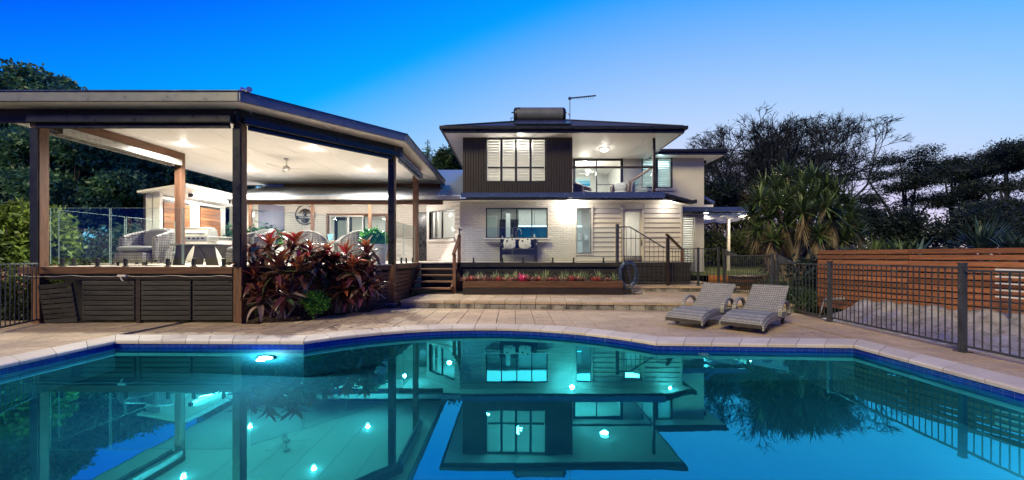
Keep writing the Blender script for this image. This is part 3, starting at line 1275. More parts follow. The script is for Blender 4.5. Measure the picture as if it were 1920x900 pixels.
# flood light on the roof corner
fl = thing('flood_light', 'small twin flood light fixed on the front corner of the pavilion roof', 'flood light', (-5.25, 7.62, 4.58))
MB().lathe((-5.22, 7.62, 4.58), [(.04, 0), (.04, .02), (.015, .03), (.015, .05)], 12).build('base', M['steel'], fl)
for s in (-1, 1):
    MB().xform(Matrix.Identity(4)).lathe((0, 0, 0), [(.015, -.06), (.035, -.05), (.05, .03), (.052, .04), (.0, .04)], 14, 'y').xform(Matrix.Translation((-5.22 + s * .06, 7.6, 4.62)) @ Matrix.Rotation(R(180 + s * 35), 4, 'Z')).build('lamp_head', M['steel'], fl, smooth=True)

# ---- frameless glass balustrades
def glass_fence(label, runs, cat='glass fence'):
    a0_ = runs[0][0]
    g = thing('glass_fence', label, cat, (a0_[0], a0_[1], DZ))
    for (a, b, zt) in runs:
        a, b = Vector(a), Vector(b)
        d = (b - a).normalized()
        ln = (b - a).length
        p = MB().bar((*a, (DZ + .05 + zt) / 2), (*b, (DZ + .05 + zt) / 2), .012, zt - DZ - .05)
        pn = p.build('glass_panel', M['fence_glass'], g)
        e = MB()
        e.bar((*a, zt + .003), (*b, zt + .003), .013, .005)
        e.bar((*(a - d * .004), DZ + .05), (*(a - d * .004), zt), .013, .005, (d.x, d.y, 0))
        e.bar((*(b + d * .004), DZ + .05), (*(b + d * .004), zt), .013, .005, (d.x, d.y, 0))
        e.build('polished_edge', M['edge_glass'], pn)
        for t in (.2, .8):
            c = a + d * (ln * t)
            s = MB().cbox((c.x, c.y, DZ + .085), (.05, .05, .17), Matrix.Rotation(math.atan2(d.y, d.x), 3, 'Z'))
            s.lathe((c.x, c.y, DZ), [(.055, 0), (.055, .012), (.03, .02)], 12)
            s.build('spigot', M['charcoal'], pn, bevel=.005)
    return g


y = 8.05
e1, e2, e3, e4 = PX(95, y), PX(207, y), PX(343, y), PX(438, y)
glass_fence('clear glass balustrade on the front deck edge between the two front pavilion posts', [((e1, y), (e2 - .02, y), 2.37), ((e2 + .02, y), (e3 - .02, y), 2.37), ((e3 + .02, y), (e4, y), 2.37)])
glass_fence('clear glass balustrade along the left side of the pavilion deck', [((-9.75, 8.35), (-9.75, 9.75), 2.36), ((-9.75, 9.80), (-9.75, 11.2), 2.36)])
glass_fence('clear glass balustrade on the angled deck edge behind the red leaved bushes', [(CH(.2), CH(1.2), 2.36), (CH(1.24), CH(2.2), 2.36), (CH(2.24), CH(CHL - .2), 2.36)])
glass_fence('clear glass balustrade between the two right hand pavilion posts', [((-3.36, 10.8), (-3.38, 11.95), 2.36), ((-3.38, 12.0), (-3.38, 13.3), 2.36)])
yy = DFY + .04
xs = [PX(v, yy) for v in (868, 960, 1022, 1080, 1152)]
glass_fence('clear glass balustrade above the flower planter in front of the bench', [((PX(870, yy), yy), (PX(960, yy), yy), 2.36), ((PX(962, yy), yy), (PX(1055, yy), yy), 2.36), ((PX(1057, yy), yy), (PX(1150, yy), yy), 2.36)])

# ---- planter box in front of the deck
pl = thing('planter_box', 'long low dark timber planter box below the deck filled with red and green plants', 'planter', (.6, 12.2, .19))
px0, px1, py0, py1 = PX(868, 12.0), PX(1168, 12.0), 11.98, 13.3
for k, (z0, z1) in enumerate(((.19, .395), (.405, .60))):
    MB().box(px0, px1, py0, py0 + .05, z0, z1).build('front_board', M['wood_x'] if k else M['beam_dark'], pl, bevel=.005)
    for xx in (px0, px1 - .05):
        MB().box(xx, xx + .05, py0 + .052, py1, z0, z1).build('side_board', M['wood_y'], pl, bevel=.005)
soilp = MB()
nx, ny = 60, 12
for j in range(ny + 1):
    for i in range(nx + 1):
        xx, yy_ = px0 + .05 + (px1 - px0 - .1) * i / nx, py0 + .05 + (py1 - py0 - .05) * j / ny
        soilp.v.append(Vector((xx, yy_, .545 + .03 * noise.noise(Vector((xx * 5, yy_ * 5, 0))))))
for j in range(ny):
    for i in range(nx):
        a = j * (nx + 1) + i
        soilp.f.append((a, a + 1, a + nx + 2, a + nx + 1))
soilp.build('potting_soil', M['mulch'], pl, smooth=True)
# ================================================================== HOUSE
def brick_mat(name, col):
    """Painted brickwork: courses and perpends in relief, uneven faces."""
    t = NT(name)
    sp = t.n('ShaderNodeSeparateXYZ')
    t.l(t.pos(), sp.inputs[0])
    ad = t.n('ShaderNodeMath', operation='ADD')
    t.l(sp.outputs[0], ad.inputs[0])
    t.l(sp.outputs[1], ad.inputs[1])
    cb = t.n('ShaderNodeCombineXYZ')
    t.l(ad.outputs[0], cb.inputs[0])
    t.l(sp.outputs[2], cb.inputs[1])
    br = t.n('ShaderNodeTexBrick')
    br.inputs['Scale'].default_value = 1
    br.inputs['Brick Width'].default_value = .24
    br.inputs['Row Height'].default_value = .086
    br.inputs['Mortar Size'].default_value = .008
    br.inputs['Mortar Smooth'].default_value = .4
    br.inputs['Color1'].default_value = (.85, .85, .85, 1)
    br.inputs['Color2'].default_value = (1, 1, 1, 1)
    br.inputs['Mortar'].default_value = (.2, .2, .2, 1)
    t.l(cb.outputs[0], br.inputs['Vector'])
    n1 = t.tex(9, 5, coord='World')
    n2 = t.tex(1.2, 4, coord='World')
    c = t.mixc(t.mrange(n2, .35, .7, 0, 1), col, tuple(k * .86 for k in col))
    c = t.mixc(t.mrange(br.outputs['Fac'], 0, 1, 0, .55), c, tuple(k * .5 for k in col))  # joints coloured darker to draw the shading grazing lamp light gives the courses
    h = t.n('ShaderNodeMath', operation='MULTIPLY_ADD')
    t.l(n1, h.inputs[0])
    h.inputs[1].default_value = .9
    t.l(t.mrange(br.outputs['Fac'], 0, 1, 1, 0), h.inputs[2])
    return t.done(t.bsdf(c, .6, 0, .3, t.bump(h.outputs[0], 1.0, .03)))


M['brick'] = brick_mat('painted_brick', (.60, .565, .52))
M['render'] = mat('rendered_wall', (.58, .55, .51), .7, vary=.06, bump=.25, bscale=35, coord='World', scale=1.5, rnd=0)
M['board'] = mat('weatherboard_paint', (.50, .465, .42), .5, vary=.05, bump=.06, coord='World', scale=2, rnd=.06)
M['inner'] = mat('interior_paint', (.74, .73, .70), .6, vary=.03, bump=.02, rnd=0)
M['teal_splash'] = mat('teal_splashback', (.01, .12, .21), .08, vary=.15, bump=0, rnd=0, scale=2)
M['cabinet'] = mat('cabinet_white', (.70, .73, .71), .3, vary=.03, bump=0, rnd=.03)
M['bench'] = mat('bench_top', (.66, .65, .62), .2, vary=.05, bump=0)
M['dark_door'] = mat('dark_door', (.02, .02, .022), .3, vary=.2, bump=.05, rnd=0)
M['blade'] = None
t = NT('shutter_paint')
p_ = t.bsdf((.78, .77, .74), .45)
tl_ = t.n('ShaderNodeBsdfTranslucent')
tl_.inputs[0].default_value = (.78, .76, .72, 1)
ms_ = t.n('ShaderNodeMixShader')
ms_.inputs[0].default_value = .45
t.l(p_.outputs[0], ms_.inputs[1])
t.l(tl_.outputs[0], ms_.inputs[2])
M['blade'] = t.done(ms_)

house = thing('house', 'two storey white brick house with dark hipped roof and dark clad upper window box', 'house', (1.5, 16, 0))
WY = 14.9                                   # front wall plane
LZ0, LZ1 = DZ - .05, 3.56


def wall(x0, x1, z0, z1, y, holes=(), thick=.2):
    """Wall in the plane y with openings, with reveals."""
    xs = sorted({x0, x1, *[h[0] for h in holes], *[h[1] for h in holes]})
    zs = sorted({z0, z1, *[h[2] for h in holes], *[h[3] for h in holes]})
    def solid(i, j):
        if i < 0 or j < 0 or i >= len(xs) - 1 or j >= len(zs) - 1:
            return False
        cx, cz = (xs[i] + xs[i + 1]) / 2, (zs[j] + zs[j + 1]) / 2
        return not any(h[0] < cx < h[1] and h[2] < cz < h[3] for h in holes)
    mb = MB()
    for i in range(len(xs) - 1):
        for j in range(len(zs) - 1):
            if not solid(i, j):
                continue
            a, b, c, d = xs[i], xs[i + 1], zs[j], zs[j + 1]
            for yy, fl_ in ((y, 0), (y + thick, 1)):
                q = [(a, yy, c), (b, yy, c), (b, yy, d), (a, yy, d)]
                mb.add(q, [(0, 1, 2, 3) if not fl_ else (3, 2, 1, 0)])
            if not solid(i - 1, j):
                mb.add([(a, y, c), (a, y + thick, c), (a, y + thick, d), (a, y, d)], [(3, 2, 1, 0)])
            if not solid(i + 1, j):
                mb.add([(b, y, c), (b, y + thick, c), (b, y + thick, d), (b, y, d)], [(0, 1, 2, 3)])
            if not solid(i, j - 1):
                mb.add([(a, y, c), (b, y, c), (b, y + thick, c), (a, y + thick, c)], [(3, 2, 1, 0)])
            if not solid(i, j + 1):
                mb.add([(a, y, d), (b, y, d), (b, y + thick, d), (a, y + thick, d)], [(0, 1, 2, 3)])
    return mb


def rotated(mb, o, ang):
    return mb.xform(Matrix.Translation((o[0], o[1], 0)) @ Matrix.Rotation(ang, 4, 'Z'))


def room(x0, x1, y0, y1, z0, z1, m=None, skip=()):
    """Inward facing shell, open towards the viewer's wall."""
    mb = MB()
    v = [(x0, y0, z0), (x1, y0, z0), (x1, y1, z0), (x0, y1, z0), (x0, y0, z1), (x1, y0, z1), (x1, y1, z1), (x0, y1, z1)]
    fs = {'floor': (0, 1, 2, 3), 'top': (7, 6, 5, 4), 'left': (0, 3, 7, 4), 'right': (2, 1, 5, 6), 'back': (3, 2, 6, 7)}
    mb.add(v, [f for k, f in fs.items() if k not in skip])
    return mb.build('interior_wall', m or M['inner'], house)


def frame_bars(mb, x0, x1, z0, z1, y, w, dep):
    mb.box(x0, x0 + w, y, y + dep, z0, z1).box(x1 - w, x1, y, y + dep, z0, z1)
    mb.box(x0 + w, x1 - w, y, y + dep, z0, z0 + w).box(x0 + w, x1 - w, y, y + dep, z1 - w, z1)
    return mb


def rect_frame(x0, x1, z0, z1, y0, y1, w):
    """One connected ring-shaped frame."""
    mb = MB()
    o = [(x0, z0), (x1, z0), (x1, z1), (x0, z1)]
    i = [(x0 + w, z0 + w), (x1 - w, z0 + w), (x1 - w, z1 - w), (x0 + w, z1 - w)]
    for y in (y0, y1):
        mb.v += [Vector((p[0], y, p[1])) for p in o] + [Vector((p[0], y, p[1])) for p in i]
    for k in range(4):
        j = (k + 1) % 4
        mb.f += [(k, j, 4 + j, 4 + k), (8 + k, 12 + k, 12 + j, 8 + j), (k, 8 + k, 8 + j, j), (4 + k, 4 + j, 12 + j, 12 + k)]
    return mb


def window(x0, x1, z0, z1, y, cols, fm, parent=None, w=.045, mull=.035, transoms=(), gm=None, setback=.05, xf=None):
    parent = parent or house
    T = (lambda m: m.xform(xf)) if xf is not None else (lambda m: m)
    fr = T(rect_frame(x0, x1, z0, z1, y + setback, y + setback + .07, w)).build('window', fm, parent)
    cs = [x0 + w * .7 + (x1 - x0 - 1.4 * w) * c for c in cols]
    for c in cs[1:-1]:
        T(MB().box(c - mull / 2, c + mull / 2, y + setback + .006, y + setback + .062, z0 + w, z1 - w)).build('mullion', fm, fr)
    zb = [z0 + w * .7] + list(transoms) + [z1 - w * .7]
    for z in transoms:
        for a, b in zip(cs, cs[1:]):
            T(MB().box(a + mull / 2, b - mull / 2, y + setback + .008, y + setback + .06, z - .025, z + .025)).build('transom', fm, fr)
    for a, b in zip(cs, cs[1:]):
        for c, d in zip(zb, zb[1:]):
            T(MB().add([(a, y + setback + .034, c), (b, y + setback + .034, c), (b, y + setback + .034, d), (a, y + setback + .034, d)], [(0, 1, 2, 3)])).build('pane', gm or M['glass'], fr)
    return fr


# ---- lower front: brick with the kitchen window, weatherboard block with tall window and door
X0, XB, X1 = PX(862, WY), PX(1077, WY), PX(1278, WY)
kw = (PX(911, WY), PX(1027, WY), PZ(447, WY), PZ(389.5, WY))
tw = (PX(1081, WY), PX(1108.5, WY), PZ(475, WY), PZ(390, WY))
dr = (PX(1168, WY), PX(1205, WY), DZ, PZ(392, WY))
bw_ = wall(X0, XB, LZ0, LZ1, WY, [kw]).build('brick_wall', M['brick'], house)
wb = wall(XB + .002, X1, 0.0, LZ1, WY + .03, [tw, dr]).build('weatherboard_wall', M['board'], house)
pitch = .183
z = .10
while z < LZ1 - .05:
    z1_ = min(z + pitch, LZ1)
    segs = [(XB + .06, X1 - .05)]
    for h in (tw, dr):
        g = .07
        if z1_ > h[2] - g and z < h[3] + g:
            ns = []
            for a, b in segs:
                if a < h[0] - g < b:
                    ns.append((a, h[0] - g))
                if a < h[1] + g < b:
                    ns.append((h[1] + g, b))
                if not (a < h[0] - g < b or a < h[1] + g < b):
                    ns.append((a, b))
            segs = ns
    for a, b in segs:
        if b - a < .02:
            continue
        mb = MB()
        yb, yt = WY - .022, WY + .022
        mb.add([(a, yb, z), (b, yb, z), (b, yt, z1_), (a, yt, z1_), (a, yb + .03, z - .012), (b, yb + .03, z - .012), (b, WY + .028, z1_), (a, WY + .028, z1_)],
               [(0, 1, 2, 3), (4, 5, 1, 0), (0, 3, 7, 4), (1, 5, 6, 2), (3, 2, 6, 7), (4, 7, 6, 5)])
        mb.build('weatherboard', M['board'], wb)
    z += pitch
MB().box(XB, XB + .055, WY - .035, WY + .028, .1, LZ1).build('corner_board', M['board'], wb)
MB().box(X1 - .05, X1 + .02, WY - .035, WY + .06, .1, LZ1).build('corner_board', M['board'], wb)
MB().box(X1 - .02, X1, WY + .24, 18.0, .1, LZ1 - .05).build('side_wall', M['board'], house)
# kitchen window, its projecting sill
kf = window(*kw, WY, [0, .245, .5, .75, 1], M['charcoal'], w=.04, mull=.04, setback=.03)
MB().box(kw[0] - .04, kw[1] + .03, WY - .30, WY + .03, kw[2] - .05, kw[2] - .002).build('sill', M['white_paint'], kf, bevel=.006)
MB().box(kw[0] - .02, kw[1] + .01, WY - .27, WY - .003, kw[2] - .16, kw[2] - .052).build('sill_bracket', M['brick'], kf)
tf = window(*tw, WY, [0, 1], M['charcoal'], w=.022, setback=-.005)
rect_frame(tw[0] - .065, tw[1] + .065, tw[2] - .075, tw[3] + .06, WY - .04, WY + .02, .062).build('architrave', M['board'], tf)
# back door, half glazed with a dark mat-like step
df = rect_frame(dr[0] - .06, dr[1] + .06, dr[2] - .02, dr[3] + .06, WY - .04, WY + .12, .058).build('door', M['board'], house)
rect_frame(dr[0] + .0, dr[1] - .0, dr[2] + .02, dr[3], WY + .05, WY + .09, .105).build('door_leaf', M['cream'], df)
MB().add([(dr[0] + .1, WY + .07, dr[2] + .1), (dr[1] - .1, WY + .07, dr[2] + .1), (dr[1] - .1, WY + .07, dr[3] - .1), (dr[0] + .1, WY + .07, dr[3] - .1)], [(0, 1, 2, 3)]).build('pane', M['glass'], df)
MB().tube([(dr[1] - .05, WY + .04, 2.0), (dr[1] - .05, WY, 2.0), (dr[1] - .05, WY - .02, 1.94), (dr[1] - .05, WY, 1.80), (dr[1] - .05, WY + .04, 1.80)], .016, 8).build('handle', M['dark_door'], df)

# ---- angled wall and the recessed verandah wall
ang = math.atan2(16.5 - WY, -3.68 - X0)
AL = math.hypot(16.5 - WY, -3.68 - X0)
# local frame: x along the wall from the far corner to the near corner
o_far = (-3.68, 16.5)
rz = math.atan2(WY - 16.5, X0 + 3.68)
XF = Matrix.Translation((o_far[0], o_far[1], 0)) @ Matrix.Rotation(rz, 4, 'Z')
aw = (.16, AL - .32, PZ(448, 15.7), PZ(392, 15.4))
wall(0, AL, LZ0, LZ1, 0, [aw]).xform(XF).build('angled_wall', M['brick'], house)
af = window(*aw, 0, [0, .5, 1], M['charcoal'], w=.04, mull=.05, setback=.02, xf=XF)
MB().box(aw[0] - .05, aw[1] + .05, -.08, .02, aw[2] - .11, aw[2] - .003).xform(XF).build('sill', M['brick'], af)
rm = MB()
zc = LZ1 - .03
pa_, pb_, pc_, pd2 = (-3.5, 16.75), (X0 + .03, WY + .3), (X0 + .03, 19.0), (-3.5, 19.0)
for p_, q_ in ((pb_, pc_), (pc_, pd2), (pd2, pa_)):
    rm.add([(*p_, DZ), (*q_, DZ), (*q_, zc), (*p_, zc)], [(0, 1, 2, 3)])
rm.add([(*p_, DZ) for p_ in (pa_, pb_, pc_, pd2)] + [(*p_, zc) for p_ in (pa_, pb_, pc_, pd2)], [(0, 1, 2, 3), (7, 6, 5, 4)])
rm.build('interior_wall', M['inner'], house)
RY = 17.4
sd_ = (PX(613, RY), PX(727, RY), DZ, PZ(400.5, RY))
dd = (PX(783, RY), PX(801, RY), DZ, PZ(398, RY))
wall(-12.7, -3.4, LZ0, 4.0, RY, [sd_, dd]).build('verandah_wall', M['brick'], house)
MB().box(PX(485, RY), PX(533, RY), RY - .03, RY - .002, DZ, 3.72).build('shaded_wall_panel', mat('shaded_wall_panel', (.16, .16, .24), .6, vary=.08, bump=.1), house)  # grey blue sheet put in for a wall section in shade
rect_frame(dd[0], dd[1], dd[2], dd[3], RY - .02, RY + .06, .04).build('security_door', M['charcoal'], house)
MB().box(dd[0] + .04, dd[1] - .04, RY + .0, RY + .02, dd[2] + .04, dd[3] - .04).build('security_mesh', M['dark_door'], house)
# sliding doors
sf = rect_frame(sd_[0], sd_[1], sd_[2], sd_[3], RY - .05, RY + .10, .075).build('sliding_door', M['wood_x'], house)
for k, (a, b, yy_, fm_) in enumerate(((.0, .33, .05, 'white_paint'), (.33, .60, .02, 'white_paint'), (.60, 1.0, .05, 'charcoal'))):
    a_, b_ = sd_[0] + .08 + (sd_[1] - sd_[0] - .16) * a, sd_[0] + .08 + (sd_[1] - sd_[0] - .16) * b
    lf = rect_frame(a_ + .003, b_ - .003, sd_[2] + .08, sd_[3] - .08, RY + yy_, RY + yy_ + .03, .05).build('door_leaf', M[fm_], sf)
    MB().add([(a_ + .04, RY + yy_ + .015, sd_[2] + .12), (b_ - .04, RY + yy_ + .015, sd_[2] + .12), (b_ - .04, RY + yy_ + .015, sd_[3] - .12), (a_ + .04, RY + yy_ + .015, sd_[3] - .12)], [(0, 1, 2, 3)]).build('pane', M['glass'], sf)
room(-9.6, -4.45, RY + .21, RY + 4.2, DZ, 3.6)
# inner door with frosted pane seen through the opening
x0_, x1_ = PX(632, RY + .9), PX(655, RY + .9)
rect_frame(x0_ - .12, x1_ + .12, DZ, 3.2, RY + .88, RY + .94, .15).build('inner_door', M['beam_dark'], house)
MB().box(x0_ + .03, x1_ - .03, RY + .90, RY + .92, DZ + .15, 3.05).build('frosted_pane', M['frosted'], house)

# ---- verandah roof with its posts and beam
VY = 14.35
vz = 3.47
slope = .34
vr = thing('verandah', 'long timber verandah with pale corrugated roof joining the pavilion to the house', 'verandah', (-7, 15, DZ))


def corrugated(mb, x0, x1, f_edge, f_top, pitch=.076, amp=.009, per=4, thick=False):
    """Corrugated sheet between two edges given as functions of x."""
    n_ = int((x1 - x0) / pitch * per)
    b = len(mb.v)
    for i in range(n_ + 1):
        xx = x0 + (x1 - x0) * i / n_
        dz = amp * math.cos(2 * PI * (xx - x0) / pitch)
        for f_ in (f_edge, f_top):
            y_, z_ = f_(xx)
            mb.v.append(Vector((xx, y_, z_ + dz)))
    for i in range(n_):
        o = b + 2 * i
        mb.f.append((o, o + 2, o + 3, o + 1))
    return mb


cr = corrugated(MB(), -10.5, X0 + .15, lambda x_: (VY - .04, vz + .14), lambda x_: (22.2, vz + .14 + slope * (22.2 - VY + .04)))
cr.build('roof_sheet', M['roof_pale'], vr, smooth=False)
MB().box(-10.5, X0 + .1, VY - .1, VY - .0, vz - .02, vz + .12).build('gutter', M['gutter_pale'], vr, bevel=.01)
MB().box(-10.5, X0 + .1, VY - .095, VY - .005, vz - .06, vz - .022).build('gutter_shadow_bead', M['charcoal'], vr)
MB().box(-10.4, X0 - .55, VY + .02, VY + .075, vz - .19, vz - .04).build('beam', M['wood_x'], vr)
MB().add([(-10.4, VY + .08, vz + .0), (X0 + .1, VY + .08, vz + .0), (X0 + .1, RY, 3.62), (-10.4, RY, 3.62)], [(0, 1, 2, 3)]).build('ceiling_lining', M['white_paint'], vr)
for px in (470, 586, 694):
    c = PX(px, VY + .05)
    MB().box(c - .05, c + .05, VY + .0, VY + .098, DZ, vz - .192).build('post', M['wood_z'], vr, bevel=.004)
wl = thing('wall_lantern', 'glowing white wall lamp under the verandah beside the shaded grey blue wall section', 'wall lamp', (PX(474, 16.6), 16.6, 3.1))
c = PX(474, 16.6)
MB().lathe((c, 16.6, 3.18), [(.0, .12), (.09, .1), (.1, .03), (.04, .0)], 16).build('shade', M['white_paint'], wl, smooth=True)
MB().lathe((c, 16.6, 3.10), [(0, -.06), (.05, -.04), (.06, .02), (.045, .07), (0, .075)], 14).build('bulb', glow('bulb_glow', (1, .93, .82), 9), wl, smooth=True)
MB().tube([(c, 16.6, 3.28), (c, 16.7, 3.34), (c, 17.38, 3.34)], .012, 8).build('bracket', M['charcoal'], wl)

# ---- front gutter band and narrow roof under the upper storey
GZ0, GZ1, GY = 3.50, 3.72, 14.25
MB().box(X0 + .12, 2.14, GY + .02, GY + .13, GZ0 + .03, GZ1 - .05).build('gutter', M['gutter'], house, bevel=.012)
MB().box(2.15, PX(1247, GY), GY - .03, GY + .1, GZ0, GZ1).build('balcony_gutter', M['gutter'], house, bevel=.012)
MB().box(X0 + .12, 5.5, GY + .05, GY + .10, GZ0 - .06, GZ0 - .002).build('fascia', M['charcoal'], house)
MB().box(X0 + .05, X1 + .0, GY + .11, WY + .0, LZ1 - .10, LZ1 - .07).build('soffit', M['white_paint'], house)
MB().box(X0 + .12, 2.14, GY + .05, WY, GZ1 - .045, GZ1 - .01).build('ledge_flashing', M['gutter'], house)
# sloped side roof at the right of the balcony
sx0, sx1 = PX(1247, GY), PX(1300, GY)
q = MB()
zt0, zt1 = PZ(362, GY), PZ(376, GY)
q.add([(sx0 + .01, GY - .02, zt0), (sx1, GY - .02, zt1), (sx1, 18.0, zt1), (sx0 + .01, 18.0, zt0), (sx0 + .01, GY - .02, zt0 - .11), (sx1, GY - .02, zt1 - .11), (sx1, 18.0, zt1 - .11), (sx0 + .01, 18.0, zt0 - .11)],
      [(0, 1, 2, 3), (7, 6, 5, 4), (0, 4, 5, 1), (1, 5, 6, 2), (2, 6, 7, 3), (3, 7, 4, 0)])
q.build('side_roof', M['charcoal'], house)
MB().box(sx1, sx1 + .12, GY - .05, 18.0, zt1 - .10, zt1 + .03).build('gutter', M['charcoal'], house, bevel=.01)
MB().add([(5.45, GY + .03, LZ1 - .1), (sx1 - .02, GY + .03, zt1 - .16), (X1 + .02, WY + .03, 3.3), (5.45, WY + .03, LZ1 + .02)], [(0, 1, 2, 3)]).build('soffit', M['white_paint'], house)

# ---- upper window box with grooved dark cladding
UY = 14.6
bx0, bx1 = PX(868, UY), PX(1073, UY)
uw = (PX(910.5, UY), PX(1024.5, UY), PZ(341.5, UY), PZ(259, UY))
UZ0, UZ1 = 3.70, 5.82
box = thing_box = wall(bx0, bx1, UZ0, UZ1, UY + .03, [(uw[0], uw[1], uw[2], UZ1)], .12).build('window_box', M['dark_clad'], house)
mb = MB()
gp = .098
ng = int(round((bx1 - bx0) / gp))
for i in range(ng):
    a, b = bx0 + (bx1 - bx0) * i / ng, bx0 + (bx1 - bx0) * (i + 1) / ng
    zt = UZ1 if (b <= uw[0] + .03 or a >= uw[1] - .03) else uw[2] - .005
    g = .011
    mb.add([(a + g, UY, UZ0), (b - g, UY, UZ0), (b - g, UY, zt), (a + g, UY, zt), (a, UY + .028, UZ0), (b, UY + .028, UZ0), (b, UY + .028, zt), (a, UY + .028, zt)],
           [(0, 1, 2, 3), (4, 0, 3, 7), (1, 5, 6, 2), (3, 2, 6, 7)])
tag(mb.build('cladding_boards', M['dark_clad'], box), kind='stuff')
MB().box(bx0 - .005, bx0 + .02, UY - .005, 18, UZ0, UZ1).build('box_side', M['dark_clad'], house)
MB().box(bx1 - .02, bx1 + .005, UY - .005, 17.8, UZ0, UZ1).build('box_side', M['dark_clad'], house)
t0 = PZ(313.5, UY)
uf = window(uw[0], uw[1], uw[2], uw[3] + .02, UY - .02, [0, .25, .5, .75, 1], M['charcoal'], w=.05, mull=.085, transoms=(t0,), setback=.06)
blade_a = bevel_box(.47, .085, .012, .004, 'shutter_blade', M['blade'])
cw = (uw[1] - uw[0]) / 4
for k in range(4):
    cxx = uw[0] + cw * (k + .5)
    sh = rect_frame(cxx - cw / 2 + .05, cxx + cw / 2 - .05, uw[2] + .05, uw[3], UY + .16, UY + .19, .03).build('shutter', M['blade'], house)
    zz = uw[2] + .10
    while zz < uw[3] - .03:
        piece('shutter_blade', blade_a, sh, (cxx, UY + .175, zz), (R(-52), 0, 0), ((cw - .17) / .47, 1, 1))
        zz += .104
room(bx0 + .04, bx1 - .04, UY + .25, 18.4, UZ0 + .02, UZ1 - .02)

# ---- balcony
BY = 17.8
floor = MB().box(2.24, 5.5, GY + .1, BY, 3.56, 3.62).build('balcony_floor', M['deck'], house)
sd2 = (PX(1074, BY) + .02, PX(1168, BY), 3.62, PZ(297, BY))
lw = (PX(1203, BY), PX(1260.5, BY), PZ(353, BY), PZ(295, BY))
WX1 = PX(1320, BY)
wing_y = 17.8
dlw = (PX(1278.5, wing_y), PX(1305, wing_y), PZ(520, wing_y), PZ(405, wing_y))
wall(2.2, WX1, .3, 5.95, BY, [sd2, lw, dlw]).build('wing_wall', M['render'], house)
MB().box(WX1 - .2, WX1, BY + .21, 24, .3, 5.9).build('wing_side_wall', M['render'], house)
MB().box(PX(1169.5, BY), PX(1201, BY), BY - .03, BY - .002, 3.62, 5.85).build('cream_panel', M['cream'], house)
bf = rect_frame(sd2[0], sd2[1], sd2[2], sd2[3], BY - .03, BY + .1, .05).build('balcony_door', M['charcoal'], house)
mid = PX(1119, BY)
for a, b, yy_ in ((sd2[0] + .05, mid + .03, .06), (mid - .03, sd2[1] - .05, .02)):
    lf = rect_frame(a, b, sd2[2] + .05, sd2[3] - .05, BY + yy_, BY + yy_ + .03, .055).build('door_leaf', M['charcoal'], bf)
    MB().add([(a + .05, BY + yy_ + .015, sd2[2] + .1), (b - .05, BY + yy_ + .015, sd2[2] + .1), (b - .05, BY + yy_ + .015, sd2[3] - .1), (a + .05, BY + yy_ + .015, sd2[3] - .1)], [(0, 1, 2, 3)]).build('pane', M['glass'], bf)
MB().box(mid + .03, sd2[1] - .1, BY + .025, BY + .03, 4.63, 4.66).build('door_rail', M['charcoal'], bf)
rb = room(2.3, 5.25, BY + .22, 21.8, 3.6, 5.95)
# louvre windows
blade_b = bevel_box(.6, .085, .012, .004, 'louvre_blade', M['blade'])
for nm, (x0, x1, z0, z1), ncol in (('louvre_window', lw, 2), ('louvre_door', dlw, 1)):
    fr = rect_frame(x0, x1, z0, z1, BY - .02, BY + .1, .05).build(nm, M['charcoal'] if ncol == 2 else M['white_paint'], house)
    w1 = (x1 - x0) / ncol
    for c in range(ncol):
        a, b = x0 + c * w1 + .05, x0 + (c + 1) * w1 - .05
        sh = rect_frame(a, b, z0 + .05, z1 - .05, BY + .11, BY + .15, .045).build('shutter', M['blade'], house)
        zz = z0 + .13
        while zz < z1 - .1:
            if not (ncol == 1 and zz < z0 + .75):
                piece('louvre_blade', blade_b, sh, ((a + b) / 2, BY + .13, zz), (R(-40), 0, 0), ((b - a - .1) / .6, 1, 1))
            zz += .105
    if ncol == 2:
        MB().box((x0 + x1) / 2 - .04, (x0 + x1) / 2 + .04, BY - .015, BY + .095, z0 + .051, z1 - .051).build('mullion', M['charcoal'], fr)
        MB().box(x0 - .05, x1 + .08, BY - .08, BY + .02, z0 - .12, z0 - .003).build('sill', M['render'], fr, bevel=.005)
    MB().add([(x0 + .04, BY + .05, z0 + .04), (x1 - .04, BY + .05, z0 + .04), (x1 - .04, BY + .05, z1 - .04), (x0 + .04, BY + .05, z1 - .04)], [(0, 1, 2, 3)]).build('pane', M['glass'], fr)
MB().box(dlw[0] + .05, dlw[1] - .05, BY + .115, BY + .145, dlw[2] + .05, dlw[2] + .7).build('door_panel', M['white_paint'], house)
room(5.6, WX1 - .22, BY + .22, 21.5, 3.7, 5.9)
room(5.6, WX1 - .22, BY + .22, 21.5, .5, 3.5)
# balustrade
PB = 14.62
post_x = PX(1226, PB)
MB().box(post_x - .045, post_x + .045, PB - .045, PB + .045, 3.62, 5.80).build('balcony_post', M['beam_dark'], house)
MB().box(bx1 + .01, post_x - .046, PB - .035, PB + .035, PZ(315.5, PB), PZ(312, PB)).build('balcony_rail', M['beam_dark'], house)
MB().box(bx1 + .05, post_x - .1, PB - .006, PB + .006, 3.68, 4.68).build('balustrade_glass', M['fence_glass'], house)
rz_ = PZ(313.5, PB)
MB().bar((post_x - .04, PB + .05, rz_), (post_x - .04, 17.45, rz_), .06, .07).build('balcony_rail', M['wood_y'], house)
MB().box(post_x - .006 - .04, post_x + .006 - .04, PB + .06, 17.4, 3.68, 4.62).build('balustrade_glass', M['fence_glass'], house)
MB().box(post_x - .09, post_x + .01, 17.45, 17.55, 3.62, 4.78).build('balcony_post', M['wood_z'], house)

# ---- roofs
EZ0, EZ1 = 5.80, 6.03
EY = 13.98
ex0, ex1 = PX(830, EY), PX(1283, EY)
apex = ((ex0 + ex1) / 2, EY + (ex1 - ex0) / 2 + .15, 7.86)
e_b = EY + (ex1 - ex0) + .3


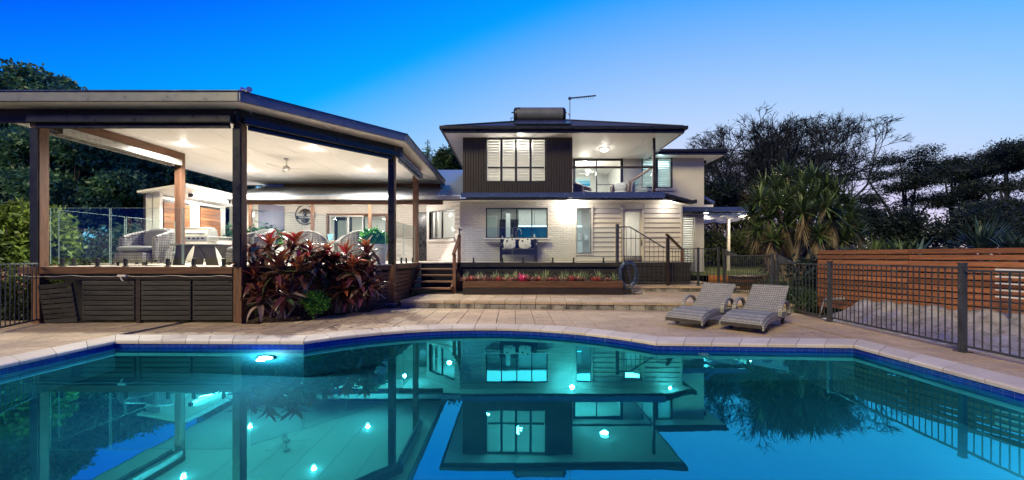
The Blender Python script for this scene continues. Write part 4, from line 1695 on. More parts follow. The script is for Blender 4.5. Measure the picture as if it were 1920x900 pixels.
def hip_roof(x0, x1, y0, y1, z_e, ap, name, m, pitch=.076, amp=.011):
    """Four slopes to a point, corrugation running up each slope."""
    rf = MB()
    base = [((x0, y0), (x1, y0)), ((x1, y0), (x1, y1)), ((x1, y1), (x0, y1)), ((x0, y1), (x0, y0))]
    for (a, b) in base:
        ln = math.dist(a, b)
        n_ = int(ln / pitch * 4)
        a, b = Vector(a), Vector(b)
        d = (b - a) / ln
        inw = Vector((-d.y, d.x))
        ta = (Vector(ap[:2]) - a).dot(d)
        run_ = (Vector(ap[:2]) - a).dot(inw)
        k = len(rf.v)
        for i in range(n_ + 1):
            s = ln * i / n_
            v = s / ta if s < ta else (ln - s) / (ln - ta)
            dz = amp * math.cos(2 * PI * s / pitch)
            p0 = a + d * s
            p1 = p0 + inw * (run_ * v)
            rf.v.append(Vector((*p0, z_e + dz)))
            rf.v.append(Vector((*p1, z_e + (ap[2] - z_e) * v + dz)))
        for i in range(n_):
            rf.f.append((k + 2 * i, k + 2 * i + 2, k + 2 * i + 3, k + 2 * i + 1))
    r_ = rf.build(name, m, house)
    for c in ((x0, y0), (x1, y0), (x1, y1), (x0, y1)):
        MB().bar((*c, z_e + .02), (ap[0], ap[1], ap[2] + .02), .16, .03).build('ridge_capping', m, r_)
    return r_


hip_roof(ex0, ex1, EY, e_b, EZ1, apex, 'main_roof', M['roofing'])
for (a, b) in (((ex0, EY), (ex1, EY)), ((ex0, e_b), (ex0, EY)), ((ex1, EY), (ex1, e_b))):
    a, b = Vector(a), Vector(b)
    d = (b - a).normalized()
    nn = Vector((d.y, -d.x))
    a2, b2 = a + nn * .05 - d * .10, b + nn * .05 + d * .10
    MB().bar((*a2, 5.975), (*b2, 5.975), .11, .115).build('gutter', M['charcoal'], house, bevel=.01)
    a3, b3 = a - nn * .01, b - nn * .01
    MB().bar((*a3, 5.858), (*b3, 5.858), .03, .115).build('fascia', M['charcoal'], house)
x = ex0 + .02
so_ = MB()
for x0, x1 in ((ex0 + .02, bx0 - .01), (bx0 - .01, bx1 + .01), (bx1 + .012, 3.85), (3.855, 5.0), (5.005, ex1 - .02)):
    y1 = BY + .0 if x0 >= bx1 else (UY + .16 if x0 > bx0 - .1 else e_b - .05)
    MB().box(x0 + .003, x1 - .003, EY + .01, y1 + .02, UZ1 + .005, UZ1 + .025).build('soffit_sheet', M['ceiling'], house)
# wing roof
wy0 = 17.2
wx1 = PX(1362, wy0)
hip_roof(3.0, wx1, wy0, wy0 + 8.4, 6.10, (6.2, wy0 + 4.2, 7.15), 'wing_roof', M['roofing'])
MB().box(4.5, wx1 + .08, wy0 - .06, wy0 + .05, 5.98, 6.10).build('gutter', M['charcoal'], house, bevel=.01)
MB().box(4.5, wx1, wy0 + .01, wy0 + .04, 5.86, 5.978).build('fascia', M['charcoal'], house)
MB().box(wx1 - .03, wx1 + .07, wy0 + .06, wy0 + 8.3, 5.98, 6.10).build('gutter', M['charcoal'], house, bevel=.01)
MB().box(5.3, wx1 - .02, wy0 + .05, wy0 + 8.2, 5.86, 5.88).build('soffit_sheet', M['ceiling'], house)
MB().box(WX1 + .02, WX1 + .3, BY + .4, BY + .7, 5.70, 5.85).build('rainwater_head', M['charcoal'], house)
# small hood on the wing's side wall
MB().add([(WX1 + .0, 18.3, 4.35), (WX1 + .75, 18.3, 3.95), (WX1 + .75, 20, 3.95), (WX1, 20, 4.35), (WX1 + .0, 18.3, 4.22), (WX1 + .75, 18.3, 3.82), (WX1 + .75, 20, 3.82), (WX1, 20, 4.22)],
         [(0, 1, 2, 3), (7, 6, 5, 4), (0, 4, 5, 1), (1, 5, 6, 2), (2, 6, 7, 3), (3, 7, 4, 0)]).build('side_hood', M['gutter'], house)
MB().box(WX1 + .01, WX1 + .7, 18.34, 19.9, 3.60, 3.80).build('hood_lining', M['white_paint'], house)

# ---- kitchen and rooms behind glass
KY = 18.1
room(X0 + .03, 4.0, WY + .24, KY, DZ - .02, LZ1 - .02)
room(4.05, X1 - .25, WY + .24, KY, DZ - .02, LZ1 - .02)
kit = thing('kitchen_cupboards', 'white kitchen cupboards over a blue green splashback seen through the kitchen windows', 'kitchen', (1, KY, DZ))
def kx(px, d): return PX(px, d)
for k in range(4):
    a, b = kx(972, KY - .3) + k * .72, kx(972, KY - .3) + (k + 1) * .72
    MB().box(a + .009, b - .009, KY - .36, KY - .01, 2.76, 3.5).build('upper_cupboard', M['cabinet'], kit, bevel=.004)
    for j in range(3):
        MB().box(a + .004, b - .004, KY - .60, KY - .01, DZ + .08 + j * .27, DZ + .08 + j * .27 + .262).build('drawer_front', M['cabinet'], kit, bevel=.004)
a, b = kx(972, KY - .3), kx(972, KY - .3) + 4 * .72
MB().box(a, b, KY - .62, KY - .01, DZ + .905, DZ + .945).build('bench_top', M['bench'], kit)
MB().box(a, b, KY - .03, KY - .012, DZ + .95, 2.75).build('splashback', M['teal_splash'], kit)
MB().box(a, b, KY - .34, KY - .32, 2.725, 2.755).build('led_strip', glow('led_glow', (.45, .8, 1), 5), kit)
MB().box(-.35, -.15, KY - .62, KY - .02, DZ, 3.3).build('tall_cupboard', M['cabinet'], kit)
MB().box(kx(937, KY), kx(971, KY), KY - .25, KY - .02, DZ, 3.06).build('doorway', M['dark_door'], kit)
MB().box(kx(951, KY), kx(953.5, KY), KY - .27, KY - .24, DZ, 3.0).build('door_edge', M['cabinet'], kit)
shelf = thing('kitchen_shelf', 'pale timber shelf unit at the left inside the kitchen window', 'shelf', (-1.3, KY, DZ))
MB().box(-1.55, -.75, KY - .32, KY - .02, 2.0, 2.06).build('shelf_board', M['fence_wood'], shelf)
MB().box(-1.55, -.75, KY - .32, KY - .02, 1.70, 1.85).build('shelf_board', M['fence_wood'], shelf)
MB().box(-1.5, -.8, KY - .05, KY - .02, 2.1, 3.2).build('picture', M['frosted'], shelf)
rect_frame(-1.55, -.75, 2.07, 3.25, KY - .09, KY - .05, .06).build('picture_frame', M['white_paint'], shelf)
# things on the window bench inside
bench = MB().box(kw[0], kw[1], WY + .25, WY + .75, kw[2] - .05, kw[2] - .012).build('window_bench', M['bench'], kit)
tp = thing('kitchen_tap', 'tall curved chrome kitchen tap in the middle of the kitchen window', 'tap', (kx(973, 15.3), 15.3, kw[2]))
c = kx(968, 15.3)
MB().tube([(c, 15.3, kw[2] - .01), (c, 15.3, kw[2] + .28), (c + .03, 15.3, kw[2] + .36), (c + .10, 15.3, kw[2] + .40), (c + .17, 15.3, kw[2] + .36), (c + .20, 15.3, kw[2] + .27), (c + .20, 15.3, kw[2] + .18)], .013, 10).build('spout', M['steel'], tp, smooth=True)
MB().lathe((c, 15.3, kw[2] - .012), [(.03, 0), (.03, .03), (.016, .05)], 12).build('base', M['steel'], tp)
tp2 = thing('water_tap', 'small chrome filter tap left of the tall tap in the kitchen window', 'tap', (kx(958, 15.3), 15.3, kw[2]))
c = kx(958, 15.3)
MB().tube([(c, 15.3, kw[2] - .01), (c, 15.3, kw[2] + .13), (c + .03, 15.3, kw[2] + .17), (c + .06, 15.3, kw[2] + .12)], .010, 8).build('spout', M['steel'], tp2, smooth=True)
MB().lathe((c, 15.3, kw[2] - .012), [(.022, 0), (.022, .03), (.012, .04)], 12).build('base', M['steel'], tp2)
for px, h, r, lab, m_ in ((936, .10, .035, 'small brown jar at the left corner of the kitchen window', 'fence_wood'), (942, .12, .04, 'pale ceramic jar beside the brown jar in the kitchen window', 'bench')):
    c = kx(px, 15.35)
    jar = thing('kitchen_jar', lab, 'jar', (c, 15.35, kw[2]))
    MB().lathe((c, 15.35, kw[2] - .012), [(r * .8, 0), (r, .02), (r, h * .7), (r * .6, h * .85)], 14).build('body', M[m_], jar, smooth=True)
    MB().lathe((c, 15.35, kw[2] - .012 + h * .86), [(r * .7, 0), (r * .7, .015), (.012, .02), (.012, .035), (0, .036)], 12).build('lid', M[m_], jar)
fg = thing('figurine', 'pale seated figurine on a dish at the right of the kitchen window', 'figurine', (kx(1002, 15.3), 15.3, kw[2]))
c = kx(1002, 15.3)
MB().lathe((c, 15.3, kw[2] - .012), [(0.0, 0), (.11, .004), (.12, .015), (.10, .012), (0, .01)], 18).build('dish', M['bench'], fg, smooth=True)
MB().lathe((c, 15.3, kw[2]), [(.06, 0), (.065, .04), (.04, .09), (.025, .12), (.034, .145), (.03, .17), (0, .185)], 14).build('body', M['frosted'], fg, smooth=True)
# appliances seen through the tall window
ap = thing('kettle', 'white kettle with a curved handle on the bench behind the tall window', 'kettle', (kx(1101, 17.6), 17.6, DZ + .945))
c = kx(1099, 17.6)
MB().lathe((c, 17.6, DZ + .945), [(.09, 0), (.1, .03), (.085, .16), (.05, .20), (0, .21)], 18).build('body', M['white_paint'], ap, smooth=True)
MB().tube([(c - .05, 17.6, DZ + 1.13), (c - .06, 17.6, DZ + 1.22), (c + .02, 17.6, DZ + 1.26), (c + .09, 17.6, DZ + 1.2), (c + .09, 17.6, DZ + 1.05)], .014, 8).build('handle', M['white_paint'], ap, smooth=True)
cn = thing('canister', 'white block shaped canister on the bench behind the tall window', 'canister', (kx(1085, 17.6), 17.6, DZ + .945))
c = kx(1086, 17.6)
MB().box(c - .09, c + .09, 17.5, 17.7, DZ + .947, DZ + 1.2).build('body', M['white_paint'], cn, bevel=.02)
MB().box(c - .07, c + .07, 17.52, 17.68, DZ + 1.202, DZ + 1.23).build('lid', M['white_paint'], cn, bevel=.01)

# ---- balcony room contents
pt = thing('beach_painting', 'framed blue and white striped seascape painting inside the balcony room', 'painting', (3.6, 21.7, 4.8))
pm = NT('seascape')
sp = pm.n('ShaderNodeSeparateXYZ')
pm.l(pm.n('ShaderNodeTexCoord').outputs['Generated'], sp.inputs[0])
cr_ = pm.n('ShaderNodeValToRGB')
els = cr_.color_ramp.elements
for k, (p_, c_) in enumerate(((0, (.75, .72, .62)), (.14, (.8, .9, .9)), (.2, (.02, .35, .7)), (.38, (.01, .25, .6)), (.46, (.35, .75, .9)), (.55, (.03, .4, .75)), (.68, (.5, .8, .9)), (.9, (.75, .85, .85)))):
    e = els[k] if k < 2 else els.new(p_)
    e.position = p_
    e.color = (*c_, 1)
nz = pm.tex(3, 3, stretch=(.3, 1, 3))
mm_ = pm.n('ShaderNodeMath', operation='MULTIPLY_ADD')
pm.l(nz, mm_.inputs[0]); mm_.inputs[1].default_value = .22
pm.l(sp.outputs[2], mm_.inputs[2])
sb_ = pm.n('ShaderNodeMath', operation='SUBTRACT')
pm.l(mm_.outputs[0], sb_.inputs[0]); sb_.inputs[1].default_value = .11
pm.l(sb_.outputs[0], cr_.inputs[0])
M['seascape'] = pm.done(pm.bsdf(cr_.outputs[0], .6))
pa, pb, pc, pd_ = PX(1079, 21.7), PX(1107, 21.7), PZ(353, 21.7), PZ(332, 21.7)
MB().box(pa, pb, 21.72, 21.77, pc, pd_).build('canvas', M['seascape'], pt)
rect_frame(pa - .06, pb + .06, pc - .06, pd_ + .06, 21.71, 21.78, .062).build('frame', M['white_paint'], pt)
f2 = thing('room_fan', 'small ceiling fan inside the upper room behind the balcony doors', 'ceiling fan', (PX(1102, 19.6), 19.6, 5.94))
c = PX(1102, 19.6)
MB().tube([(c, 19.6, 5.94), (c, 19.6, 5.62)], .015, 8).build('rod', M['steel'], f2)
MB().lathe((c, 19.6, 5.5), [(0, -.09), (.07, -.07), (.1, 0), (.07, .08), (.02, .12)], 16).build('motor', M['steel'], f2, smooth=True)
for k in range(3):
    MB().cbox((.36, 0, 0), (.55, .11, .012), Matrix.Rotation(R(12), 3, 'X')).xform(Matrix.Translation((c, 19.6, 5.52)) @ Matrix.Rotation(R(50 + 120 * k), 4, 'Z')).build('blade', M['steel'], f2)

# ---- balcony oyster light
ol = thing('oyster_light', 'round lit oyster light on the white balcony ceiling', 'ceiling light', (PX(1133, 16.1), 16.1, UZ1))
c = PX(1133, 16.1)
MB().lathe((c, 16.1, UZ1 + .004), [(.20, 0), (.20, -.03), (.17, -.035)], 24).build('rim', M['steel'], ol)
MB().lathe((c, 16.1, UZ1 - .03), [(.168, 0), (.15, -.05), (.09, -.085), (0, -.10)], 24).build('diffuser', glow('oyster_glow', (1, .9, .76), 8), ol, smooth=True)

# ---- solar water heater and aerial on the roof
RS = (apex[2] - EZ1) / (apex[1] - EY)
sw = thing('solar_water_heater', 'grey solar water heater tank with collector panels on the dark roof', 'water heater', (1.1, 15.4, 6.6))
ta, tb, ty = PX(963, 16.1), PX(1060, 16.1), 16.1
tz = EZ1 + RS * (ty - EY) + .30
tr = .31
M['tank'] = mat('tank_steel', (.17, .18, .19), .4, .3, vary=.08, bump=.02, rnd=0)
MB().lathe((0, ty, tz), [(tr, ta + .13), (tr, tb - .13)], 40, 'x').build('tank', M['tank'], sw, smooth=True)
for s, xx in ((-1, ta), (1, tb)):
    MB().lathe((0, ty, tz), [(0, xx), (tr * .75, xx), (tr * .93, xx - s * .04), (tr * 1.005, xx - s * .10), (tr * 1.005, xx - s * .135)], 32, 'x').build('end_cap', M['black'], sw, smooth=True)
for k in range(2):
    a = PX(966, 15.2) + k * 1.05
    y0, y1 = 14.42, 15.82
    off = .07
    z0, z1 = EZ1 + RS * (y0 - EY) + off, EZ1 + RS * (y1 - EY) + off
    q = MB()
    q.bar((a + .51, y0, z0), (a + .51, y1, z1), 1.02, .075)
    cp = q.build('collector', M['gutter'], sw)
    g = MB().bar((a + .51, y0 + .05, z0 + .045), (a + .51, y1 - .05, z1 + .045), .95, .012)
    g.build('collector_glass', M['black'], cp)
MB().tube([(PX(963, 14.42), 14.38, EZ1 + RS * .44 + .06), (PX(1070, 14.42), 14.38, EZ1 + RS * .44 + .06)], .03, 8).build('mounting_rail', M['gutter'], sw)
MB().tube([(tb - .02, ty - .1, tz + .1), (tb + .10, ty - .15, tz + .05), (tb + .14, ty - .3, tz - .15), (tb + .1, ty - .6, tz - .42)], .018, 8).build('pipe', M['steel'], sw)
MB().tube([(ta + .02, ty - .1, tz + .08), (ta - .09, ty - .1, tz + .08)], .03, 8).build('valve', M['gutter'], sw)
MB().tube([(ta + .02, ty - .2, tz - .16), (ta - .12, ty - .2, tz - .18), (ta - .08, ty - .5, tz - .4)], .015, 8).build('pipe', M['steel'], sw)


def text_mesh(s, size, name, m, parent, mtx, ext=.004):
    cu = bpy.data.curves.new(name, 'FONT')
    cu.body = s
    cu.size = size
    cu.align_x = 'CENTER'
    cu.extrude = ext
    cu.resolution_u = 3
    ob = bpy.data.objects.new(name, cu)
    COL.objects.link(ob)
    dg = bpy.context.evaluated_depsgraph_get()
    me = bpy.data.meshes.new_from_object(ob.evaluated_get(dg))
    bpy.data.objects.remove(ob)
    me.transform(Matrix.Translation(-WL[parent]) @ mtx)
    me.materials.clear()
    me.materials.append(m)
    return link(name, me, parent)


elev = R(38)
tm = Matrix.Translation((PX(985, ty), ty - (tr + .004) * math.cos(elev), tz + (tr + .004) * math.sin(elev) - .03)) @ Matrix.Rotation(PI / 2 - elev, 4, 'X')
text_mesh('Solahart', .17, 'lettering', M['black'], sw, tm)
st_ = MB()
for k in range(8):
    a = k * PI / 4
    st_.bar((.018 * math.cos(a), .018 * math.sin(a), 0), (.06 * math.cos(a), .06 * math.sin(a), 0), .018, .006)
st_.lathe((0, 0, -.003), [(0, 0), (.025, 0), (.025, .006), (0, .006)], 12)
st_.xform(Matrix.Translation((PX(972.6, ty), ty - (tr + .005) * math.cos(elev), tz + (tr + .005) * math.sin(elev) + .015)) @ Matrix.Rotation(PI / 2 - elev, 4, 'X'))
tag(st_.build('sun_emblem', M['black'], sw), kind='stuff')
an = thing('tv_aerial', 'slim television aerial on a mast beside the solar heater', 'aerial', (PX(1068, 16.6), 16.6, 7.1))
c, ay = PX(1068.5, 16.6), 16.6
az0, az1 = EZ1 + RS * (ay - EY), PZ(185, ay)
M['aerial'] = mat('aerial_metal', (.10, .14, .25), .35, .6, vary=.05, bump=0)
MB().tube([(c, ay, az0), (c, ay, az1 + .05)], .02, 8).build('mast', M['aerial'], an)
bz0, bz1 = PZ(184.5, ay), PZ(182, ay)
MB().tube([(c - .08, ay, bz0), (PX(1116, ay), ay - .15, bz1)], .032, 8).build('boom', M['aerial'], an)
MB().cbox((c, ay, bz0), (.1, .09, .1)).build('clamp', M['aerial'], an)
for k in range(11):
    xx = c + .1 + k * .088
    MB().tube([(xx - .03, ay - .18, bz0 - .12), (xx + .03, ay + .18, bz0 + .13)], .007, 5).build('element', M['aerial'], an)

# ---- carport at the right with its folding shade
cp = thing('carport', 'dark framed pergola with folded white shade cloth at the right side of the house', 'pergola', (10, 18.5, .3))
cy0 = 17.1
MB().box(PX(1277, cy0), PX(1432, cy0), cy0, cy0 + .12, PZ(396.5, cy0), PZ(388, cy0)).build('beam', M['gutter'], cp)
MB().box(X1 + .03, WX1 + .1, cy0 + .15, BY - .05, 3.30, 3.36).build('roof_sheet', M['charcoal'], cp)
for k in range(3):
    yb = cy0 + .9 + k * 1.2
    MB().box(WX1 + .05, PX(1432, cy0) - .2, yb, yb + .09, 3.25, 3.37).build('rafter', M['gutter'], cp)
for k in range(3):
    xx = WX1 + .15 + k * .85
    mb = MB()
    b = len(mb.v)
    nn_ = 14
    for i in range(nn_ + 1):
        yy_ = cy0 + .2 + 3.4 * i / nn_
        for u in range(5):
            t_ = u / 4
            mb.v.append(Vector((xx + .78 * t_, yy_, 3.23 - .13 * math.sin(PI * t_) - .02 * math.sin(i * 1.7))))
    for i in range(nn_):
        for u in range(4):
            a = i * 5 + u
            mb.f.append((a, a + 1, a + 6, a + 5))
    mb.build('shade_cloth', M['blade'], cp, smooth=True)
pxx = PX(1366, cy0 + 1.2)
MB().box(pxx - .05, pxx + .05, cy0 + 1.15, cy0 + 1.25, .2, 3.24).build('post', M['cream'], cp)
# ================================================================== POOL FENCES
def bar_mesh(h):
    return bevel_box(.015, .015, h, .003, 'fence_bar', M['fence_metal'])


def fence_panel(root, a, b, zb0, zb1, zt0, zt1, gap=.112, name='fence_panel'):
    """A rail-and-bar panel; zb/zt are bottom and top heights at each end."""
    a, b = Vector(a), Vector(b)
    ln = (b - a).length
    d = (b - a) / ln
    MB().bar((*a, zt0), (*b, zt1), .03, .03).build('top_rail', M['fence_metal'], root)
    MB().bar((*a, zb0), (*b, zb1), .03, .03).build('bottom_rail', M['fence_metal'], root)
    n_ = int(ln / gap)
    hm = (zt0 + zt1 - zb0 - zb1) / 2 - .03
    me = bar_mesh(hm)
    for k in range(1, n_):
        t_ = k / n_
        p = a.lerp(b, t_)
        z0, z1 = zb0 + (zb1 - zb0) * t_ + .015, zt0 + (zt1 - zt0) * t_ - .015
        piece('bar', me, root, (p.x, p.y, (z0 + z1) / 2), (0, 0, math.atan2(d.y, d.x)), (1, 1, (z1 - z0) / hm))


def fence_post(root, p, z0, z1, w=.065, ang=0):
    mb = MB().cbox((p[0], p[1], (z0 + z1) / 2), (w, w, z1 - z0), Matrix.Rotation(ang, 3, 'Z'))
    po = mb.build('post', M['fence_metal'], root, bevel=.006)
    MB().cbox((p[0], p[1], z1 + .006), (w + .008, w + .008, .012), Matrix.Rotation(ang, 3, 'Z')).build('cap', M['fence_metal'], po)
    MB().cbox((p[0], p[1], z0 + .006), (w + .07, w + .07, .012), Matrix.Rotation(ang, 3, 'Z')).build('base_plate', M['fence_metal'], po)


A_, B_, C_ = (6.48, 5.62), (6.66, 8.2), (6.84, 10.1)
pf = thing('pool_fence', 'grey metal pool fence running along the right side between pool and timber fence', 'fence', (6.5, 6, 0))
E_ = (6.34, 3.2)
fence_post(pf, A_, 0, 1.27, .072)
fence_post(pf, B_, 0, 1.26, .072)
fence_post(pf, C_, 0, 1.42, .066)
fence_panel(pf, (A_[0], A_[1] + .04), (B_[0], B_[1] - .04), .09, .09, 1.21, 1.21, .1)
fence_panel(pf, (B_[0], B_[1] + .04), (C_[0], C_[1] - .04), .09, .09, 1.2, 1.2, .115)
fence_panel(pf, E_, (A_[0] - .01, A_[1] - .05), .09, .09, 1.19, 1.17, .1)
MB().add([(C_[0] - .012, C_[1] - .04, 1.42), (C_[0] - .012, C_[1] - .04, 1.22), (C_[0] - .012, C_[1] - .62, 1.22), (C_[0] + .012, C_[1] - .04, 1.42), (C_[0] + .012, C_[1] - .04, 1.22), (C_[0] + .012, C_[1] - .62, 1.22)],
         [(0, 1, 2), (5, 4, 3), (0, 3, 4, 1), (1, 4, 5, 2), (2, 5, 3, 0)]).build('gusset', M['fence_metal'], pf)
gt = thing('pool_gate', 'grey metal pool gate between two tall posts beside the sun loungers', 'gate', (6.9, 11.6, .19))
G0, G1 = (6.86, 10.35), (7.06, 13.0)
fence_panel(gt, G0, G1, .29, .29, 1.39, 1.39, .11)
fence_post(gt, (G0[0], G0[1] - .02), .19, 1.44, .06)
fence_post(gt, (G1[0], G1[1] + .05), .19, 1.6, .075)
MB().add([(G1[0] - .012, G1[1], 1.6), (G1[0] - .012, G1[1], 1.42), (G1[0] - .012, G1[1] - .75, 1.40), (G1[0] + .012, G1[1], 1.6), (G1[0] + .012, G1[1], 1.42), (G1[0] + .012, G1[1] - .75, 1.40)],
         [(0, 1, 2), (5, 4, 3), (0, 3, 4, 1), (1, 4, 5, 2), (2, 5, 3, 0)]).build('gusset', M['fence_metal'], gt)
MB().cbox((G0[0] - .02, G0[1] + .08, 1.36), (.06, .12, .08)).build('latch', M['black'], gt)
rf = thing('pool_fence', 'grey metal pool fence on the upper paving in front of the weatherboard corner', 'fence', (6.5, 13.6, .36))
q0, q1, q2 = (PX(1252, 13.55), 13.55), (PX(1309, 13.45), 13.45), (7.0, 13.30)
fence_post(rf, q1, .36, 1.66, .065)
fence_post(rf, q2, .36, 1.66, .065)
fence_panel(rf, (q0[0] + .06, q0[1]), (q1[0] - .04, q1[1]), .44, .44, 1.63, 1.63, .1)
fence_panel(rf, (q1[0] + .04, q1[1]), (q2[0] - .04, q2[1]), .44, .44, 1.63, 1.63, .1)
# stair balustrade by the back door
sf_ = thing('stair_balustrade', 'dark metal balustrade stepping down beside the weatherboard door', 'balustrade', (4.6, 13.55, .36))
SY = 13.55
def sx(px): return PX(px, SY)
def sz(py): return PZ(py, SY)
fence_post(sf_, (sx(1157), SY - .02), .36, sz(421), .10)
prof = [(1160, 425.5), (1181, 425.5), (1246, 465)]
for (a, b) in zip(prof, prof[1:]):
    MB().bar((sx(a[0]), SY, sz(a[1])), (sx(b[0]), SY, sz(b[1])), .035, .035).build('top_rail', M['fence_metal'], sf_)
MB().bar((sx(1160), SY, sz(447)), (sx(1248), SY, sz(447)), .022, .022).build('mid_rail', M['fence_metal'], sf_)
MB().bar((sx(1196), SY, .46), (sx(1248), SY, .46), .03, .03).build('bottom_rail', M['fence_metal'], sf_)
for k in range(10):
    px = 1166 + k * 8.6
    top = 425.5 if px < 1181 else 425.5 + (px - 1181) / 65 * 39.5
    zb = 1.17 if px < 1190 else .47
    zt = sz(top) - .015
    piece('bar', bar_mesh(1.0), sf_, (sx(px), SY, (zb + zt) / 2), (0, 0, 0), (1, 1, zt - zb))
hr = thing('timber_handrail', 'short timber handrail on two dark posts at the right hand steps', 'handrail', (5.6, 13.3, .36))
h0, h1 = (sx(1251), 13.5), (PX(1279, 14.2), 14.2)
MB().box(h0[0] - .05, h0[0] + .05, 13.45, 13.55, .36, sz(446)).build('post', M['beam_dark'], hr, bevel=.004)
MB().box(h1[0] - .045, h1[0] + .045, 14.15, 14.25, .36, PZ(467, 14.2)).build('post', M['wood_z'], hr, bevel=.004)
MB().bar((h0[0] - .10, 13.36, sz(441) + .03), (h1[0] + .1, 14.42, PZ(468, 14.2)), .1, .05).build('rail', M['wood_x'], hr, bevel=.006)
# landing behind it
MB().box(3.64, 6.33, 13.95, 14.86, DZ - .035, DZ).build('landing_board', M['deck'], deck)
MB().box(3.64, 6.33, 13.93, 13.945, DZ - .15, DZ - .002).build('fascia_board', M['skirt'], deck)
for k in range(5):
    z = .43 + k * .135
    MB().box(3.64, 6.33, 13.97, 13.99, z - .06, z + .06).build('skirt_board', M['skirt'], deck)
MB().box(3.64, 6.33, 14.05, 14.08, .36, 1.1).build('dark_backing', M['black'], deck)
MB().box(3.61, 3.635, 13.45, 13.94, .2, DZ - .01).build('skirt_end', M['skirt'], deck)
ck = thing('slatted_crate', 'dark slatted crate standing on the deck in front of the weatherboard door', 'crate', (PX(1186, 14.6), 14.5, DZ))
ca, cb2 = PX(1169, 14.5), PX(1203, 14.5)
MB().box(ca, cb2, 14.45, 14.72, DZ + .002, DZ + .05).build('base', M['black'], ck)
for k in range(9):
    xx = ca + (cb2 - ca) * (k + .5) / 9
    MB().box(xx - .022, xx + .022, 14.44, 14.46, DZ + .052, DZ + .2).build('slat', M['charcoal'], ck)
MB().box(ca, cb2, 14.43, 14.74, DZ + .202, DZ + .225).build('top', M['black'], ck)

# left pool fence
lf_ = thing('pool_fence', 'pale grey metal pool fence at the left in front of flowering bushes', 'fence', (-9.6, 7.6, 0))
l0, l1 = (-9.84, 8.18), (-9.05, 6.45)
fence_post(lf_, l0, 0, 1.30, .075)
dv = (Vector(l1) - Vector(l0)).normalized()
fence_panel(lf_, (l0[0] + dv.x * .04, l0[1] + dv.y * .04), l1, .08, .08, 1.23, 1.23, .11)

# ================================================================== TIMBER SLAT FENCE
tf_ = thing('timber_fence', 'orange brown horizontal slat timber fence on the right behind the pool fence', 'fence', (8, 7.5, 0))
TFP = [(7.42, 9.5), (7.86, 7.75), (8.35, 6.1), (8.9, 4.2)]
ztop, sp_ = 1.515, .1155
for (a, b) in zip(TFP, TFP[1:]):
    d = (Vector(b) - Vector(a)).normalized()
    g = .004
    for k in range(12):
        z = ztop - .046 - k * sp_
        # wood grain runs along each slat: build along local X and turn it
        ln = math.dist(a, b) - 2 * g
        me = bevel_box(ln, .022, .091, .004, 'fence_slat', M['fence_wood'])
        mid = ((a[0] + b[0]) / 2, (a[1] + b[1]) / 2, z + random.uniform(-.003, .003))
        piece('slat', me, tf_, mid, (0, random.uniform(-.001, .001), math.atan2(d.y, d.x)))
    for t_ in (.02, .5):
        p = Vector(a).lerp(Vector(b), t_) + Vector((-d.y, d.x)) * .07
        MB().cbox((p.x, p.y, .75), (.08, .08, 1.5)).build('post', M['wood_z'], tf_)
# quilted silver pool cover lying on the bank between the two fences
def cover_mat():
    t = NT('silver_cover')
    n1 = t.tex(5, 5, coord='World', stretch=(1, 1, 1))
    n2 = t.tex(38, 4, coord='World')
    c = t.mixc(t.mrange(n1, .35, .65, 0, 1), (.30, .295, .28), (.55, .535, .50))
    return t.done(t.bsdf(c, t.mrange(n1, .3, .7, .22, .42), .3, .5, t.bump(n2, .45, .012)))


M['cover'] = cover_mat()
cv = MB()
nu, nvv = 110, 16
for i in range(nu + 1):
    t_ = i / nu
    y_ = 8.62 - t_ * 5.0
    xf = 6.80 + .0 - .035 * (8.62 - y_) * .9 + .0
    xb = 7.42 + (9.5 - y_) * .262 - .06
    for j in range(nvv + 1):
        v = j / nvv
        x_ = xf + (xb - xf) * v
        z = .03 + .40 * (v ** 1.5) + .045 * noise.noise(Vector((x_ * 3, y_ * 2.2, 0))) + .03 * noise.noise(Vector((x_ * 8, y_ * 6, 4))) + .022 * math.sin(y_ * 15 - x_ * 9 + 3 * noise.noise(Vector((x_ * 2, y_ * 2, 8))))
        if i == 0 or j == 0:
            z = .0
        cv.v.append(Vector((x_, y_, max(.0, z))))
for i in range(nu):
    for j in range(nvv):
        a = i * (nvv + 1) + j
        cv.f.append((a, a + nvv + 1, a + nvv + 2, a + 1))
co_ = cv.build('pool_cover', M['cover'], None, smooth=True)
sol = co_.modifiers.new('thickness', 'SOLIDIFY')
sol.thickness = .012
tag(co_, 'crumpled silver pool cover lying along the foot of the slat timber fence', 'pool cover')
# roller end of the cover
cr_t = thing('cover_roller', 'pale metal end stand of the pool cover beside the slat fence end', 'roller', (7.15, 8.75, 0))
MB().tube([(6.95, 8.85, .0), (7.05, 8.82, .42), (7.4, 8.8, .40)], .016, 8).build('leg', M['gutter_pale'], cr_t)
MB().tube([(7.05, 8.82, .42), (7.2, 8.85, .0)], .016, 8).build('leg', M['gutter_pale'], cr_t)
MB().tube([(7.0, 8.78, .40), (7.45, 8.78, .42)], .03, 10).build('axle', M['gutter_pale'], cr_t)
# white folded sheets leaning on the fence at the far right
ws = thing('white_rack', 'white slatted rack leaning on the timber slat fence at the right edge', 'rack', (8.05, 6.0, 0))
for k in range(5):
    z = 1.15 - k * .11
    p0, p1 = (7.98, 6.45, z), (8.35, 5.2, z - .02)
    MB().bar(p0, p1, .016, .022 if k else .04).build('slat', M['white_paint'], ws)
MB().bar((8.03, 6.3, .2), (8.03, 6.3, 1.12), .02, .03, (1, 0, 0)).build('leg', M['gutter'], ws)
MB().bar((8.36, 5.24, .2), (8.36, 5.24, 1.1), .02, .03, (1, 0, 0)).build('leg', M['gutter'], ws)
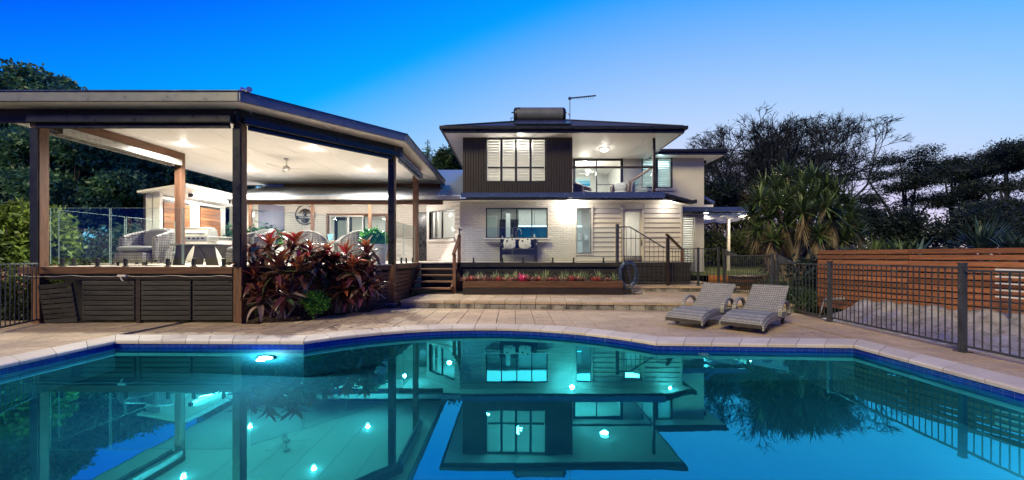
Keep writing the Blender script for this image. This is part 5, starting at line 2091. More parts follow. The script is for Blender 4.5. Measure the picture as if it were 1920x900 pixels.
# ================================================================== FURNITURE
def wicker_mat(name, ca, cb_, scale=70):
    t = NT(name)
    co = t.n('ShaderNodeTexCoord').outputs['Object']
    ws = []
    for dirn in ('X', 'Y', 'Z'):
        w = t.n('ShaderNodeTexWave', wave_type='BANDS', bands_direction=dirn)
        w.inputs['Scale'].default_value = scale / 6.28 * 1.6
        w.inputs['Distortion'].default_value = .6
        w.inputs['Detail'].default_value = 1
        t.l(co, w.inputs['Vector'])
        ws.append(w.outputs['Fac'])
    m1 = t.n('ShaderNodeMath', operation='MULTIPLY')
    t.l(ws[0], m1.inputs[0]); t.l(ws[2], m1.inputs[1])
    m2 = t.n('ShaderNodeMath', operation='MAXIMUM')
    m3 = t.n('ShaderNodeMath', operation='MULTIPLY')
    t.l(ws[1], m3.inputs[0]); t.l(ws[2], m3.inputs[1])
    t.l(m1.outputs[0], m2.inputs[0]); t.l(m3.outputs[0], m2.inputs[1])
    m4 = t.n('ShaderNodeMath', operation='MULTIPLY')
    t.l(ws[0], m4.inputs[0]); t.l(ws[1], m4.inputs[1])
    m5 = t.n('ShaderNodeMath', operation='MAXIMUM')
    t.l(m2.outputs[0], m5.inputs[0]); t.l(m4.outputs[0], m5.inputs[1])
    n1 = t.tex(7, 3)
    c = t.mixc(t.mrange(n1, .35, .65, 0, 1), ca, cb_)
    c = t.mixc(t.mrange(m5.outputs[0], .1, .8, .75, 0), c, tuple(k * .25 for k in ca))
    return t.done(t.bsdf(c, .5, 0, .4, t.bump(m5.outputs[0], .9, .006)))


M['wicker'] = wicker_mat('grey_wicker', (.26, .23, .21), (.38, .35, .32), 21)
M['wicker_lounger'] = wicker_mat('lounger_wicker', (.30, .295, .265), (.40, .39, .35), 31)
M['wicker_dark'] = wicker_mat('dark_wicker', (.08, .065, .055), (.14, .115, .095))
M['cushion'] = mat('grey_cushion', (.20, .195, .19), .85, vary=.1, bump=.25, bscale=120, rnd=.05)
M['wicker_dim'] = wicker_mat('shaded_grey_wicker', (.15, .125, .11), (.24, .205, .18), 21)  # grey wicker darkened in colour for the unlit dining chair backs
M['wicker_brown'] = wicker_mat('brown_wicker', (.10, .07, .05), (.16, .12, .09))
M['cushion_pale'] = mat('pale_cushion', (.52, .50, .47), .85, vary=.08, bump=.25, bscale=120, rnd=.05)


def pillow(mb, c, sx_, sy_, sz_, n_=10, rot=None, pinch=.0):
    """Soft cushion: superellipsoid slab."""
    b = len(mb.v)
    seg, rows = 24, 10
    for j in range(rows + 1):
        ph = -PI / 2 + PI * j / rows
        for i in range(seg):
            th = 2 * PI * i / seg
            f = lambda v, e: math.copysign(abs(v) ** e, v)
            x = f(math.cos(ph), .55) * f(math.cos(th), .38) * sx_ / 2
            y = f(math.cos(ph), .55) * f(math.sin(th), .38) * sy_ / 2
            z = f(math.sin(ph), .8) * sz_ / 2
            p = Vector((x, y, z))
            if rot is not None:
                p = rot @ p
            mb.v.append(p + Vector(c))
    for j in range(rows):
        for i in range(seg):
            i2 = (i + 1) % seg
            mb.f.append((b + j * seg + i, b + j * seg + i2, b + (j + 1) * seg + i2, b + (j + 1) * seg + i))
    return mb


# ---- sun loungers: local x runs from foot to head
def lounger(label):
    t = thing('sun_lounger', label, 'sun lounger', (0, 0, 0), 'grey wicker sun loungers by the pool', local=True)
    prof = [(-.46, .17), (-.40, .225), (-.28, .275), (-.10, .315), (.12, .335), (.35, .325), (.58, .30), (.78, .285)]
    w = .335
    mb = MB()
    th = .055
    for x, z in prof:
        for y_, zz in ((-w, z), (w, z), (w, z - th), (-w, z - th)):
            mb.v.append(Vector((x, y_, zz)))
    for i in range(len(prof) - 1):
        o = i * 4
        for a, b in ((0, 1), (1, 2), (2, 3), (3, 0)):
            mb.f.append((o + a, o + 4 + a, o + 4 + b, o + b))
    mb.f += [(0, 1, 2, 3), tuple(len(mb.v) - 4 + k for k in (3, 2, 1, 0))]
    mb.build('seat', M['wicker_lounger'], t, bevel=.012)
    MB().box(-.478, -.455, -w, w, .105, .175).build('foot_edge', M['wicker_dark'], t, bevel=.008)
    # side skirts following the seat, running straight on to the head end
    for s in (-1, 1):
        m2 = MB()
        pts = [(-.46, .17), (-.28, .24), (-.05, .285), (.3, .29), (.8, .27), (1.48, .27)]
        for x, z in pts:
            for y_, zz in ((s * (w + .002), z + .0), (s * (w + .034), z + .0), (s * (w + .034), z - .10), (s * (w + .002), z - .10)):
                m2.v.append(Vector((x, y_, zz)))
        for i in range(len(pts) - 1):
            o = i * 4
            for a, b in ((0, 1), (1, 2), (2, 3), (3, 0)):
                m2.f.append((o + a, o + 4 + a, o + 4 + b, o + b))
        m2.f += [(0, 1, 2, 3), tuple(len(m2.v) - 4 + k for k in (3, 2, 1, 0))]
        m2.build('side_rail', M['wicker_lounger'], t, bevel=.008)
        # arched arm
        arc = []
        for k in range(15):
            a = PI * k / 14
            arc.append((.78 - .33 * math.cos(a) * (1 if k < 7 else 1), s * (w + .06), .24 + .26 * math.sin(a) ** .8))
        m3 = MB()
        for (p0, p1) in zip(arc, arc[1:]):
            pass
        b = 0
        for k, p in enumerate(arc):
            d = Vector(arc[min(k + 1, 14)]) - Vector(arc[max(k - 1, 0)])
            d.normalize()
            nn = Vector((-d.z, 0, d.x))
            for yy_, hh in ((-.035, .02), (.035, .02), (.035, -.02), (-.035, -.02)):
                m3.v.append(Vector(p) + Vector((0, yy_, 0)) + nn * hh)
        for i in range(14):
            o = i * 4
            for a, b in ((0, 1), (1, 2), (2, 3), (3, 0)):
                m3.f.append((o + a, o + 4 + a, o + 4 + b, o + b))
        m3.build('armrest', M['wicker_lounger'], t, bevel=.008)
    ba = R(36)
    bl = .80
    bm = MB()
    nb = 8
    for i in range(nb + 1):
        u = i / nb
        x = .80 + bl * u * math.cos(ba)
        z = .30 + bl * u * math.sin(ba) - .03 * math.sin(PI * u)
        for y_, o in ((-w, 0), (w, 0), (w, -.045), (-w, -.045)):
            bm.v.append(Vector((x - o * -math.sin(ba) * 1, y_, z + o * math.cos(ba))))
    for i in range(nb):
        o = i * 4
        for a, b in ((0, 1), (1, 2), (2, 3), (3, 0)):
            bm.f.append((o + a, o + 4 + a, o + 4 + b, o + b))
    bm.f += [(0, 1, 2, 3), tuple(len(bm.v) - 4 + k for k in (3, 2, 1, 0))]
    bm.build('backrest', M['wicker_lounger'], t, bevel=.012)
    for x in (-.02, 1.12):
        for s in (-1, 1):
            MB().bar((x, s * .29, .22), (x + (.03 if x > 1 else -.03), s * .29, 0), .055, .05, (1, 0, 0)).build('leg', M['wicker_dark'], t)
    MB().box(.95, 1.1, -.3, .3, .13, .18).build('crossbar', M['wicker_dark'], t)
    MB().bar((1.02, .0, .2), (1.22, .0, .52), .5, .02).build('back_strut', M['wicker_dark'], t)
    return t


L1 = lounger('left hand grey wicker sun lounger nearer the house step')
L1.location = (3.60, 7.82, 0)
L1.rotation_euler = (0, 0, R(43))
L2 = clone(L1, (4.42, 7.32, 0), R(43), 'right hand grey wicker sun lounger nearer the pool fence')


# ---- wicker tub armchairs
def tub_chair(name, label, cat, w=.82, h_back=.84, h_arm=.62, seat_h=.40, group=None, cushion='cushion'):
    t = thing(name, label, cat, (0, 0, 0), group, local=True)
    n_ = 28
    outer_b, outer_t, inner_t, inner_b, path = [], [], [], [], []
    for k in range(n_ + 1):
        a = R(-112) + R(224) * k / n_
        # open towards -y; back at +y
        x, y = math.sin(a) * w / 2, math.cos(a) * w / 2
        c = (math.cos(a * .80) + .2) / 1.2
        h = h_arm + (h_back - h_arm) * max(0, c) ** 1.2
        if abs(a) > R(85):
            y = math.cos(R(85)) * w / 2 - (abs(a) - R(85)) * .42
            x = math.copysign(w / 2 * (1 + .02), a)
        fl_ = 1 + .10 * max(0, c)
        outer_b.append(Vector((x * .92, y * .92, .06)))
        outer_t.append(Vector((x * fl_, y * fl_, h - .03)))
        inner_t.append(Vector((x * .84, y * .84 - .01, h - .03)))
        inner_b.append(Vector((x * .76, y * .76, seat_h - .08)))
        path.append(Vector((x * (fl_ + .84) / 2, y * (fl_ + .84) / 2, h)))
    mb = MB()
    mb.v = outer_b + outer_t + inner_t + inner_b
    m_ = n_ + 1
    for r_ in range(3):
        for k in range(n_):
            mb.f.append((r_ * m_ + k, r_ * m_ + k + 1, (r_ + 1) * m_ + k + 1, (r_ + 1) * m_ + k))
    for k in (0, n_):
        q = (k, m_ + k, 2 * m_ + k, 3 * m_ + k)
        mb.f.append(q if k == 0 else q[::-1])
    mb.build('shell', M['wicker'], t, smooth=True)
    rr = [.052] * len(path)
    tb = MB().tube(path, rr, 10)
    for e, s in ((path[0], -1), (path[-1], 1)):
        tb.tube([e, e + Vector((0, -.02, -.05)), e + Vector((0, -.03, -h_arm + .10))], [.062, .066, .05], 10)
    tb.build('rolled_edge', M['wicker'], t, smooth=True)
    MB().box(-w * .40, w * .40, -w * .42, w * .25, .08, seat_h - .1).build('base', M['wicker'], t, bevel=.02)
    pillow(MB(), (0, -.06, seat_h - .02), w * .78, w * .80, .16).build('seat_cushion', M[cushion], t, smooth=True)
    bk = pillow(MB(), (0, w * .27, seat_h + .26), w * .70, .16, h_back - seat_h + .02, rot=Matrix.Rotation(R(-14), 3, 'X')).build('back_cushion', M[cushion], t, smooth=True)
    for ix in (-1, 0, 1):
        for iz in (0, 1):
            MB().lathe((0, 0, 0), [(.022, 0), (.018, -.012), (0, -.016)], 10, 'y').xform(Matrix.Translation((ix * w * .2, w * .27 - .085 + .03 * (iz), seat_h + .20 + iz * .14))).build('button', M[cushion], bk)
    for sx_ in (-1, 1):
        for y in (-w * .36, w * .28):
            MB().lathe((sx_ * w * .36, y, 0), [(.022, 0), (.03, .08)], 10).build('foot', M['wicker_dark'], t)
    return t


c1 = tub_chair('wicker_armchair', 'large wicker armchair with buttoned grey cushion at the left of the pavilion deck', 'armchair', .95, .86, .62, group='wicker armchairs on the pavilion deck')
c1.location = (-8.72, 9.25, DZ)
c1.rotation_euler = (0, 0, R(-8))
clone(c1, (-6.42, 9.55, DZ), R(-30), 'wicker armchair half hidden behind the front corner post of the pavilion')
clone(c1, (-10.9, 12.2, DZ), R(60), 'wicker armchair at the far left in front of the outdoor kitchen shelter').scale = (.8, .8, .8)

# ---- coffee table with woven arched legs
ct = thing('coffee_table', 'glass topped coffee table on woven dark arched legs between the wicker armchairs', 'coffee table', (-7.55, 9.55, DZ))
tx, ty_ = -7.62, 9.6
MB().cbox((tx, ty_, DZ + .50), (1.15, .66, .014)).build('glass_top', M['fence_glass'], ct, bevel=.004)
MB().tube([(tx - .56, ty_ - .32, DZ + .485), (tx + .56, ty_ - .32, DZ + .485), (tx + .56, ty_ + .32, DZ + .485), (tx - .56, ty_ + .32, DZ + .485)], .014, 8, closed=True).build('top_frame', M['wicker_dark'], ct)
for s in (-1, 1):
    for sy in (-1, 1):
        # a curved triangular woven leg
        mb = MB()
        n_ = 12
        for k in range(n_ + 1):
            u = k / n_
            z = DZ + .48 * u
            xi = tx + s * (.05 + .22 * (1 - u ** 1.8))
            xo = tx + s * (.50 - .04 * u - .0 * (1 - u) + .06 * (1 - u) ** 2)
            yv = ty_ + sy * .27
            for xx in (xi, xo):
                mb.v += [Vector((xx, yv - .01, z)), Vector((xx, yv + .01, z))]
        for k in range(n_):
            o = k * 4
            mb.f += [(o, o + 2, o + 6, o + 4), (o + 1, o + 5, o + 7, o + 3), (o, o + 4, o + 5, o + 1), (o + 2, o + 3, o + 7, o + 6)]
        mb.build('leg', M['wicker_dark'], ct)
        e = []
        for k in range(n_ + 1):
            u = k / n_
            e.append((tx + s * (.05 + .22 * (1 - u ** 1.8)), ty_ + sy * .275, DZ + .48 * u))
        MB().tube(e, .014, 8).build('leg_edge', M['black'], ct)

# ---- dining setting behind the cordylines
dt = thing('dining_table', 'wicker dining table with glass top under the pavilion behind the red leaved bushes', 'dining table', (-5.85, 13.2, DZ))
dx, dy = -5.95, 13.3
MB().cbox((dx, dy, DZ + .74), (1.7, 1.0, .014)).build('glass_top', M['fence_glass'], dt, bevel=.004)
MB().cbox((dx, dy, DZ + .69), (1.66, .96, .07)).build('apron', M['wicker'], dt, bevel=.01)
for sx_ in (-1, 1):
    for sy in (-1, 1):
        MB().cbox((dx + sx_ * .72, dy + sy * .38, DZ + .33), (.09, .09, .66)).build('leg', M['wicker'], dt, bevel=.008)
d1 = tub_chair('dining_chair', 'grey wicker dining chair with its back to the pool left of the dining table end', 'chair', .66, .98, .70, .45, 'wicker dining chairs around the pavilion table', 'cushion_pale')
for ch in list(d1.children):
    if ch.name.split('.')[0] in ('shell', 'rolled_edge', 'base'):
        ch.data.materials[0] = M['wicker_dim']
d1.location = (-6.35, 12.35, DZ)
d1.rotation_euler = (0, 0, PI + R(-8))
for (p, rz, lab) in (((-5.15, 12.55, DZ), PI + R(55), 'grey wicker dining chair turned sideways at the right end of the dining table'),
                     ((-7.25, 12.9, DZ), R(-250), 'grey wicker dining chair at the left end of the dining table'),
                     ((-6.0, 14.1, DZ), R(5), 'grey wicker dining chair facing the pool on the far side of the dining table')):
    clone(d1, p, rz, lab)
gl_ = thing('glass_vase', 'small pale blue glass vase on the dining table', 'vase', (PX(618, 12.9), 12.9, DZ + .75))
M['blue_glass'] = mat('blue_glass', (.25, .6, .8), .08, vary=.1, bump=0)
MB().lathe((PX(618, 12.9), 12.95, DZ + .748), [(.06, 0), (.075, .1), (.085, .2), (.078, .2), (.065, .02), (0, .015)], 18).build('body', M['blue_glass'], gl_, smooth=True)

# ---- outdoor kitchen shelter at the far left
sh = thing('outdoor_kitchen', 'white outdoor kitchen shelter with timber slat panels and a glowing tube light', 'outdoor kitchen', (-11.3, 14, DZ))
MB().box(-11.78, -11.70, 12.72, 15.8, DZ, 3.38).build('back_wall', M['white_paint'], sh)
for nm, a, b in (('slat_panel', 12.98, 14.05), ('slat_panel', 14.5, 15.5)):
    p = MB().box(-11.695, -11.685, a, b, DZ + .55, 3.28).build('slat_panel', M['black'], sh)
    z = DZ + .58
    while z < 3.2:
        MB().box(-11.683, -11.655, a + .01, b - .01, z, z + .112).build('slat', M['fence_wood_y'] if 'fence_wood_y' in M else M['wood_y'], p)
        z += .122
MB().box(-11.9, -11.68, 12.6, 12.70, DZ, 3.38).build('end_wall', M['white_paint'], sh)
MB().box(-11.7, -11.45, 12.6, 12.70, DZ, 3.45).build('end_wall', M['white_paint'], sh)
rfm = MB().add([(-12.0, 12.4, 3.40), (-10.5, 12.4, 3.62), (-10.5, 16.2, 3.62), (-12.0, 16.2, 3.40), (-12.0, 12.4, 3.46), (-10.5, 12.4, 3.70), (-10.5, 16.2, 3.70), (-12.0, 16.2, 3.46)],
               [(3, 2, 1, 0), (4, 5, 6, 7), (0, 1, 5, 4), (1, 2, 6, 5), (2, 3, 7, 6), (3, 0, 4, 7)])
rfm.build('roof', M['ceiling'], sh)
MB().bar((-10.47, 12.4, 3.64), (-10.47, 16.2, 3.64), .04, .14).build('roof_fascia', M['gutter_pale'], sh)
MB().box(-10.72, -10.60, 15.6, 15.72, DZ, 3.60).build('post', M['white_paint'], sh)
MB().box(-11.98, -11.9, 12.6, 12.68, 0, 3.4).build('post', M['beam_dark'], sh)
tube = MB().tube([(-11.05, 13.4, 3.44), (-10.95, 14.9, 3.44)], .045, 12).build('tube_light', glow('tube_glow', (1, .97, .9), 14), sh)
for yv in (13.35, 14.95):
    MB().cbox((-11.06 + (yv - 13.4) * .066, yv, 3.46), (.12, .10, .12)).build('tube_end', M['charcoal'], sh, bevel=.01)
lamp('tube_light_beam', 'AREA', (-10.98, 14.15, 3.38), 60, (1, .97, .90), target=(-11.3, 14.15, 2.0), size=(.1, 1.5))
MB().box(-11.65, -10.95, 13.9, 15.5, DZ + .86, DZ + .90).build('bench_top', M['charcoal'], sh)
MB().box(-11.65, -11.0, 13.95, 15.45, DZ, DZ + .855).build('bench_cupboard', M['cream'], sh)
# barbecue
bq = thing('barbecue', 'stainless steel hooded barbecue with four knobs beside the outdoor kitchen', 'barbecue', (-10.85, 13.2, DZ))
bx, by = -10.72, 13.1
MB().box(bx - .42, bx + .42, by - .02, by + .45, DZ + .05, DZ + .72).build('cabinet', M['cream'], bq, bevel=.01)
MB().box(bx - .44, bx + .44, by - .05, by + .47, DZ + .725, DZ + .90).build('control_panel', M['steel'], bq, bevel=.012)
hd = MB()
n_ = 12
for k in range(n_ + 1):
    a = PI * k / n_
    for xx in (bx - .43, bx + .43):
        hd.v.append(Vector((xx, by + .21 - .25 * math.cos(a), DZ + .905 + .30 * math.sin(a) ** .8)))
for k in range(n_):
    o = 2 * k
    hd.f.append((o, o + 1, o + 3, o + 2))
hd.f += [tuple(2 * k for k in range(n_ + 1))[::-1], tuple(2 * k + 1 for k in range(n_ + 1))]
hd.build('hood', M['steel'], bq, smooth=True)
MB().tube([(bx - .33, by - .07, DZ + 1.0), (bx + .33, by - .07, DZ + 1.0)], .014, 8).build('handle', M['steel'], bq)
for k in range(5):
    MB().lathe((bx - .3 + k * .15, by - .051, DZ + .81), [(.032, 0), (.03, -.03), (0, -.032)], 14, 'y').build('knob', M['charcoal'], bq)
MB().box(bx + .46, bx + .95, by + .0, by + .42, DZ + .84, DZ + .87).build('side_shelf', M['steel'], bq, bevel=.005)

# ---- tree of life wall art
wa = thing('wall_art', 'round black metal tree wall art on the white verandah wall behind a post', 'wall art', (PX(573, RY), RY - .03, 3.2))
ax_, az_ = PX(573, RY), PZ(403, RY)
rr_ = .43
ya = RY - .035
MB().tube([(ax_ + rr_ * math.cos(2 * PI * k / 48), ya, az_ + rr_ * math.sin(2 * PI * k / 48)) for k in range(48)], .02, 6, closed=True).build('ring', M['black'], wa)
band = -.12
MB().box(ax_ - .415, ax_ - .0, ya - .006, ya + .006, az_ + band - .065, az_ + band - .035).build('band_edge', M['black'], wa)
bb = MB()
hw = math.sqrt(rr_ ** 2 - band ** 2) - .01
bb.box(ax_ - hw, ax_ + hw, ya - .004, ya + .008, az_ + band - .07, az_ + band + .07)
bb.build('name_band', M['black'], wa)
text_mesh('THWAITES', .125, 'lettering', M['white_paint'], wa, Matrix.Translation((ax_, ya - .008, az_ + band - .042)) @ Matrix.Rotation(PI / 2, 4, 'X'), .002)
tr_ = MB()
random.seed(3)


def twig(p, ang, ln, r, dep):
    q = (p[0] + ln * math.sin(ang), p[1] + ln * math.cos(ang))
    if math.hypot(q[0], q[1]) > rr_ - .02:
        return
    tr_.tube([(ax_ + p[0], ya, az_ + p[1]), (ax_ + q[0], ya, az_ + q[1])], [r, r * .75], 5)
    if dep:
        for s in (-1, 0, 1):
            twig(q, ang + s * .55 + random.uniform(-.15, .15), ln * .72, r * .66, dep - 1)


for a_ in (-.5, 0, .5):
    twig((0, band + .06), a_, .12, .022, 4)
for a_ in (-1.1, -.7, -.2, .25, .7, 1.1):
    twig((0, band - .06), PI + a_, .09, .018, 2)
tr_.build('tree', M['black'], wa)
random.seed(11)

# ---- bench with two cushions under the kitchen window
bn = thing('bench', 'black timber bench under the kitchen window holding two spotted cushions', 'bench', (PX(972, 14.3), 14.3, DZ))
b0, b1, byy = PX(938, 14.35), PX(1006, 14.35), 14.35
for xx in (b0 + .03, b1 - .03):
    MB().box(xx - .04, xx + .04, byy - .28, byy - .20, DZ, DZ + .62).build('leg', M['dark_door'], bn, bevel=.006)
    MB().box(xx - .04, xx + .04, byy + .20, byy + .27, DZ, DZ + .86).build('leg', M['dark_door'], bn, bevel=.006)
    arm = MB().tube([(xx, byy - .30, DZ + .58), (xx, byy - .27, DZ + .66), (xx, byy - .1, DZ + .67), (xx, byy + .22, DZ + .68)], .038, 10)
    arm.build('armrest', M['dark_door'], bn, smooth=True)
MB().box(b0 + .08, b1 - .08, byy - .26, byy + .20, DZ + .40, DZ + .45).build('seat', M['dark_door'], bn, bevel=.008)
MB().box(b0 + .075, b1 - .075, byy - .27, byy - .23, DZ + .27, DZ + .395).build('seat_rail', M['dark_door'], bn, bevel=.006)
MB().box(b0 + .075, b1 - .075, byy + .19, byy + .23, DZ + .52, DZ + .84).build('backrest', M['dark_door'], bn, bevel=.006)


def spots_mat():
    t = NT('spotted_fabric')
    v = t.n('ShaderNodeTexVoronoi')
    v.inputs['Scale'].default_value = 7
    v.inputs['Randomness'].default_value = .7
    t.l(t.n('ShaderNodeTexCoord').outputs['Object'], v.inputs['Vector'])
    near = t.mrange(v.outputs['Distance'], .26, .32, 1, 0)
    c = t.mixc(near, (.66, .64, .60), (.03, .03, .035))
    return t.done(t.bsdf(c, .9, 0, .2))


M['spots'] = spots_mat()
for px, lab in ((955.5, 'left white cushion with dark round spots on the black bench'), (984.5, 'right white cushion with dark round spots on the black bench')):
    o = thing('cushion', lab, 'cushion', (PX(px, 14.3), 14.3, DZ + .46), 'spotted cushions on the bench')
    pillow(MB(), (PX(px, 14.3), 14.36, DZ + .665), .46, .15, .42, rot=Matrix.Rotation(R(-14), 3, 'X')).build('cover', M['spots'], o, smooth=True)

# ---- balcony chairs
bc = tub_chair('balcony_chair', 'brown wicker balcony chair with a patterned cushion near the balcony door', 'chair', .72, .80, .58, .40, 'wicker chairs on the balcony', 'cushion')
for ch in list(bc.children):
    if ch.name.split('.')[0] in ('shell', 'rolled_edge', 'base'):
        ch.data.materials[0] = M['wicker_brown'] if 'wicker_brown' in M else M['wicker_dark']
bc.location = (PX(1163, 16.3), 16.3, 3.62)
bc.rotation_euler = (0, 0, R(-18))
clone(bc, (PX(1092, 16.2), 16.2, 3.62), R(50), 'brown wicker balcony chair beside the dark window box')

# ---- coiled hose
hs = thing('garden_hose', 'pale grey garden hose coiled and hung at the end of the planter box', 'hose', (3.75, 12.85, .19))
pts = []
random.seed(5)
hx_, hy_, hz_ = PX(1177, 12.75), 12.78, .80
for k in range(330):
    a = k / 330 * 2 * PI * 9
    lp = int(a / (2 * PI))
    rx, rz2 = .27 + .035 * math.sin(lp * 2.1), .40 + .04 * math.sin(lp * 1.3 + 1)
    pts.append((hx_ + .02 * math.sin(lp * 3) + rx * math.sin(a), hy_ - .018 * lp + .03 * math.sin(a * .5), hz_ - .05 * math.cos(lp) + rz2 * math.cos(a) * (1 if math.cos(a) > 0 else 1.12)))
pts += [(hx_ + .1, 12.55, .28), (hx_ + .35, 12.4, .215), (hx_ + .3, 12.2, .21), (hx_ - .1, 12.15, .21)]
MB().tube(pts, .0095, 6).build('coil', M['gutter'], hs, smooth=True)
MB().lathe((hx_, 13.0, hz_ + .32), [(.05, -.2), (.05, .1), (.09, .12), (.09, .15)], 12, 'y').build('hanger', M['charcoal'], hs)
random.seed(11)

# ---- stack of dark timber sleepers beyond the gate
wp = thing('timber_stack', 'low stack of dark weathered timber beyond the pool gate', 'timber stack', (PX(1395, 14.2), 14.2, .1))
for k in range(5):
    for j in range(2):
        MB().cbox((PX(1394, 14.3) + random.uniform(-.05, .05), 14.1 + j * .3, .12 + k * .12), (.95, .24, .105), Matrix.Rotation(random.uniform(-.05, .05), 3, 'Z')).build('sleeper', M['wood_x'] if k % 2 else M['beam_dark'], wp, bevel=.01)
# ================================================================== PLANTS
import numpy as np
RNG = np.random.default_rng(4)


def quad_mesh(name, V, m, smooth=False):
    """Mesh of separate quads from an (n,4,3) array."""
    n_ = len(V)
    me = bpy.data.meshes.new(name)
    me.vertices.add(n_ * 4)
    me.vertices.foreach_set('co', V.astype(np.float32).ravel())
    me.loops.add(n_ * 4)
    me.loops.foreach_set('vertex_index', np.arange(n_ * 4, dtype=np.int32))
    me.polygons.add(n_)
    me.polygons.foreach_set('loop_start', np.arange(0, n_ * 4, 4, dtype=np.int32))
    me.polygons.foreach_set('loop_total', np.full(n_, 4, dtype=np.int32))
    me.materials.append(m)
    me.update(calc_edges=True)
    me.validate()
    return me


def unit(v):
    return v / np.maximum(1e-9, np.linalg.norm(v, axis=1, keepdims=True))


def leaf_quads(P, D, ln, wd, droop=.0):
    """Diamond leaves at P pointing along D."""
    n_ = len(P)
    r = unit(RNG.normal(size=(n_, 3)))
    side = unit(np.cross(D, r))
    L_ = (ln * RNG.uniform(.6, 1.25, size=(n_, 1)))
    W_ = (wd * RNG.uniform(.7, 1.2, size=(n_, 1)))
    mid = P + D * L_ * .45
    tip = P + D * L_ + np.array([0, 0, -droop])
    return np.stack([P, mid + side * W_ / 2, tip, mid - side * W_ / 2], 1)


def clump_points(blobs, n_, shell=.55):
    """Points in ellipsoidal clumps, denser towards the outside, broken into twig-sized tufts."""
    w = np.array([b[3] * b[4] * b[5] for b in blobs]) ** .67
    ids = RNG.choice(len(blobs), size=n_, p=w / w.sum())
    B = np.array(blobs)[ids]
    d = unit(RNG.normal(size=(n_, 3)))
    rad = 1 - shell * RNG.random((n_, 1)) ** 1.6
    return B[:, :3] + d * rad * B[:, 3:6], d


def crown(name, parent, blobs, n_tuft, per, leaf, m, tuft_r=.35, off=None):
    P, d = clump_points(blobs, n_tuft)
    P = np.repeat(P, per, 0)
    dd = np.repeat(d, per, 0)
    P = P + RNG.normal(size=P.shape) * tuft_r * np.array([1, 1, .6])
    D = unit(RNG.normal(size=P.shape) + dd * .7 + np.array([0, 0, -.25]))
    Q = leaf_quads(P, D, leaf[0], leaf[1])
    if parent is not None:
        Q = Q - np.array(WL[parent])
    o = link(name, quad_mesh(name, Q, m), parent)
    return o


M['bark'] = mat('bark', (.07, .055, .045), .9, vary=.35, scale=8, bump=.6, bscale=25, dist=.03)
M['bark_pale'] = mat('pale_bark', (.24, .20, .16), .85, vary=.35, scale=10, bump=.6, bscale=30, dist=.02)
M['leaf_dark'] = leafmat('leaf_dark', (.035, .13, .085), (.08, .23, .13), .5, .35, .5, (.15, .30, .17))
M['leaf_mid'] = leafmat('leaf_mid', (.018, .05, .022), (.04, .10, .035), .5, .25, .6, (.07, .13, .05))
M['leaf_lime'] = leafmat('leaf_lime', (.06, .13, .018), (.13, .22, .03), .45, .35, 1.2, (.22, .29, .05))
M['leaf_green'] = leafmat('leaf_green', (.03, .13, .012), (.06, .24, .02), .4, .3, 3, (.12, .36, .05))
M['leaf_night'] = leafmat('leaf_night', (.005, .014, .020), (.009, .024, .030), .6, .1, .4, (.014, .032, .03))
M['leaf_hedge'] = leafmat('leaf_hedge', (.035, .06, .015), (.07, .10, .025), .55, .25, 1.0, (.11, .13, .04))


def limb(mb, pts, r0, r1, seg=7):
    n_ = len(pts)
    mb.tube(pts, [r0 + (r1 - r0) * i / (n_ - 1) for i in range(n_)], seg)


def leafy_tree(label, base, h, blobs, m, n_tuft, per=10, leaf=(.26, .13), tuft=.35, r=.22, group='leafy trees behind the pavilion', name='tree'):
    t = thing(name, label, 'tree', base, group)
    b = Vector(base)
    mb = MB()
    top = b + Vector((0, 0, h * .5))
    limb(mb, [b, b + Vector((.1, .05, h * .25)), top], r, r * .6)
    for q in blobs:
        c = Vector(q[:3])
        s = b.lerp(top, random.uniform(.55, 1))
        mid = s.lerp(c, .5) + Vector((random.uniform(-.2, .2), random.uniform(-.2, .2), -.15))
        limb(mb, [s, mid, c], r * .42, r * .1, 5)
    mb.build('trunk', M['bark'], t, smooth=True)
    crown('crown', t, blobs, n_tuft, per, leaf, m, tuft)
    return t


def blobset(c, rx, ry, rz, n_, r0, r1):
    out = []
    for _ in range(n_):
        while True:
            p = [random.uniform(-1, 1) for _ in range(3)]
            if sum(k * k for k in p) < 1:
                break
        r = random.uniform(r0, r1)
        out.append((c[0] + p[0] * rx, c[1] + p[1] * ry, c[2] + p[2] * rz, r, r, r * .72))
    return out


random.seed(21)
# left: big trees behind the pavilion
def at(px, py, d): return (PX(px, d), d, PZ(py, d))


leafy_tree('tall dark tree rising above the pavilion roof at the far left', (PX(20, 23), 23, 0), 11, blobset(at(15, 190, 23), 2.6, 2, 2.1, 16, .7, 1.3), M['leaf_dark'], 2600, 10, (.30, .16), .3)
leafy_tree('dark tree with lower crown above the pavilion roof, right of the tallest one', (PX(85, 25), 25, 0), 9, blobset(at(80, 190, 25), 1.7, 1.6, 1.5, 10, .5, .95), M['leaf_dark'], 1500, 10, (.30, .16), .28)
labs = ['dense dark tree seen through the left pavilion bay beside the front left post',
        'dense dark green tree seen through the pavilion left of the outdoor kitchen roof',
        'dark green tree behind the outdoor kitchen shelter', 'dark tree behind the right end of the outdoor kitchen', 'dark leafy tree left of the pavilion at the picture edge']
for (px, py, d, w, hh), lab in zip(((140, 330, 19, 2.6, 2.6), (245, 340, 21, 2.8, 2.6), (340, 345, 23, 2.8, 2.2), (425, 320, 25, 2.4, 2.0), (20, 320, 22.5, 2.6, 3.2)), labs):
    leafy_tree(lab, (PX(px, d), d, 0), 7, blobset(at(px, py, d), w, 1.5, hh, 34, .42, .92), M['leaf_dark'], 3600, 10, (.24, .11), .20)
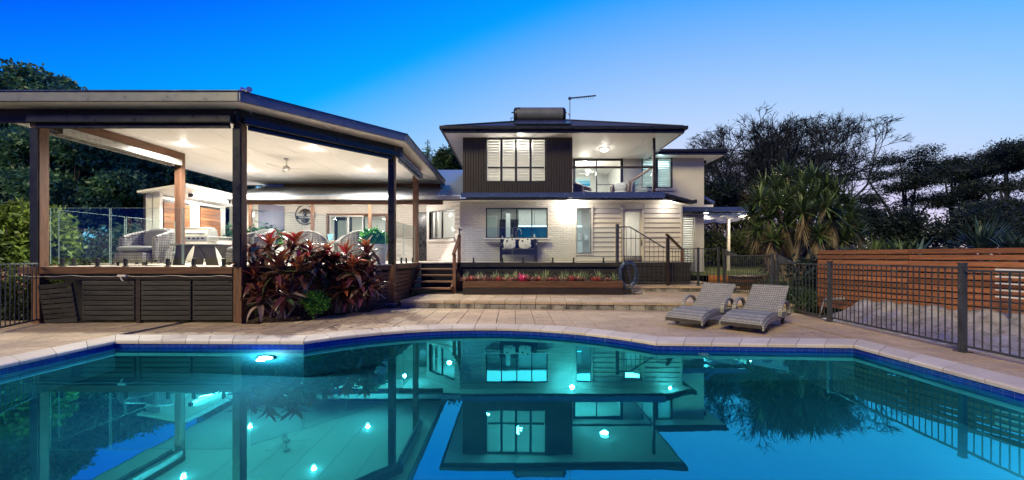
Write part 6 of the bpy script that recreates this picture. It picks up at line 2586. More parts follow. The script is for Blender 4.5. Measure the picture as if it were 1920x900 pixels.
# low understorey along the boundary, one mass
hb = []
for k in range(46):
    hb.append((random.uniform(-24, -10.5), random.uniform(15.5, 18.5), random.uniform(.5, 2.1), .9, .9, .8))
u_ = crown('understorey', None, hb, 3600, 10, (.22, .12), M['leaf_dark'], .3)
tag(u_, kind='stuff')
# bright shrub at the left edge
sb = thing('shrub', 'bright yellow green shrub at the left edge beside the pavilion post', 'shrub', (-11.75, 9.3, 0))
mb = MB()
for k in range(7):
    a = random.uniform(0, 6.3)
    limb(mb, [(-11.75, 9.3, 0), (-11.75 + .3 * math.cos(a), 9.3 + .3 * math.sin(a), .9), (-11.75 + .6 * math.cos(a), 9.3 + .6 * math.sin(a), 2.0)], .03, .01, 5)
mb.build('stem', M['bark'], sb)
crown('foliage', sb, blobset((-11.75, 9.3, 1.75), .40, .5, 1.0, 16, .28, .45), 750, 9, (.17, .07), M['leaf_lime'], .12)
fb = thing('flowering_bush', 'low leafy bush with small pink and orange flowers behind the left pool fence', 'bush', (-10.8, 8.6, 0))
crown('foliage', fb, [(random.uniform(-12.0, -10.15), random.uniform(8.3, 9.2), random.uniform(.15, .95), .3, .3, .28) for _ in range(24)], 800, 9, (.13, .06), M['leaf_hedge'], .10)
M['petal'] = leafmat('petal', (.5, .08, .03), (.65, .22, .12), .5, .3, 5, (.75, .5, .4))
P, d_ = clump_points([(random.uniform(-11.9, -10.2), random.uniform(8.2, 8.9), random.uniform(.4, 1.15), .28, .28, .25) for _ in range(14)], 160, .1)
P = np.repeat(P, 5, 0)
D = unit(RNG.normal(size=P.shape))
link('flowers', quad_mesh('flowers', leaf_quads(P, D, .045, .035) - np.array(WL[fb]), M['petal']), fb)
# trees behind the house
leafy_tree('dark bushy tree behind the pale roof between pavilion and house', (PX(838, 32), 32, 0), 8, blobset(at(838, 310, 32), 1.3, 1.2, 1.4, 12, .5, .9), M['leaf_mid'], 1300, 10, (.26, .14), .26, group='trees behind the house')
ct_ = thing('conifer_tree', 'slim pointed conifer behind the pale roof left of the dark bushy tree', 'tree', (PX(802, 33), 33, 0), 'trees behind the house')
cb_ = []
cx_, cz_ = PX(802, 33), PZ(262, 33)
for k in range(16):
    z = cz_ - .3 - k * .32
    r = .12 + k * .085
    for j in range(5):
        a = random.uniform(0, 6.3)
        cb_.append((cx_ + r * .6 * math.cos(a), 33 + r * .6 * math.sin(a), z, r * .6, r * .6, .16))
limb_ = MB()
limb(limb_, [(cx_, 33, 0), (cx_, 33, cz_)], .18, .02)
limb_.build('trunk', M['bark'], ct_)
crown('crown', ct_, cb_, 900, 8, (.2, .07), M['leaf_dark'], .1)

# ---- bare jacaranda trees on the right
def bare_tree(label, base, d, target_pts, seed, spread):
    t = thing('jacaranda_tree', label, 'tree', base, 'bare branched trees on the right')
    rnd = random.Random(seed)
    big, twigs, tips = MB(), [], []
    xs_ = [q[0] for q in target_pts]
    zs_ = [q[1] for q in target_pts]
    xm_, xw_, zm_ = (min(xs_) + max(xs_)) / 2, (max(xs_) - min(xs_)) / 2 + 3.5, max(zs_)

    def dome(x_):
        u_ = min(1, abs(x_ - xm_) / xw_)
        return base[2] + (zm_ - base[2]) * (.62 + .38 * math.sqrt(1 - u_ * u_)) - .35


    def grow(p, dirv, ln, r, dep):
        n_ = 4
        pts = [p]
        dv = dirv.copy()
        for k in range(n_):
            if pts[-1].z > dome(pts[-1].x):
                dv.z = min(dv.z, .02)
            dv = (dv + Vector((rnd.uniform(-.15, .15), rnd.uniform(-.1, .1), rnd.uniform(-.06, .10)))).normalized()
            pts.append(pts[-1] + dv * ln / n_)
        r1 = r * .68
        if r > .022:
            big.tube(pts, [r + (r1 - r) * k / n_ for k in range(n_ + 1)], 5 if r > .06 else 4, cap=False)
        else:
            for a, b in zip(pts, pts[1:]):
                twigs.append((a, b, max(r, .019)))
        if dep == 0:
            tips.append((pts[-1], dv))
            return
        kids = 3 if dep > 4 else (3 if rnd.random() < .45 else 2)
        for k in range(kids):
            at_ = pts[-1] if k < 2 else pts[rnd.choice((2, 3))]
            ang_ = rnd.uniform(.28, .66) * (1 if k % 2 else -1)
            ax = Vector((rnd.uniform(-.4, .4), 1, rnd.uniform(-.4, .4))).normalized() if rnd.random() < .65 else Vector((1, rnd.uniform(-.4, .4), rnd.uniform(-.4, .4))).normalized()
            nd = Matrix.Rotation(ang_, 3, ax) @ dv
            nd = (nd + Vector((0, 0, .04 if dep > 4 else -.03))).normalized()
            grow(at_, nd, ln * rnd.uniform(.68, .86), r1 * (1 if k < 2 else .75), dep - 1)

    b = Vector(base)
    for tx_, tz, r in target_pts:
        tip = Vector((tx_, base[1] + rnd.uniform(-1.5, 1.5), tz))
        dv = (tip - b).normalized()
        grow(b + Vector((0, 0, .0)), dv, (tip - b).length * .285, r, 6)
    for p, dv in list(tips):
        for _ in range(9):
            q = (dv + Vector((rnd.uniform(-1.1, 1.1), rnd.uniform(-.7, .7), rnd.uniform(-.6, .6)))).normalized()
            if p.z > dome(p.x):
                q.z = min(q.z, .25)
            m_ = p - dv * rnd.uniform(0, .5)
            e_ = m_ + q * rnd.uniform(.3, .62)
            twigs.append((m_, e_, .011))
            if rnd.random() < .5:
                f_ = m_.lerp(e_, .55)
                twigs.append((f_, f_ + (q + Vector((rnd.uniform(-.7, .7), 0, rnd.uniform(-.6, .6)))).normalized() * rnd.uniform(.25, .45), .009))
    # twigs as thin crossed quads
    V = []
    for a, c, r in twigs:
        dd_ = (c - a).normalized()
        s1 = dd_.cross(Vector((.3, 1, .2))).normalized() * r
        s2 = dd_.cross(s1).normalized() * r
        for s in (s1, s2):
            V.append([a - s, a + s, c + s * .8, c - s * .8])
    big.build('trunk', M['bark_night'], t)
    tw = link('twigs', quad_mesh('twigs', np.array([[list(p) for p in q] for q in V]) - np.array(WL[t]), M['bark_night']), t)
    P = np.array([list(p) for p, _ in tips])
    keep = RNG.random(len(P)) < .85
    P = np.repeat(P[keep], 3, 0) + RNG.normal(size=(int(keep.sum()) * 3, 3)) * .14
    D = unit(RNG.normal(size=P.shape))
    link('leaves', quad_mesh('leaves', leaf_quads(P, D, .20, .05) - np.array(WL[t]), M['leaf_night']), t)
    return t


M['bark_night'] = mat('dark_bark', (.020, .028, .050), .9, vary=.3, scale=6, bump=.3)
d = 30
bare_tree('broad bare branched tree directly right of the house above the carport', (PX(1405, d), d, 0), d,
          [(PX(1340, d), PZ(245, d), .20), (PX(1400, d), PZ(228, d), .22), (PX(1465, d), PZ(225, d), .20), (PX(1375, d), PZ(330, d), .13)], 5, 1)
d = 33
bare_tree('broad bare branched tree behind the spiky yucca', (PX(1520, d), d, 0), d,
          [(PX(1480, d), PZ(225, d), .22), (PX(1545, d), PZ(215, d), .24), (PX(1610, d), PZ(232, d), .22), (PX(1660, d), PZ(260, d), .18)], 9, 1)

# ---- dark flat-topped trees at the right
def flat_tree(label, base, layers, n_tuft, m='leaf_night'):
    t = thing('flat_crowned_tree', label, 'tree', base, 'dark flat crowned trees on the right')
    b = Vector(base)
    mb = MB()
    bl = []
    fork = b + Vector((0, 0, 2.2))
    limb(mb, [b, b + Vector((.1, 0, 1.2)), fork], .24, .17)
    for (x, y, z, rx, rz) in layers:
        c = Vector((x, y, z))
        limb(mb, [fork, fork.lerp(c, .55) + Vector((0, 0, .2)), c + Vector((0, 0, -.1))], .11, .04, 5)
        for k in range(10):
            a = random.uniform(0, 6.3)
            rr2 = random.uniform(.2, 1.25) * rx
            e = Vector((x + rr2 * math.cos(a), y + rr2 * math.sin(a), z + random.uniform(-.3, .4) * rz))
            limb(mb, [c + Vector((0, 0, -.1)), c.lerp(e, .6) + Vector((0, 0, -.08)), e], .035, .012, 4)
            bl.append((e.x, e.y, e.z, rx * .36, rx * .36, rz * .46))
    mb.build('trunk', M['bark_night'], t)
    crown('crown', t, bl, int(n_tuft * 1.7), 8, (.17, .045), M[m], .15)


def lay(px, py, d, w, h): return (PX(px, d), d + random.uniform(-1, 1), PZ(py, d), w, h)


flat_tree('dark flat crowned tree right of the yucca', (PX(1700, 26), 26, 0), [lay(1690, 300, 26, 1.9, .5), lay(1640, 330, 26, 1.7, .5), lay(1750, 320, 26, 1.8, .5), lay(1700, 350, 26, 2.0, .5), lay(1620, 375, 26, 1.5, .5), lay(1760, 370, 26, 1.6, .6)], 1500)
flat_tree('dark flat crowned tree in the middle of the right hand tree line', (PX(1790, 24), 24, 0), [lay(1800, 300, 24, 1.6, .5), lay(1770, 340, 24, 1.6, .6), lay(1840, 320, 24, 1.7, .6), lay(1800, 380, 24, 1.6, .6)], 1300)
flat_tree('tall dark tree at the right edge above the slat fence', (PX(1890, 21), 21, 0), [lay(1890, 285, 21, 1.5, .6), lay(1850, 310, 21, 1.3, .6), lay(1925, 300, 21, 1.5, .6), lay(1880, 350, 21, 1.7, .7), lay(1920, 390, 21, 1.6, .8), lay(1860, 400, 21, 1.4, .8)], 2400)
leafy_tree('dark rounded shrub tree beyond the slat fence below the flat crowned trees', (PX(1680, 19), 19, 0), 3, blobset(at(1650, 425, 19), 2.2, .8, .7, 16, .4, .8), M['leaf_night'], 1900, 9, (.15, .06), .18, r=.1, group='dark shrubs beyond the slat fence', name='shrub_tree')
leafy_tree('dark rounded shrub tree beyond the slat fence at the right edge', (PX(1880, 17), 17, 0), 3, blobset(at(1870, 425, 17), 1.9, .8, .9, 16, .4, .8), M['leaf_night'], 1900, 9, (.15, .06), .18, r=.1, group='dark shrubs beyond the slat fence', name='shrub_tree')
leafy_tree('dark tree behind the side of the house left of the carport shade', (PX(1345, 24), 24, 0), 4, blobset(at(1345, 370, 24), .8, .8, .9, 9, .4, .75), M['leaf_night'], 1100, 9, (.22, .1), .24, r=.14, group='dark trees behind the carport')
leafy_tree('brown leaved dark tree behind the carport post', (PX(1400, 25), 25, 0), 3, blobset(at(1400, 395, 25), 1.6, .8, .9, 12, .4, .8), leafmat('leaf_rust', (.03, .022, .016), (.05, .045, .022), .6, .15, .5), 1300, 9, (.2, .1), .24, r=.14, group='dark trees behind the carport')
# hedge beyond the gate
hb = [(random.uniform(PX(1318, 21), PX(1560, 21)), random.uniform(20.5, 23), random.uniform(1.3, 2.4), .75, .75, .6) for _ in range(34)]
h_ = crown('hedge_foliage', None, hb, 2300, 9, (.16, .09), M['leaf_hedge'], .2)
tag(h_, kind='stuff')
hb = [(random.uniform(9, 34), random.uniform(26, 40), random.uniform(.5, 3.2), 1.6, 1.6, 1.1) for _ in range(60)]
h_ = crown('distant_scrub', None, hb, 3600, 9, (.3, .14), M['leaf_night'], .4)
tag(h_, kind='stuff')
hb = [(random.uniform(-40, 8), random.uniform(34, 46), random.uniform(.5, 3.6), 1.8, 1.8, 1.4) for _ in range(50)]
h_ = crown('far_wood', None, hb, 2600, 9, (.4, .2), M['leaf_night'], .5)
tag(h_, kind='stuff')


# ---- sword leaved plants
def sword(P0, d, ln, w, bend, nseg=3, fold=.25):
    """Blade strips: list of quads for one pointed leaf, both halves folded along the rib."""
    d = Vector(d).normalized()
    s = d.cross(Vector((0, 0, 1)))
    if s.length < 1e-3:
        s = Vector((1, 0, 0))
    s.normalize()
    u = s.cross(d).normalized()
    rows = []
    for k in range(nseg + 1):
        t_ = k / nseg
        c = Vector(P0) + d * (ln * t_) + Vector((0, 0, -bend * ln * t_ * t_))
        ww = w * (.55 + .9 * t_ if t_ < .45 else (1 - t_) * 1.75 + .0) / 2
        rows.append((c - s * ww + u * ww * fold, c, c + s * ww + u * ww * fold))
    q = []
    for a, b in zip(rows, rows[1:]):
        q.append([a[0], a[1], b[1], b[0]])
        q.append([a[1], a[2], b[2], b[1]])
    return q


def to_obj(name, quads, m, parent):
    V = np.array([[list(p) for p in q] for q in quads]) - (np.array(WL[parent]) if parent is not None else 0)
    return link(name, quad_mesh(name, V, m), parent)


def strips_mesh(leaves):
    """Join leaves with shared vertices so that each leaf is one island."""
    mb = MB()
    for q in leaves:
        n_ = len(q) // 2
        b = len(mb.v)
        rows = [(q[0][0], q[0][1], q[1][1])]
        for k in range(n_):
            rows.append((q[2 * k][3], q[2 * k][2], q[2 * k + 1][2]))
        for r in rows:
            mb.v += [Vector(p) for p in r]
        for k in range(n_):
            o = b + 3 * k
            mb.f += [(o, o + 1, o + 4, o + 3), (o + 1, o + 2, o + 5, o + 4)]
    return mb


def rosette(c, n_, ln, w, up=.4, bend=.12, rnd=random, axis=None, nseg=3):
    out = []
    for k in range(n_):
        a = rnd.uniform(0, 2 * PI)
        e = math.asin(rnd.uniform(-.72, 1.0)) * .95 + up * .15
        dd_ = Vector((math.cos(a) * math.cos(e), math.sin(a) * math.cos(e), math.sin(e)))
        if axis is not None:
            dd_ = (dd_ + axis * .35).normalized()
        out.append(sword(Vector(c) + dd_ * .04, dd_, ln * rnd.uniform(.75, 1.1), w, bend * (1 - max(0, math.sin(e))), nseg))
    return out


M['yucca'] = leafmat('yucca_leaf', (.045, .11, .048), (.075, .15, .058), .38, .15, 1.5, (.15, .19, .075), .25, 1.7)
M['yucca_dead'] = leafmat('yucca_dead_leaf', (.12, .085, .055), (.20, .15, .10), .8, .15, 2, (.27, .22, .16))
M['agave'] = leafmat('agave_leaf', (.02, .05, .05), (.045, .09, .085), .4, .1, 1.5, (.07, .12, .11))
M['strap'] = leafmat('strap_leaf', (.02, .05, .018), (.045, .10, .03), .45, .2, 1.5, (.09, .15, .05))
yc = thing('yucca_tree', 'large many headed yucca with spiky green rosettes and hanging dead brown leaves', 'yucca', (9.0, 12.6, 0))
HEADS = [(1500, 345, 13.2), (1455, 350, 12.9), (1550, 350, 13.0), (1425, 375, 12.6), (1480, 375, 12.4), (1530, 372, 12.3), (1575, 380, 12.9), (1505, 398, 11.7), (1440, 408, 12.3), (1560, 405, 12.2),
         (1590, 425, 12.7), (1535, 440, 11.6), (1470, 415, 12.2), (1448, 450, 11.9), (1580, 450, 12.4), (1610, 440, 13.4), (1410, 400, 13.2), (1505, 420, 12.8), (1475, 330, 13.4), (1525, 332, 13.3), (1435, 350, 13.3), (1568, 362, 12.8), (1460, 385, 12.0), (1510, 368, 12.6), (1550, 388, 11.9), (1595, 400, 13.0), (1420, 430, 12.6)]
trunk = MB()
roots = [(8.6, 12.5, 0), (9.1, 12.9, 0), (9.4, 12.6, 0), (8.8, 12.2, 0)]
rr_ = random.Random(2)
for k, (px, py, d) in enumerate(HEADS):
    c = Vector((PX(px, d), d, PZ(py, d)))
    b = Vector(roots[k % 4])
    limb(trunk, [b, b.lerp(c, .4) + Vector((rr_.uniform(-.1, .1), .1, .1)), b.lerp(c, .8), c], .10, .045, 6)
    to_join = strips_mesh(rosette(c, 100, .68 if py < 430 else .60, .058, .2, .01, rr_, None, 2))
    tag(to_join.build('leaf_rosette', M['yucca'], yc), kind='stuff')
    if py > 396:
        dead = []
        for j in range(75):
            a = rr_.uniform(0, 2 * PI)
            zz = -rr_.uniform(.05, .75 if py < 430 else .5)
            p = c + Vector((.06 * math.cos(a), .06 * math.sin(a), zz))
            dead.append(sword(p, (math.cos(a) * .38, math.sin(a) * .38, -1), rr_.uniform(.35, .6), .034, .05, 2))
        tag(strips_mesh(dead).build('dead_leaf_skirt', M['yucca_dead'], yc), kind='stuff')
trunk.build('trunk', M['bark_pale'], yc, smooth=True)


def spiky(name, label, cat, c, n_, ln, w, m, up=.6, bend=.2, group=None, heads=1, spread=.3):
    t = thing(name, label, cat, c, group)
    r = random.Random(int(c[0] * 1000) + n_)
    lv = []
    for h in range(heads):
        cc = (c[0] + r.uniform(-spread, spread) * (heads > 1), c[1] + r.uniform(-spread, spread) * (heads > 1), c[2] + .05)
        for k in range(n_):
            a = r.uniform(0, 2 * PI)
            e = r.uniform(.15, 1.35) * up + .15
            dd_ = (math.cos(a) * math.cos(e), math.sin(a) * math.cos(e), math.sin(e))
            lv.append(sword(cc, dd_, ln * r.uniform(.7, 1.1), w, bend * math.cos(e), 4))
    tag(strips_mesh(lv).build('foliage', M[m], t), kind='stuff')
    MB().lathe((c[0], c[1], c[2] - .1), [(.05, 0), (.06, .1), (.03, .2)], 8).build('stem', M['bark'], t)
    return t


spiky('strappy_plant', 'strappy green plant just behind the closed pool gate', 'plant', (PX(1432, 11.4), 11.4, .05), 60, .95, .035, 'strap', .9, .45)
spiky('strappy_plant', 'strappy plant in the dark bed left of the slat fence end', 'plant', (7.35, 10.3, .05), 55, .85, .03, 'strap', .9, .5)
spiky('strappy_plant', 'lower strappy plant beside the pool cover end', 'plant', (7.15, 9.6, .05), 45, .65, .03, 'strap', .9, .5)
spiky('agave', 'pale blue green agave rosette rising above the slat fence', 'agave', (PX(1722, 11.2), 11.2, 1.2), 46, 1.0, .09, 'agave', .75, .55)
spiky('spiky_plant', 'dark spiky plant above the middle of the slat fence', 'plant', (PX(1650, 12), 12, 1.2), 90, .95, .06, 'yucca', .8, .3, 'dark spiky plants behind the slat fence', 3, .5)
spiky('spiky_plant', 'tall dark spiky plant above the slat fence right of the agave', 'plant', (PX(1840, 11.5), 11.5, 1.4), 90, 1.3, .07, 'agave', .9, .25, 'dark spiky plants behind the slat fence', 2, .4)
spiky('spiky_plant', 'dark spiky plant above the slat fence at the right edge', 'plant', (PX(1915, 10.5), 10.5, 1.3), 80, 1.0, .06, 'agave', .8, .35, 'dark spiky plants behind the slat fence', 2, .3)
spiky('spiky_plant', 'dark spiky plant above the slat fence nearest the yucca', 'plant', (PX(1600, 12.6), 12.6, 1.0), 80, .95, .06, 'yucca', .8, .35, 'dark spiky plants behind the slat fence', 2, .4)
hb = [(random.uniform(8.4, 13), random.uniform(10.2, 13.5), random.uniform(.2, 1.0), .6, .6, .5) for _ in range(26)]
tag(crown('bank_planting', None, hb, 1500, 9, (.22, .08), M['leaf_night'], .2), kind='stuff')
hb = [(random.uniform(7.15, 8.2), random.uniform(9.6, 11.6), random.uniform(.05, .45), .35, .35, .25) for _ in range(14)]
tag(crown('bed_planting', None, hb, 700, 9, (.14, .05), M['leaf_mid'], .12), kind='stuff')

# ---- lawn and path beyond the gate
def lawn_mat():
    t = NT('lawn')
    n1 = t.tex(1.2, 4, coord='World')
    n2 = t.tex(60, 3, coord='World')
    c = t.mixc(t.mrange(n1, .4, .6, 0, 1), (.05, .085, .02), (.12, .12, .045))
    return t.done(t.bsdf(c, .9, 0, .2, t.bump(n2, .8, .02)))


M['lawn'] = lawn_mat()
structure('lawn', MB().add([(7.45, 16.05, .58), (30, 16.05, .58), (30, 26, 1.05), (7.45, 26, 1.05), (30, 60, 1.1), (7.45, 60, 1.1)], [(0, 1, 2, 3), (3, 2, 4, 5)]), M['lawn'])
structure('path', MB().box(7.45, 14, 13.4, 15.9, -.02, .16), M['paver'])
gb = thing('garden_edging', 'low orange timber garden edging in the light beyond the pool gate', 'edging', (PX(1395, 15.9), 15.9, .16))
for k in range(2):
    MB().box(PX(1330, 15.9), PX(1500, 15.9), 15.93, 15.99, .165 + k * .22, .375 + k * .22).build('edging_board', M['fence_wood'], gb, bevel=.006)

# ---- cordylines: every leaf its own piece
def cordy_mat(name, ca, cb2_, rough=.28):
    t = NT(name)
    r = t.rand()
    g = t.n('ShaderNodeTexCoord').outputs['Object']
    n1 = t.tex(5, 3, stretch=(1, 6, 1))
    c = t.mixc(r, ca, cb2_)
    c = t.mixc(t.mrange(n1, .4, .7, 0, .6), c, tuple(k * .45 for k in ca))
    p = t.bsdf(c, rough, 0, .5)
    tl = t.n('ShaderNodeBsdfTranslucent')
    t.l(c, tl.inputs[0])
    ms = t.n('ShaderNodeMixShader')
    ms.inputs[0].default_value = .22
    t.l(p.outputs[0], ms.inputs[1])
    t.l(tl.outputs[0], ms.inputs[2])
    return t.done(ms)


CM = {'purple': cordy_mat('cordyline_purple', (.085, .024, .040), (.20, .055, .075)), 'bronze': cordy_mat('cordyline_bronze', (.36, .075, .035), (.60, .22, .085)),
      'red': cordy_mat('cordyline_red', (.42, .015, .030), (.55, .04, .06)), 'pale_highlight': cordy_mat('cordyline_pale_highlight', (.15, .09, .085), (.46, .35, .31)), 'green': cordy_mat('cordyline_green', (.05, .09, .04), (.12, .17, .07))}  # the pale leaf tone is lightened to stand in for glossy highlights


def cordy_leaf(ln, w, bend, m, name):
    mb = MB()
    ns = 7
    for k in range(ns + 1):
        t_ = k / ns
        x = ln * (t_ - .12 * bend * t_ ** 3)
        z = ln * (.18 * t_ - bend * t_ * t_)
        ww = w / 2 * (math.sin(PI * min(1, (t_ * .96 + .04)) ** .72) ** .8 if t_ < 1 else 0.02)
        if t_ < .14:
            ww = max(ww * .6, .010)
        mb.v += [Vector((x, -ww, z + ww * .35)), Vector((x, 0, z)), Vector((x, ww, z + ww * .35))]
    for k in range(ns):
        o = 3 * k
        mb.f += [(o, o + 1, o + 4, o + 3), (o + 1, o + 2, o + 5, o + 4)]
    return mb.mesh(name, m, None, True)


CL = {k: [cordy_leaf(.44, .125, .26, m, 'cordyline_leaf'), cordy_leaf(.40, .11, .45, m, 'cordyline_leaf'), cordy_leaf(.38, .125, .12, m, 'cordyline_leaf'), cordy_leaf(.45, .12, .70, m, 'cordyline_leaf')] for k, m in CM.items()}


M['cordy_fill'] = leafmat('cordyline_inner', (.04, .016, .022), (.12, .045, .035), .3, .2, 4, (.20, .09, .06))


def cordyline(label, base, heads, seed, per, extra=240):
    t = thing('cordyline', label, 'shrub', base, 'red leaved cordylines in the garden bed')
    r = random.Random(seed)
    b = Vector(base)
    count = 0
    for hx, hy, hz, top in heads:
        c = Vector((hx, hy, hz))
        root = b + Vector((r.uniform(-.22, .22), r.uniform(-.15, .15), 0))
        mb = MB()
        limb(mb, [root, root.lerp(c, .5) + Vector((r.uniform(-.06, .06), r.uniform(-.05, .05), .05)), c + Vector((0, 0, .05))], .024, .014, 6)
        mb.build('stem', M['bark_pale'], t, smooth=True)
        for k in range(per):
            u = k / per                       # young leaves upright at the tip, old ones spread below
            a = k * 2.399 + r.uniform(-.25, .25)
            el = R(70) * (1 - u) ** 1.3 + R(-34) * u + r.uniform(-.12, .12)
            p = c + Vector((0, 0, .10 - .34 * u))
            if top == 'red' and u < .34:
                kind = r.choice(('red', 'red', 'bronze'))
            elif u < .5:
                kind = r.choice(('bronze', 'bronze', 'bronze', 'purple', 'pale_highlight', 'red') if top != 'dark' else ('purple', 'purple', 'bronze'))
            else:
                kind = r.choice(('purple', 'purple', 'pale_highlight', 'green', 'pale_highlight', 'bronze' if hz > 1.3 else 'purple'))
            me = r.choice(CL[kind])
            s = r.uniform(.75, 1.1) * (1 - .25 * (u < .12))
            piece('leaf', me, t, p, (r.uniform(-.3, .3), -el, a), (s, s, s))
            count += 1
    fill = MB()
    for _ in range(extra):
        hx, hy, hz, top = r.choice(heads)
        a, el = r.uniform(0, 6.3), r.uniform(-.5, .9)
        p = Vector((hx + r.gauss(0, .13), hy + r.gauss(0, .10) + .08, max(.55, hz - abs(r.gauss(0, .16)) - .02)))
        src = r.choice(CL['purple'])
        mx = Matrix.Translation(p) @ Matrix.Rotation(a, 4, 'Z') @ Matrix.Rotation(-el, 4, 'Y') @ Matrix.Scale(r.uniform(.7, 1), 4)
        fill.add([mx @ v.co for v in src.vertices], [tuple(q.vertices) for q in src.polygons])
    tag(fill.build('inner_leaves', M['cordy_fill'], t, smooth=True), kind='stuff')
    return count


random.seed(33)
h1 = []
for px, py, d, top in ((470, 478, 8.3, 'bronze'), (505, 462, 8.4, 'red'), (553, 455, 8.6, 'red'), (582, 472, 8.7, 'bronze'), (478, 520, 8.15, 'dark'), (520, 500, 8.1, 'dark'), (560, 500, 8.2, 'bronze'),
                       (596, 500, 9.0, 'bronze'), (485, 556, 8.05, 'dark'), (535, 545, 8.05, 'dark'), (610, 480, 9.0, 'bronze')):
    h1.append((*at(px, py, d), top))
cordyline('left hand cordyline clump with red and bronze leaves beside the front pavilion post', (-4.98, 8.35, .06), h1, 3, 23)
h2 = []
for px, py, d, top in ((612, 480, 9.1, 'red'), (650, 478, 9.3, 'bronze'), (685, 470, 9.5, 'bronze'), (662, 500, 9.0, 'bronze'), (640, 515, 9.2, 'dark'), (690, 496, 9.4, 'bronze'), (676, 535, 9.0, 'dark'),
                       (645, 545, 8.95, 'dark'), (694, 532, 9.5, 'dark'), (622, 500, 9.2, 'bronze'), (690, 520, 9.1, 'dark')):
    h2.append((*at(px, py, d), top))
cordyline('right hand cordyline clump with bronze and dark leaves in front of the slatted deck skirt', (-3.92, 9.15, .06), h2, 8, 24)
gs = thing('round_shrub', 'small bright green round shrub between the two cordyline clumps', 'shrub', (-4.42, 8.62, .05))
gc = at(592, 572, 8.42)
crown('foliage', gs, [(gc[0] + random.uniform(-.12, .12), gc[1] + random.uniform(-.1, .1), gc[2] + random.uniform(-.12, .14), .17, .17, .17) for _ in range(11)], 600, 8, (.045, .028), M['leaf_green'], .035)
MB().tube([(gc[0], gc[1], 0), (gc[0], gc[1], gc[2])], .018, 6).build('stem', M['bark'], gs)

fl_ = []
r = random.Random(77)
for k in range(150):
    if k < 90:
        x_, y_ = r.uniform(-5.2, -2.2), r.uniform(7.2, 9.9)
        if inside((x_, y_), BED):
            continue
    else:
        x_, y_ = r.uniform(-10, 6.2), r.uniform(6.9, 9.8)
    if inside((x_, y_), offset_outline(POOL, .1)) or (x_ < -5.6 and y_ > 7.9) or y_ > 9.3 + (-x_) * .3:
        continue
    a = r.uniform(0, 6.3)
    q = sword((x_, y_, .012), (math.cos(a), math.sin(a), r.uniform(0, .2)), r.uniform(.05, .13), r.uniform(.018, .04), .05, 2)
    fl_.append(q)
o = strips_mesh(fl_).build('fallen_leaves', leafmat('fallen_leaf', (.12, .06, .03), (.20, .11, .05), .7, .1, 3, (.25, .17, .08)))
tag(o, kind='stuff')

# ---- bromeliads in the planter
M['brom_green'] = leafmat('bromeliad_green', (.09, .16, .05), (.20, .27, .12), .4, .25, 6, (.36, .40, .24))
M['brom_red'] = leafmat('bromeliad_red', (.30, .02, .03), (.45, .05, .06), .4, .25, 6, (.5, .16, .12))
M['brom_rust'] = leafmat('bromeliad_rust', (.16, .06, .04), (.32, .12, .08), .4, .25, 6, (.45, .25, .2))
M['brom_pink'] = leafmat('bromeliad_pink', (.55, .02, .12), (.62, .05, .18), .4, .3, 6, (.7, .1, .22))


def brom(n_, ln, w, up0, up1, bend, m, name, seed):
    r = random.Random(seed)
    lv = []
    for k in range(n_):
        a = k * 2.399
        e = up1 + (up0 - up1) * (k / n_) + r.uniform(-.1, .1)
        lv.append(sword((.01 * math.cos(a), .01 * math.sin(a), 0), (math.cos(a) * math.cos(e), math.sin(a) * math.cos(e), math.sin(e)), ln * r.uniform(.8, 1.1), w, bend, 4, .4))
    return strips_mesh(lv).mesh(name, M[m])


BG = [brom(20, .40, .032, .55, 1.45, .10, 'brom_green', 'spiky_bromeliad', s) for s in (1, 2, 3)]
BR = {k: [brom(22, .28, .058, .15, 1.2, .20, 'brom_' + k, 'bromeliad', s) for s in (4, 5)] for k in ('red', 'rust', 'pink')}
def count_label(what, k, n_, row):
    if n_ == 1:
        return f'the {what} in the {row} of the planter below the bench'
    if k < (n_ + 1) // 2:
        return f'{ORD[k]} {what} from the stairs end, in the {row} of the planter'
    return f'{ORD[n_ - 1 - k]} {what} from the hose end, in the {row} of the planter'


rank = {}
gx = [873, 895, 902, 925, 931, 950, 963, 968, 986, 1006, 1020, 1024, 1055, 1062, 1080, 1089, 1098, 1122, 1128, 1152]
for k, px in enumerate(gx):
    y_ = 12.75 + random.uniform(-.15, .2)
    o = link('spiky_bromeliad', BG[k % 3])
    o.location = (PX(px, y_), y_, .55)
    o.rotation_euler = (0, 0, random.uniform(0, 6.3))
    s = random.uniform(.85, 1.2)
    o.scale = (s, s, s)
    tag(o, count_label('spiky pale green bromeliad', k, len(gx), 'back row'), 'bromeliad', 'spiky green bromeliads in the planter')
rxs = [(871, 'rust'), (882, 'red'), (893, 'rust'), (908, 'rust'), (921, 'rust'), (934, 'red'), (945, 'rust'), (958, 'rust'), (979, 'pink'), (993, 'rust'), (1008, 'red'), (1026, 'rust'), (1034, 'red'), (1046, 'rust'),
       (1059, 'rust'), (1072, 'red'), (1081, 'rust'), (1093, 'rust'), (1113, 'red'), (1121, 'red'), (1139, 'rust')]
for k, (px, c) in enumerate(rxs):
    y_ = 12.22 + random.uniform(-.08, .14)
    o = link('red_bromeliad', BR[c][k % 2])
    o.location = (PX(px, y_), y_, .575)
    o.rotation_euler = (0, 0, random.uniform(0, 6.3))
    s = random.uniform(.8, 1.1) * (1.35 if c == 'pink' else 1)
    o.scale = (s, s, s)
    rank[c] = rank.get(c, -1) + 1
    nm = {'rust': 'rusty brown', 'red': 'red', 'pink': 'large bright pink'}[c]
    tag(o, count_label(nm + ' low bromeliad', rank[c], sum(q[1] == c for q in rxs), 'front row'), 'bromeliad', 'low red bromeliads in the planter front row')

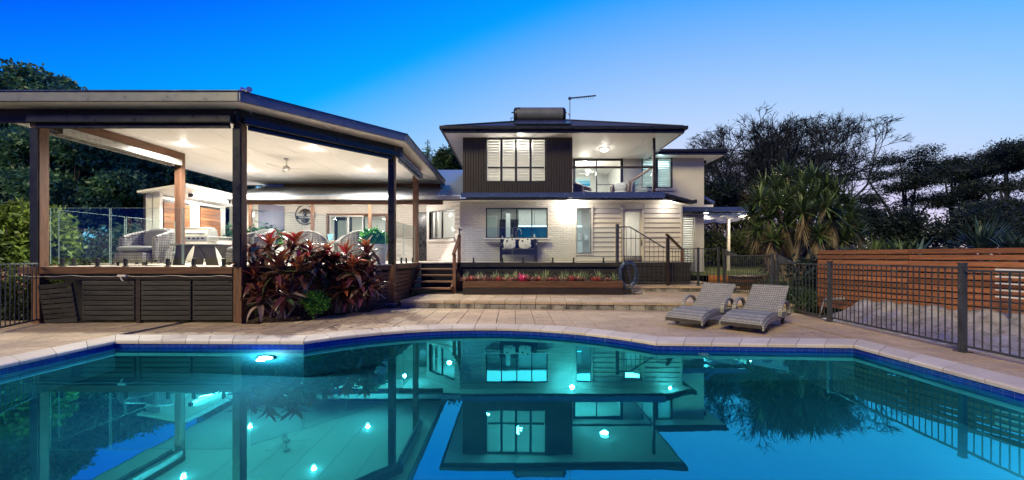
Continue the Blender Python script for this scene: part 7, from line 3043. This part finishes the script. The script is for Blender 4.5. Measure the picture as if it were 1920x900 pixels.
# ---- potted plants under the pavilion
def pot_plant(label, c, r, h, potm, blobs, m, n_, leaf, shape='round'):
    t = thing('potted_plant', label, 'potted plant', c)
    if shape == 'round':
        MB().lathe(c, [(r * .72, 0), (r * .95, h * .8), (r * 1.0, h * .86), (r * 1.06, h * .88), (r * 1.06, h), (r * .94, h), (r * .9, h - .05), (0, h - .05)], 28).build('pot', potm, t, smooth=True)
    else:
        MB().box(c[0] - r, c[0] + r, c[1] - r * .6, c[1] + r * .6, c[2], c[2] + h).build('pot', potm, t, bevel=.01)
    crown('foliage', t, blobs, n_, 8, leaf, M[m], .06)
    return t


M['pot'] = mat('pale_pot', (.55, .55, .57), .5, vary=.1, bump=.2, scale=4, rnd=.03)
c = (PX(708, 11.2), 11.2, DZ)
pot_plant('bright green leafy plant in a big pale pot beside the angled deck edge', c, .30, .56, M['pot'], [(c[0] + random.uniform(-.2, .2), c[1] + random.uniform(-.15, .15), c[2] + .72 + random.uniform(-.06, .14), .15, .15, .13) for _ in range(10)], 'leaf_green', 330, (.10, .075))
c = (PX(485, 10.3), 10.3, DZ)
pot_plant('green leafy plant in a pale pot just behind the front corner post', c, .30, .50, M['pot'], [(c[0] + random.uniform(-.38, .42), c[1] + random.uniform(-.15, .15), c[2] + .68 + random.uniform(-.08, .12), .15, .15, .13) for _ in range(14)], 'leaf_mid', 420, (.10, .07))
for px, d_, lab in ((600, 15.3, 'short grassy plant in a white box planter left of the sliding door'), (530, 15.3, 'short grassy plant in a white box planter in front of the shaded grey blue wall section')):
    c = (PX(px, d_), d_, DZ)
    t = thing('grass_planter', lab, 'potted plant', c)
    MB().box(c[0] - .36, c[0] + .36, d_ - .2, d_ + .2, DZ, DZ + .68).build('pot', M['white_paint'], t, bevel=.01)
    r = random.Random(int(px))
    lv = []
    for k in range(110):
        a = r.uniform(0, 6.3)
        e = r.uniform(.7, 1.5)
        lv.append(sword((c[0] + r.uniform(-.28, .28), d_ + r.uniform(-.12, .12), DZ + .66), (math.cos(a) * math.cos(e), math.sin(a) * math.cos(e), math.sin(e)), r.uniform(.18, .30), .016, .15, 2))
    tag(strips_mesh(lv).build('foliage', M['leaf_green'], t), kind='stuff')
# ================================================================== LAMPS OF THE PLACE
WARM = (1, .94, .87)
for k, (x, y) in enumerate(DL):
    lamp('downlight_beam', 'SPOT', (x, y, SOF - .03), 1150, WARM, .05, (x, y, 0), 158, .6)
    lamp('downlight_spill', 'POINT', (x, y, SOF - .10), 5, WARM, .05)
# verandah
lamp('lantern_light', 'POINT', (PX(474, 16.6), 16.5, 3.0), 45, WARM, .08)
for x in (-8.8, -6.4, -4.4):
    lamp('verandah_light', 'POINT', (x, 15.7, 3.2), 66, WARM, .06)
# soffit light at the corner of the brick wall
c = PX(1072, 14.6)
eave = thing('eave_light', 'bright small eave light under the gutter where brick meets weatherboard', 'eave light', (c, 14.6, 3.46))
MB().lathe((c, 14.62, LZ1 - .105), [(.07, 0), (.07, -.03), (.05, -.04)], 16).build('housing', M['white_paint'], eave)
MB().lathe((c, 14.62, LZ1 - .138), [(0, 0), (.05, 0), (.045, -.02), (0, -.025)], 16).build('lens', glow('eave_glow', (1, .9, .74), 30), eave)
lamp('eave_light_beam', 'POINT', (c, 14.50, 3.26), 105, (1, .92, .80), .08)
lamp('eave_light_beam', 'POINT', (X1 - .6, 14.5, 3.30), 18, (1, .92, .80), .05)
# balcony and rooms
lamp('oyster_bulb', 'AREA', (PX(1133, 16.1), 16.1, UZ1 - .14), 130, WARM, target=(PX(1133, 16.1), 16.1, 0), size=.3)
lamp('oyster_spill', 'POINT', (PX(1133, 16.1), 16.1, UZ1 - .15), 14, WARM, .1)
lamp('kitchen_light', 'AREA', (.3, 16.6, LZ1 - .06), 30, (.92, 1, .94), target=(.3, 16.6, 0), size=(3, 1.6))
lamp('kitchen_light', 'AREA', (2.8, 16.4, LZ1 - .06), 22, (.85, .97, 1), target=(2.8, 16.4, 0), size=(1.5, 1.2))
lamp('hall_light', 'AREA', (5.0, 16.6, LZ1 - .06), 40, (1, .95, .85), target=(5.0, 16.6, 0), size=1)
lamp('bedroom_light', 'POINT', (0.2, 15.6, 5.35), 170, (1, .93, .84), .15)
lamp('bedroom_light', 'POINT', (-1.0, 15.3, 4.6), 40, (1, .93, .84), .06)
lamp('upper_room_light', 'POINT', (PX(1094, 19.5), 19.2, 5.4), 110, (1, .93, .82), .08)
lamp('blue_room_light', 'POINT', (7.2, 19.2, 5.4), 110, (.62, .92, 1), .1)
lamp('lower_room_light', 'POINT', (7.2, 19.2, 3.0), 80, (1, .95, .85), .1)
lamp('lounge_light', 'AREA', (-7.0, 19.3, 3.5), 90, (1, .93, .82), target=(-7, 19.3, 0), size=(3, 2))
lamp('study_light', 'POINT', (-2.9, 17.6, 3.2), 45, (1, .95, .88), .1)
# carport
lamp('carport_light', 'POINT', (9.0, 18.2, 3.15), 22, WARM, .1)
lamp('carport_light', 'POINT', (10.7, 17.6, 3.05), 170, (1, .80, .55), .1)
# pool lights under water
def pool_light(x, y, z, dx, dy, label, power):
    t_ = thing('pool_light', label, 'pool light', (x, y, z))
    d = Vector((dx, dy, 0)).normalized()
    rot = Matrix.Translation((x, y, z)) @ d.to_track_quat('Z', 'Y').to_matrix().to_4x4()
    MB().lathe((0, 0, 0), [(.128, -.02), (.128, .02), (.122, .026), (.12, .012)], 24).xform(rot).build('rim', M['gutter'], t_)
    MB().lathe((0, 0, 0), [(0, .05), (.06, .045), (.12, .02)], 24).xform(rot).build('lens', M['pool_lens'], t_, smooth=True)
    p = Vector((x, y, z)) + d * .12
    lamp('pool_light_beam', 'POINT', p, power, (.60, .95, 1.0), .07)


M['pool_lens'] = glow('pool_lens', (.55, .95, 1), 30)
pool_light(-4.0, 6.3, -.72, 0, -1, 'glowing pool light under water on the far wall below the pavilion corner post', 85)
pool_light(5.25, 3.2, -.85, -1, 0, 'added unseen pool light under water on the right hand pool wall', 100)  # added light out of view, evens out the teal of the water
pool_light(-2.0, 1.05, -.85, 0, 1, 'added unseen pool light under water on the near pool wall', 160)  # another added light, unseen, to brighten the pool evenly
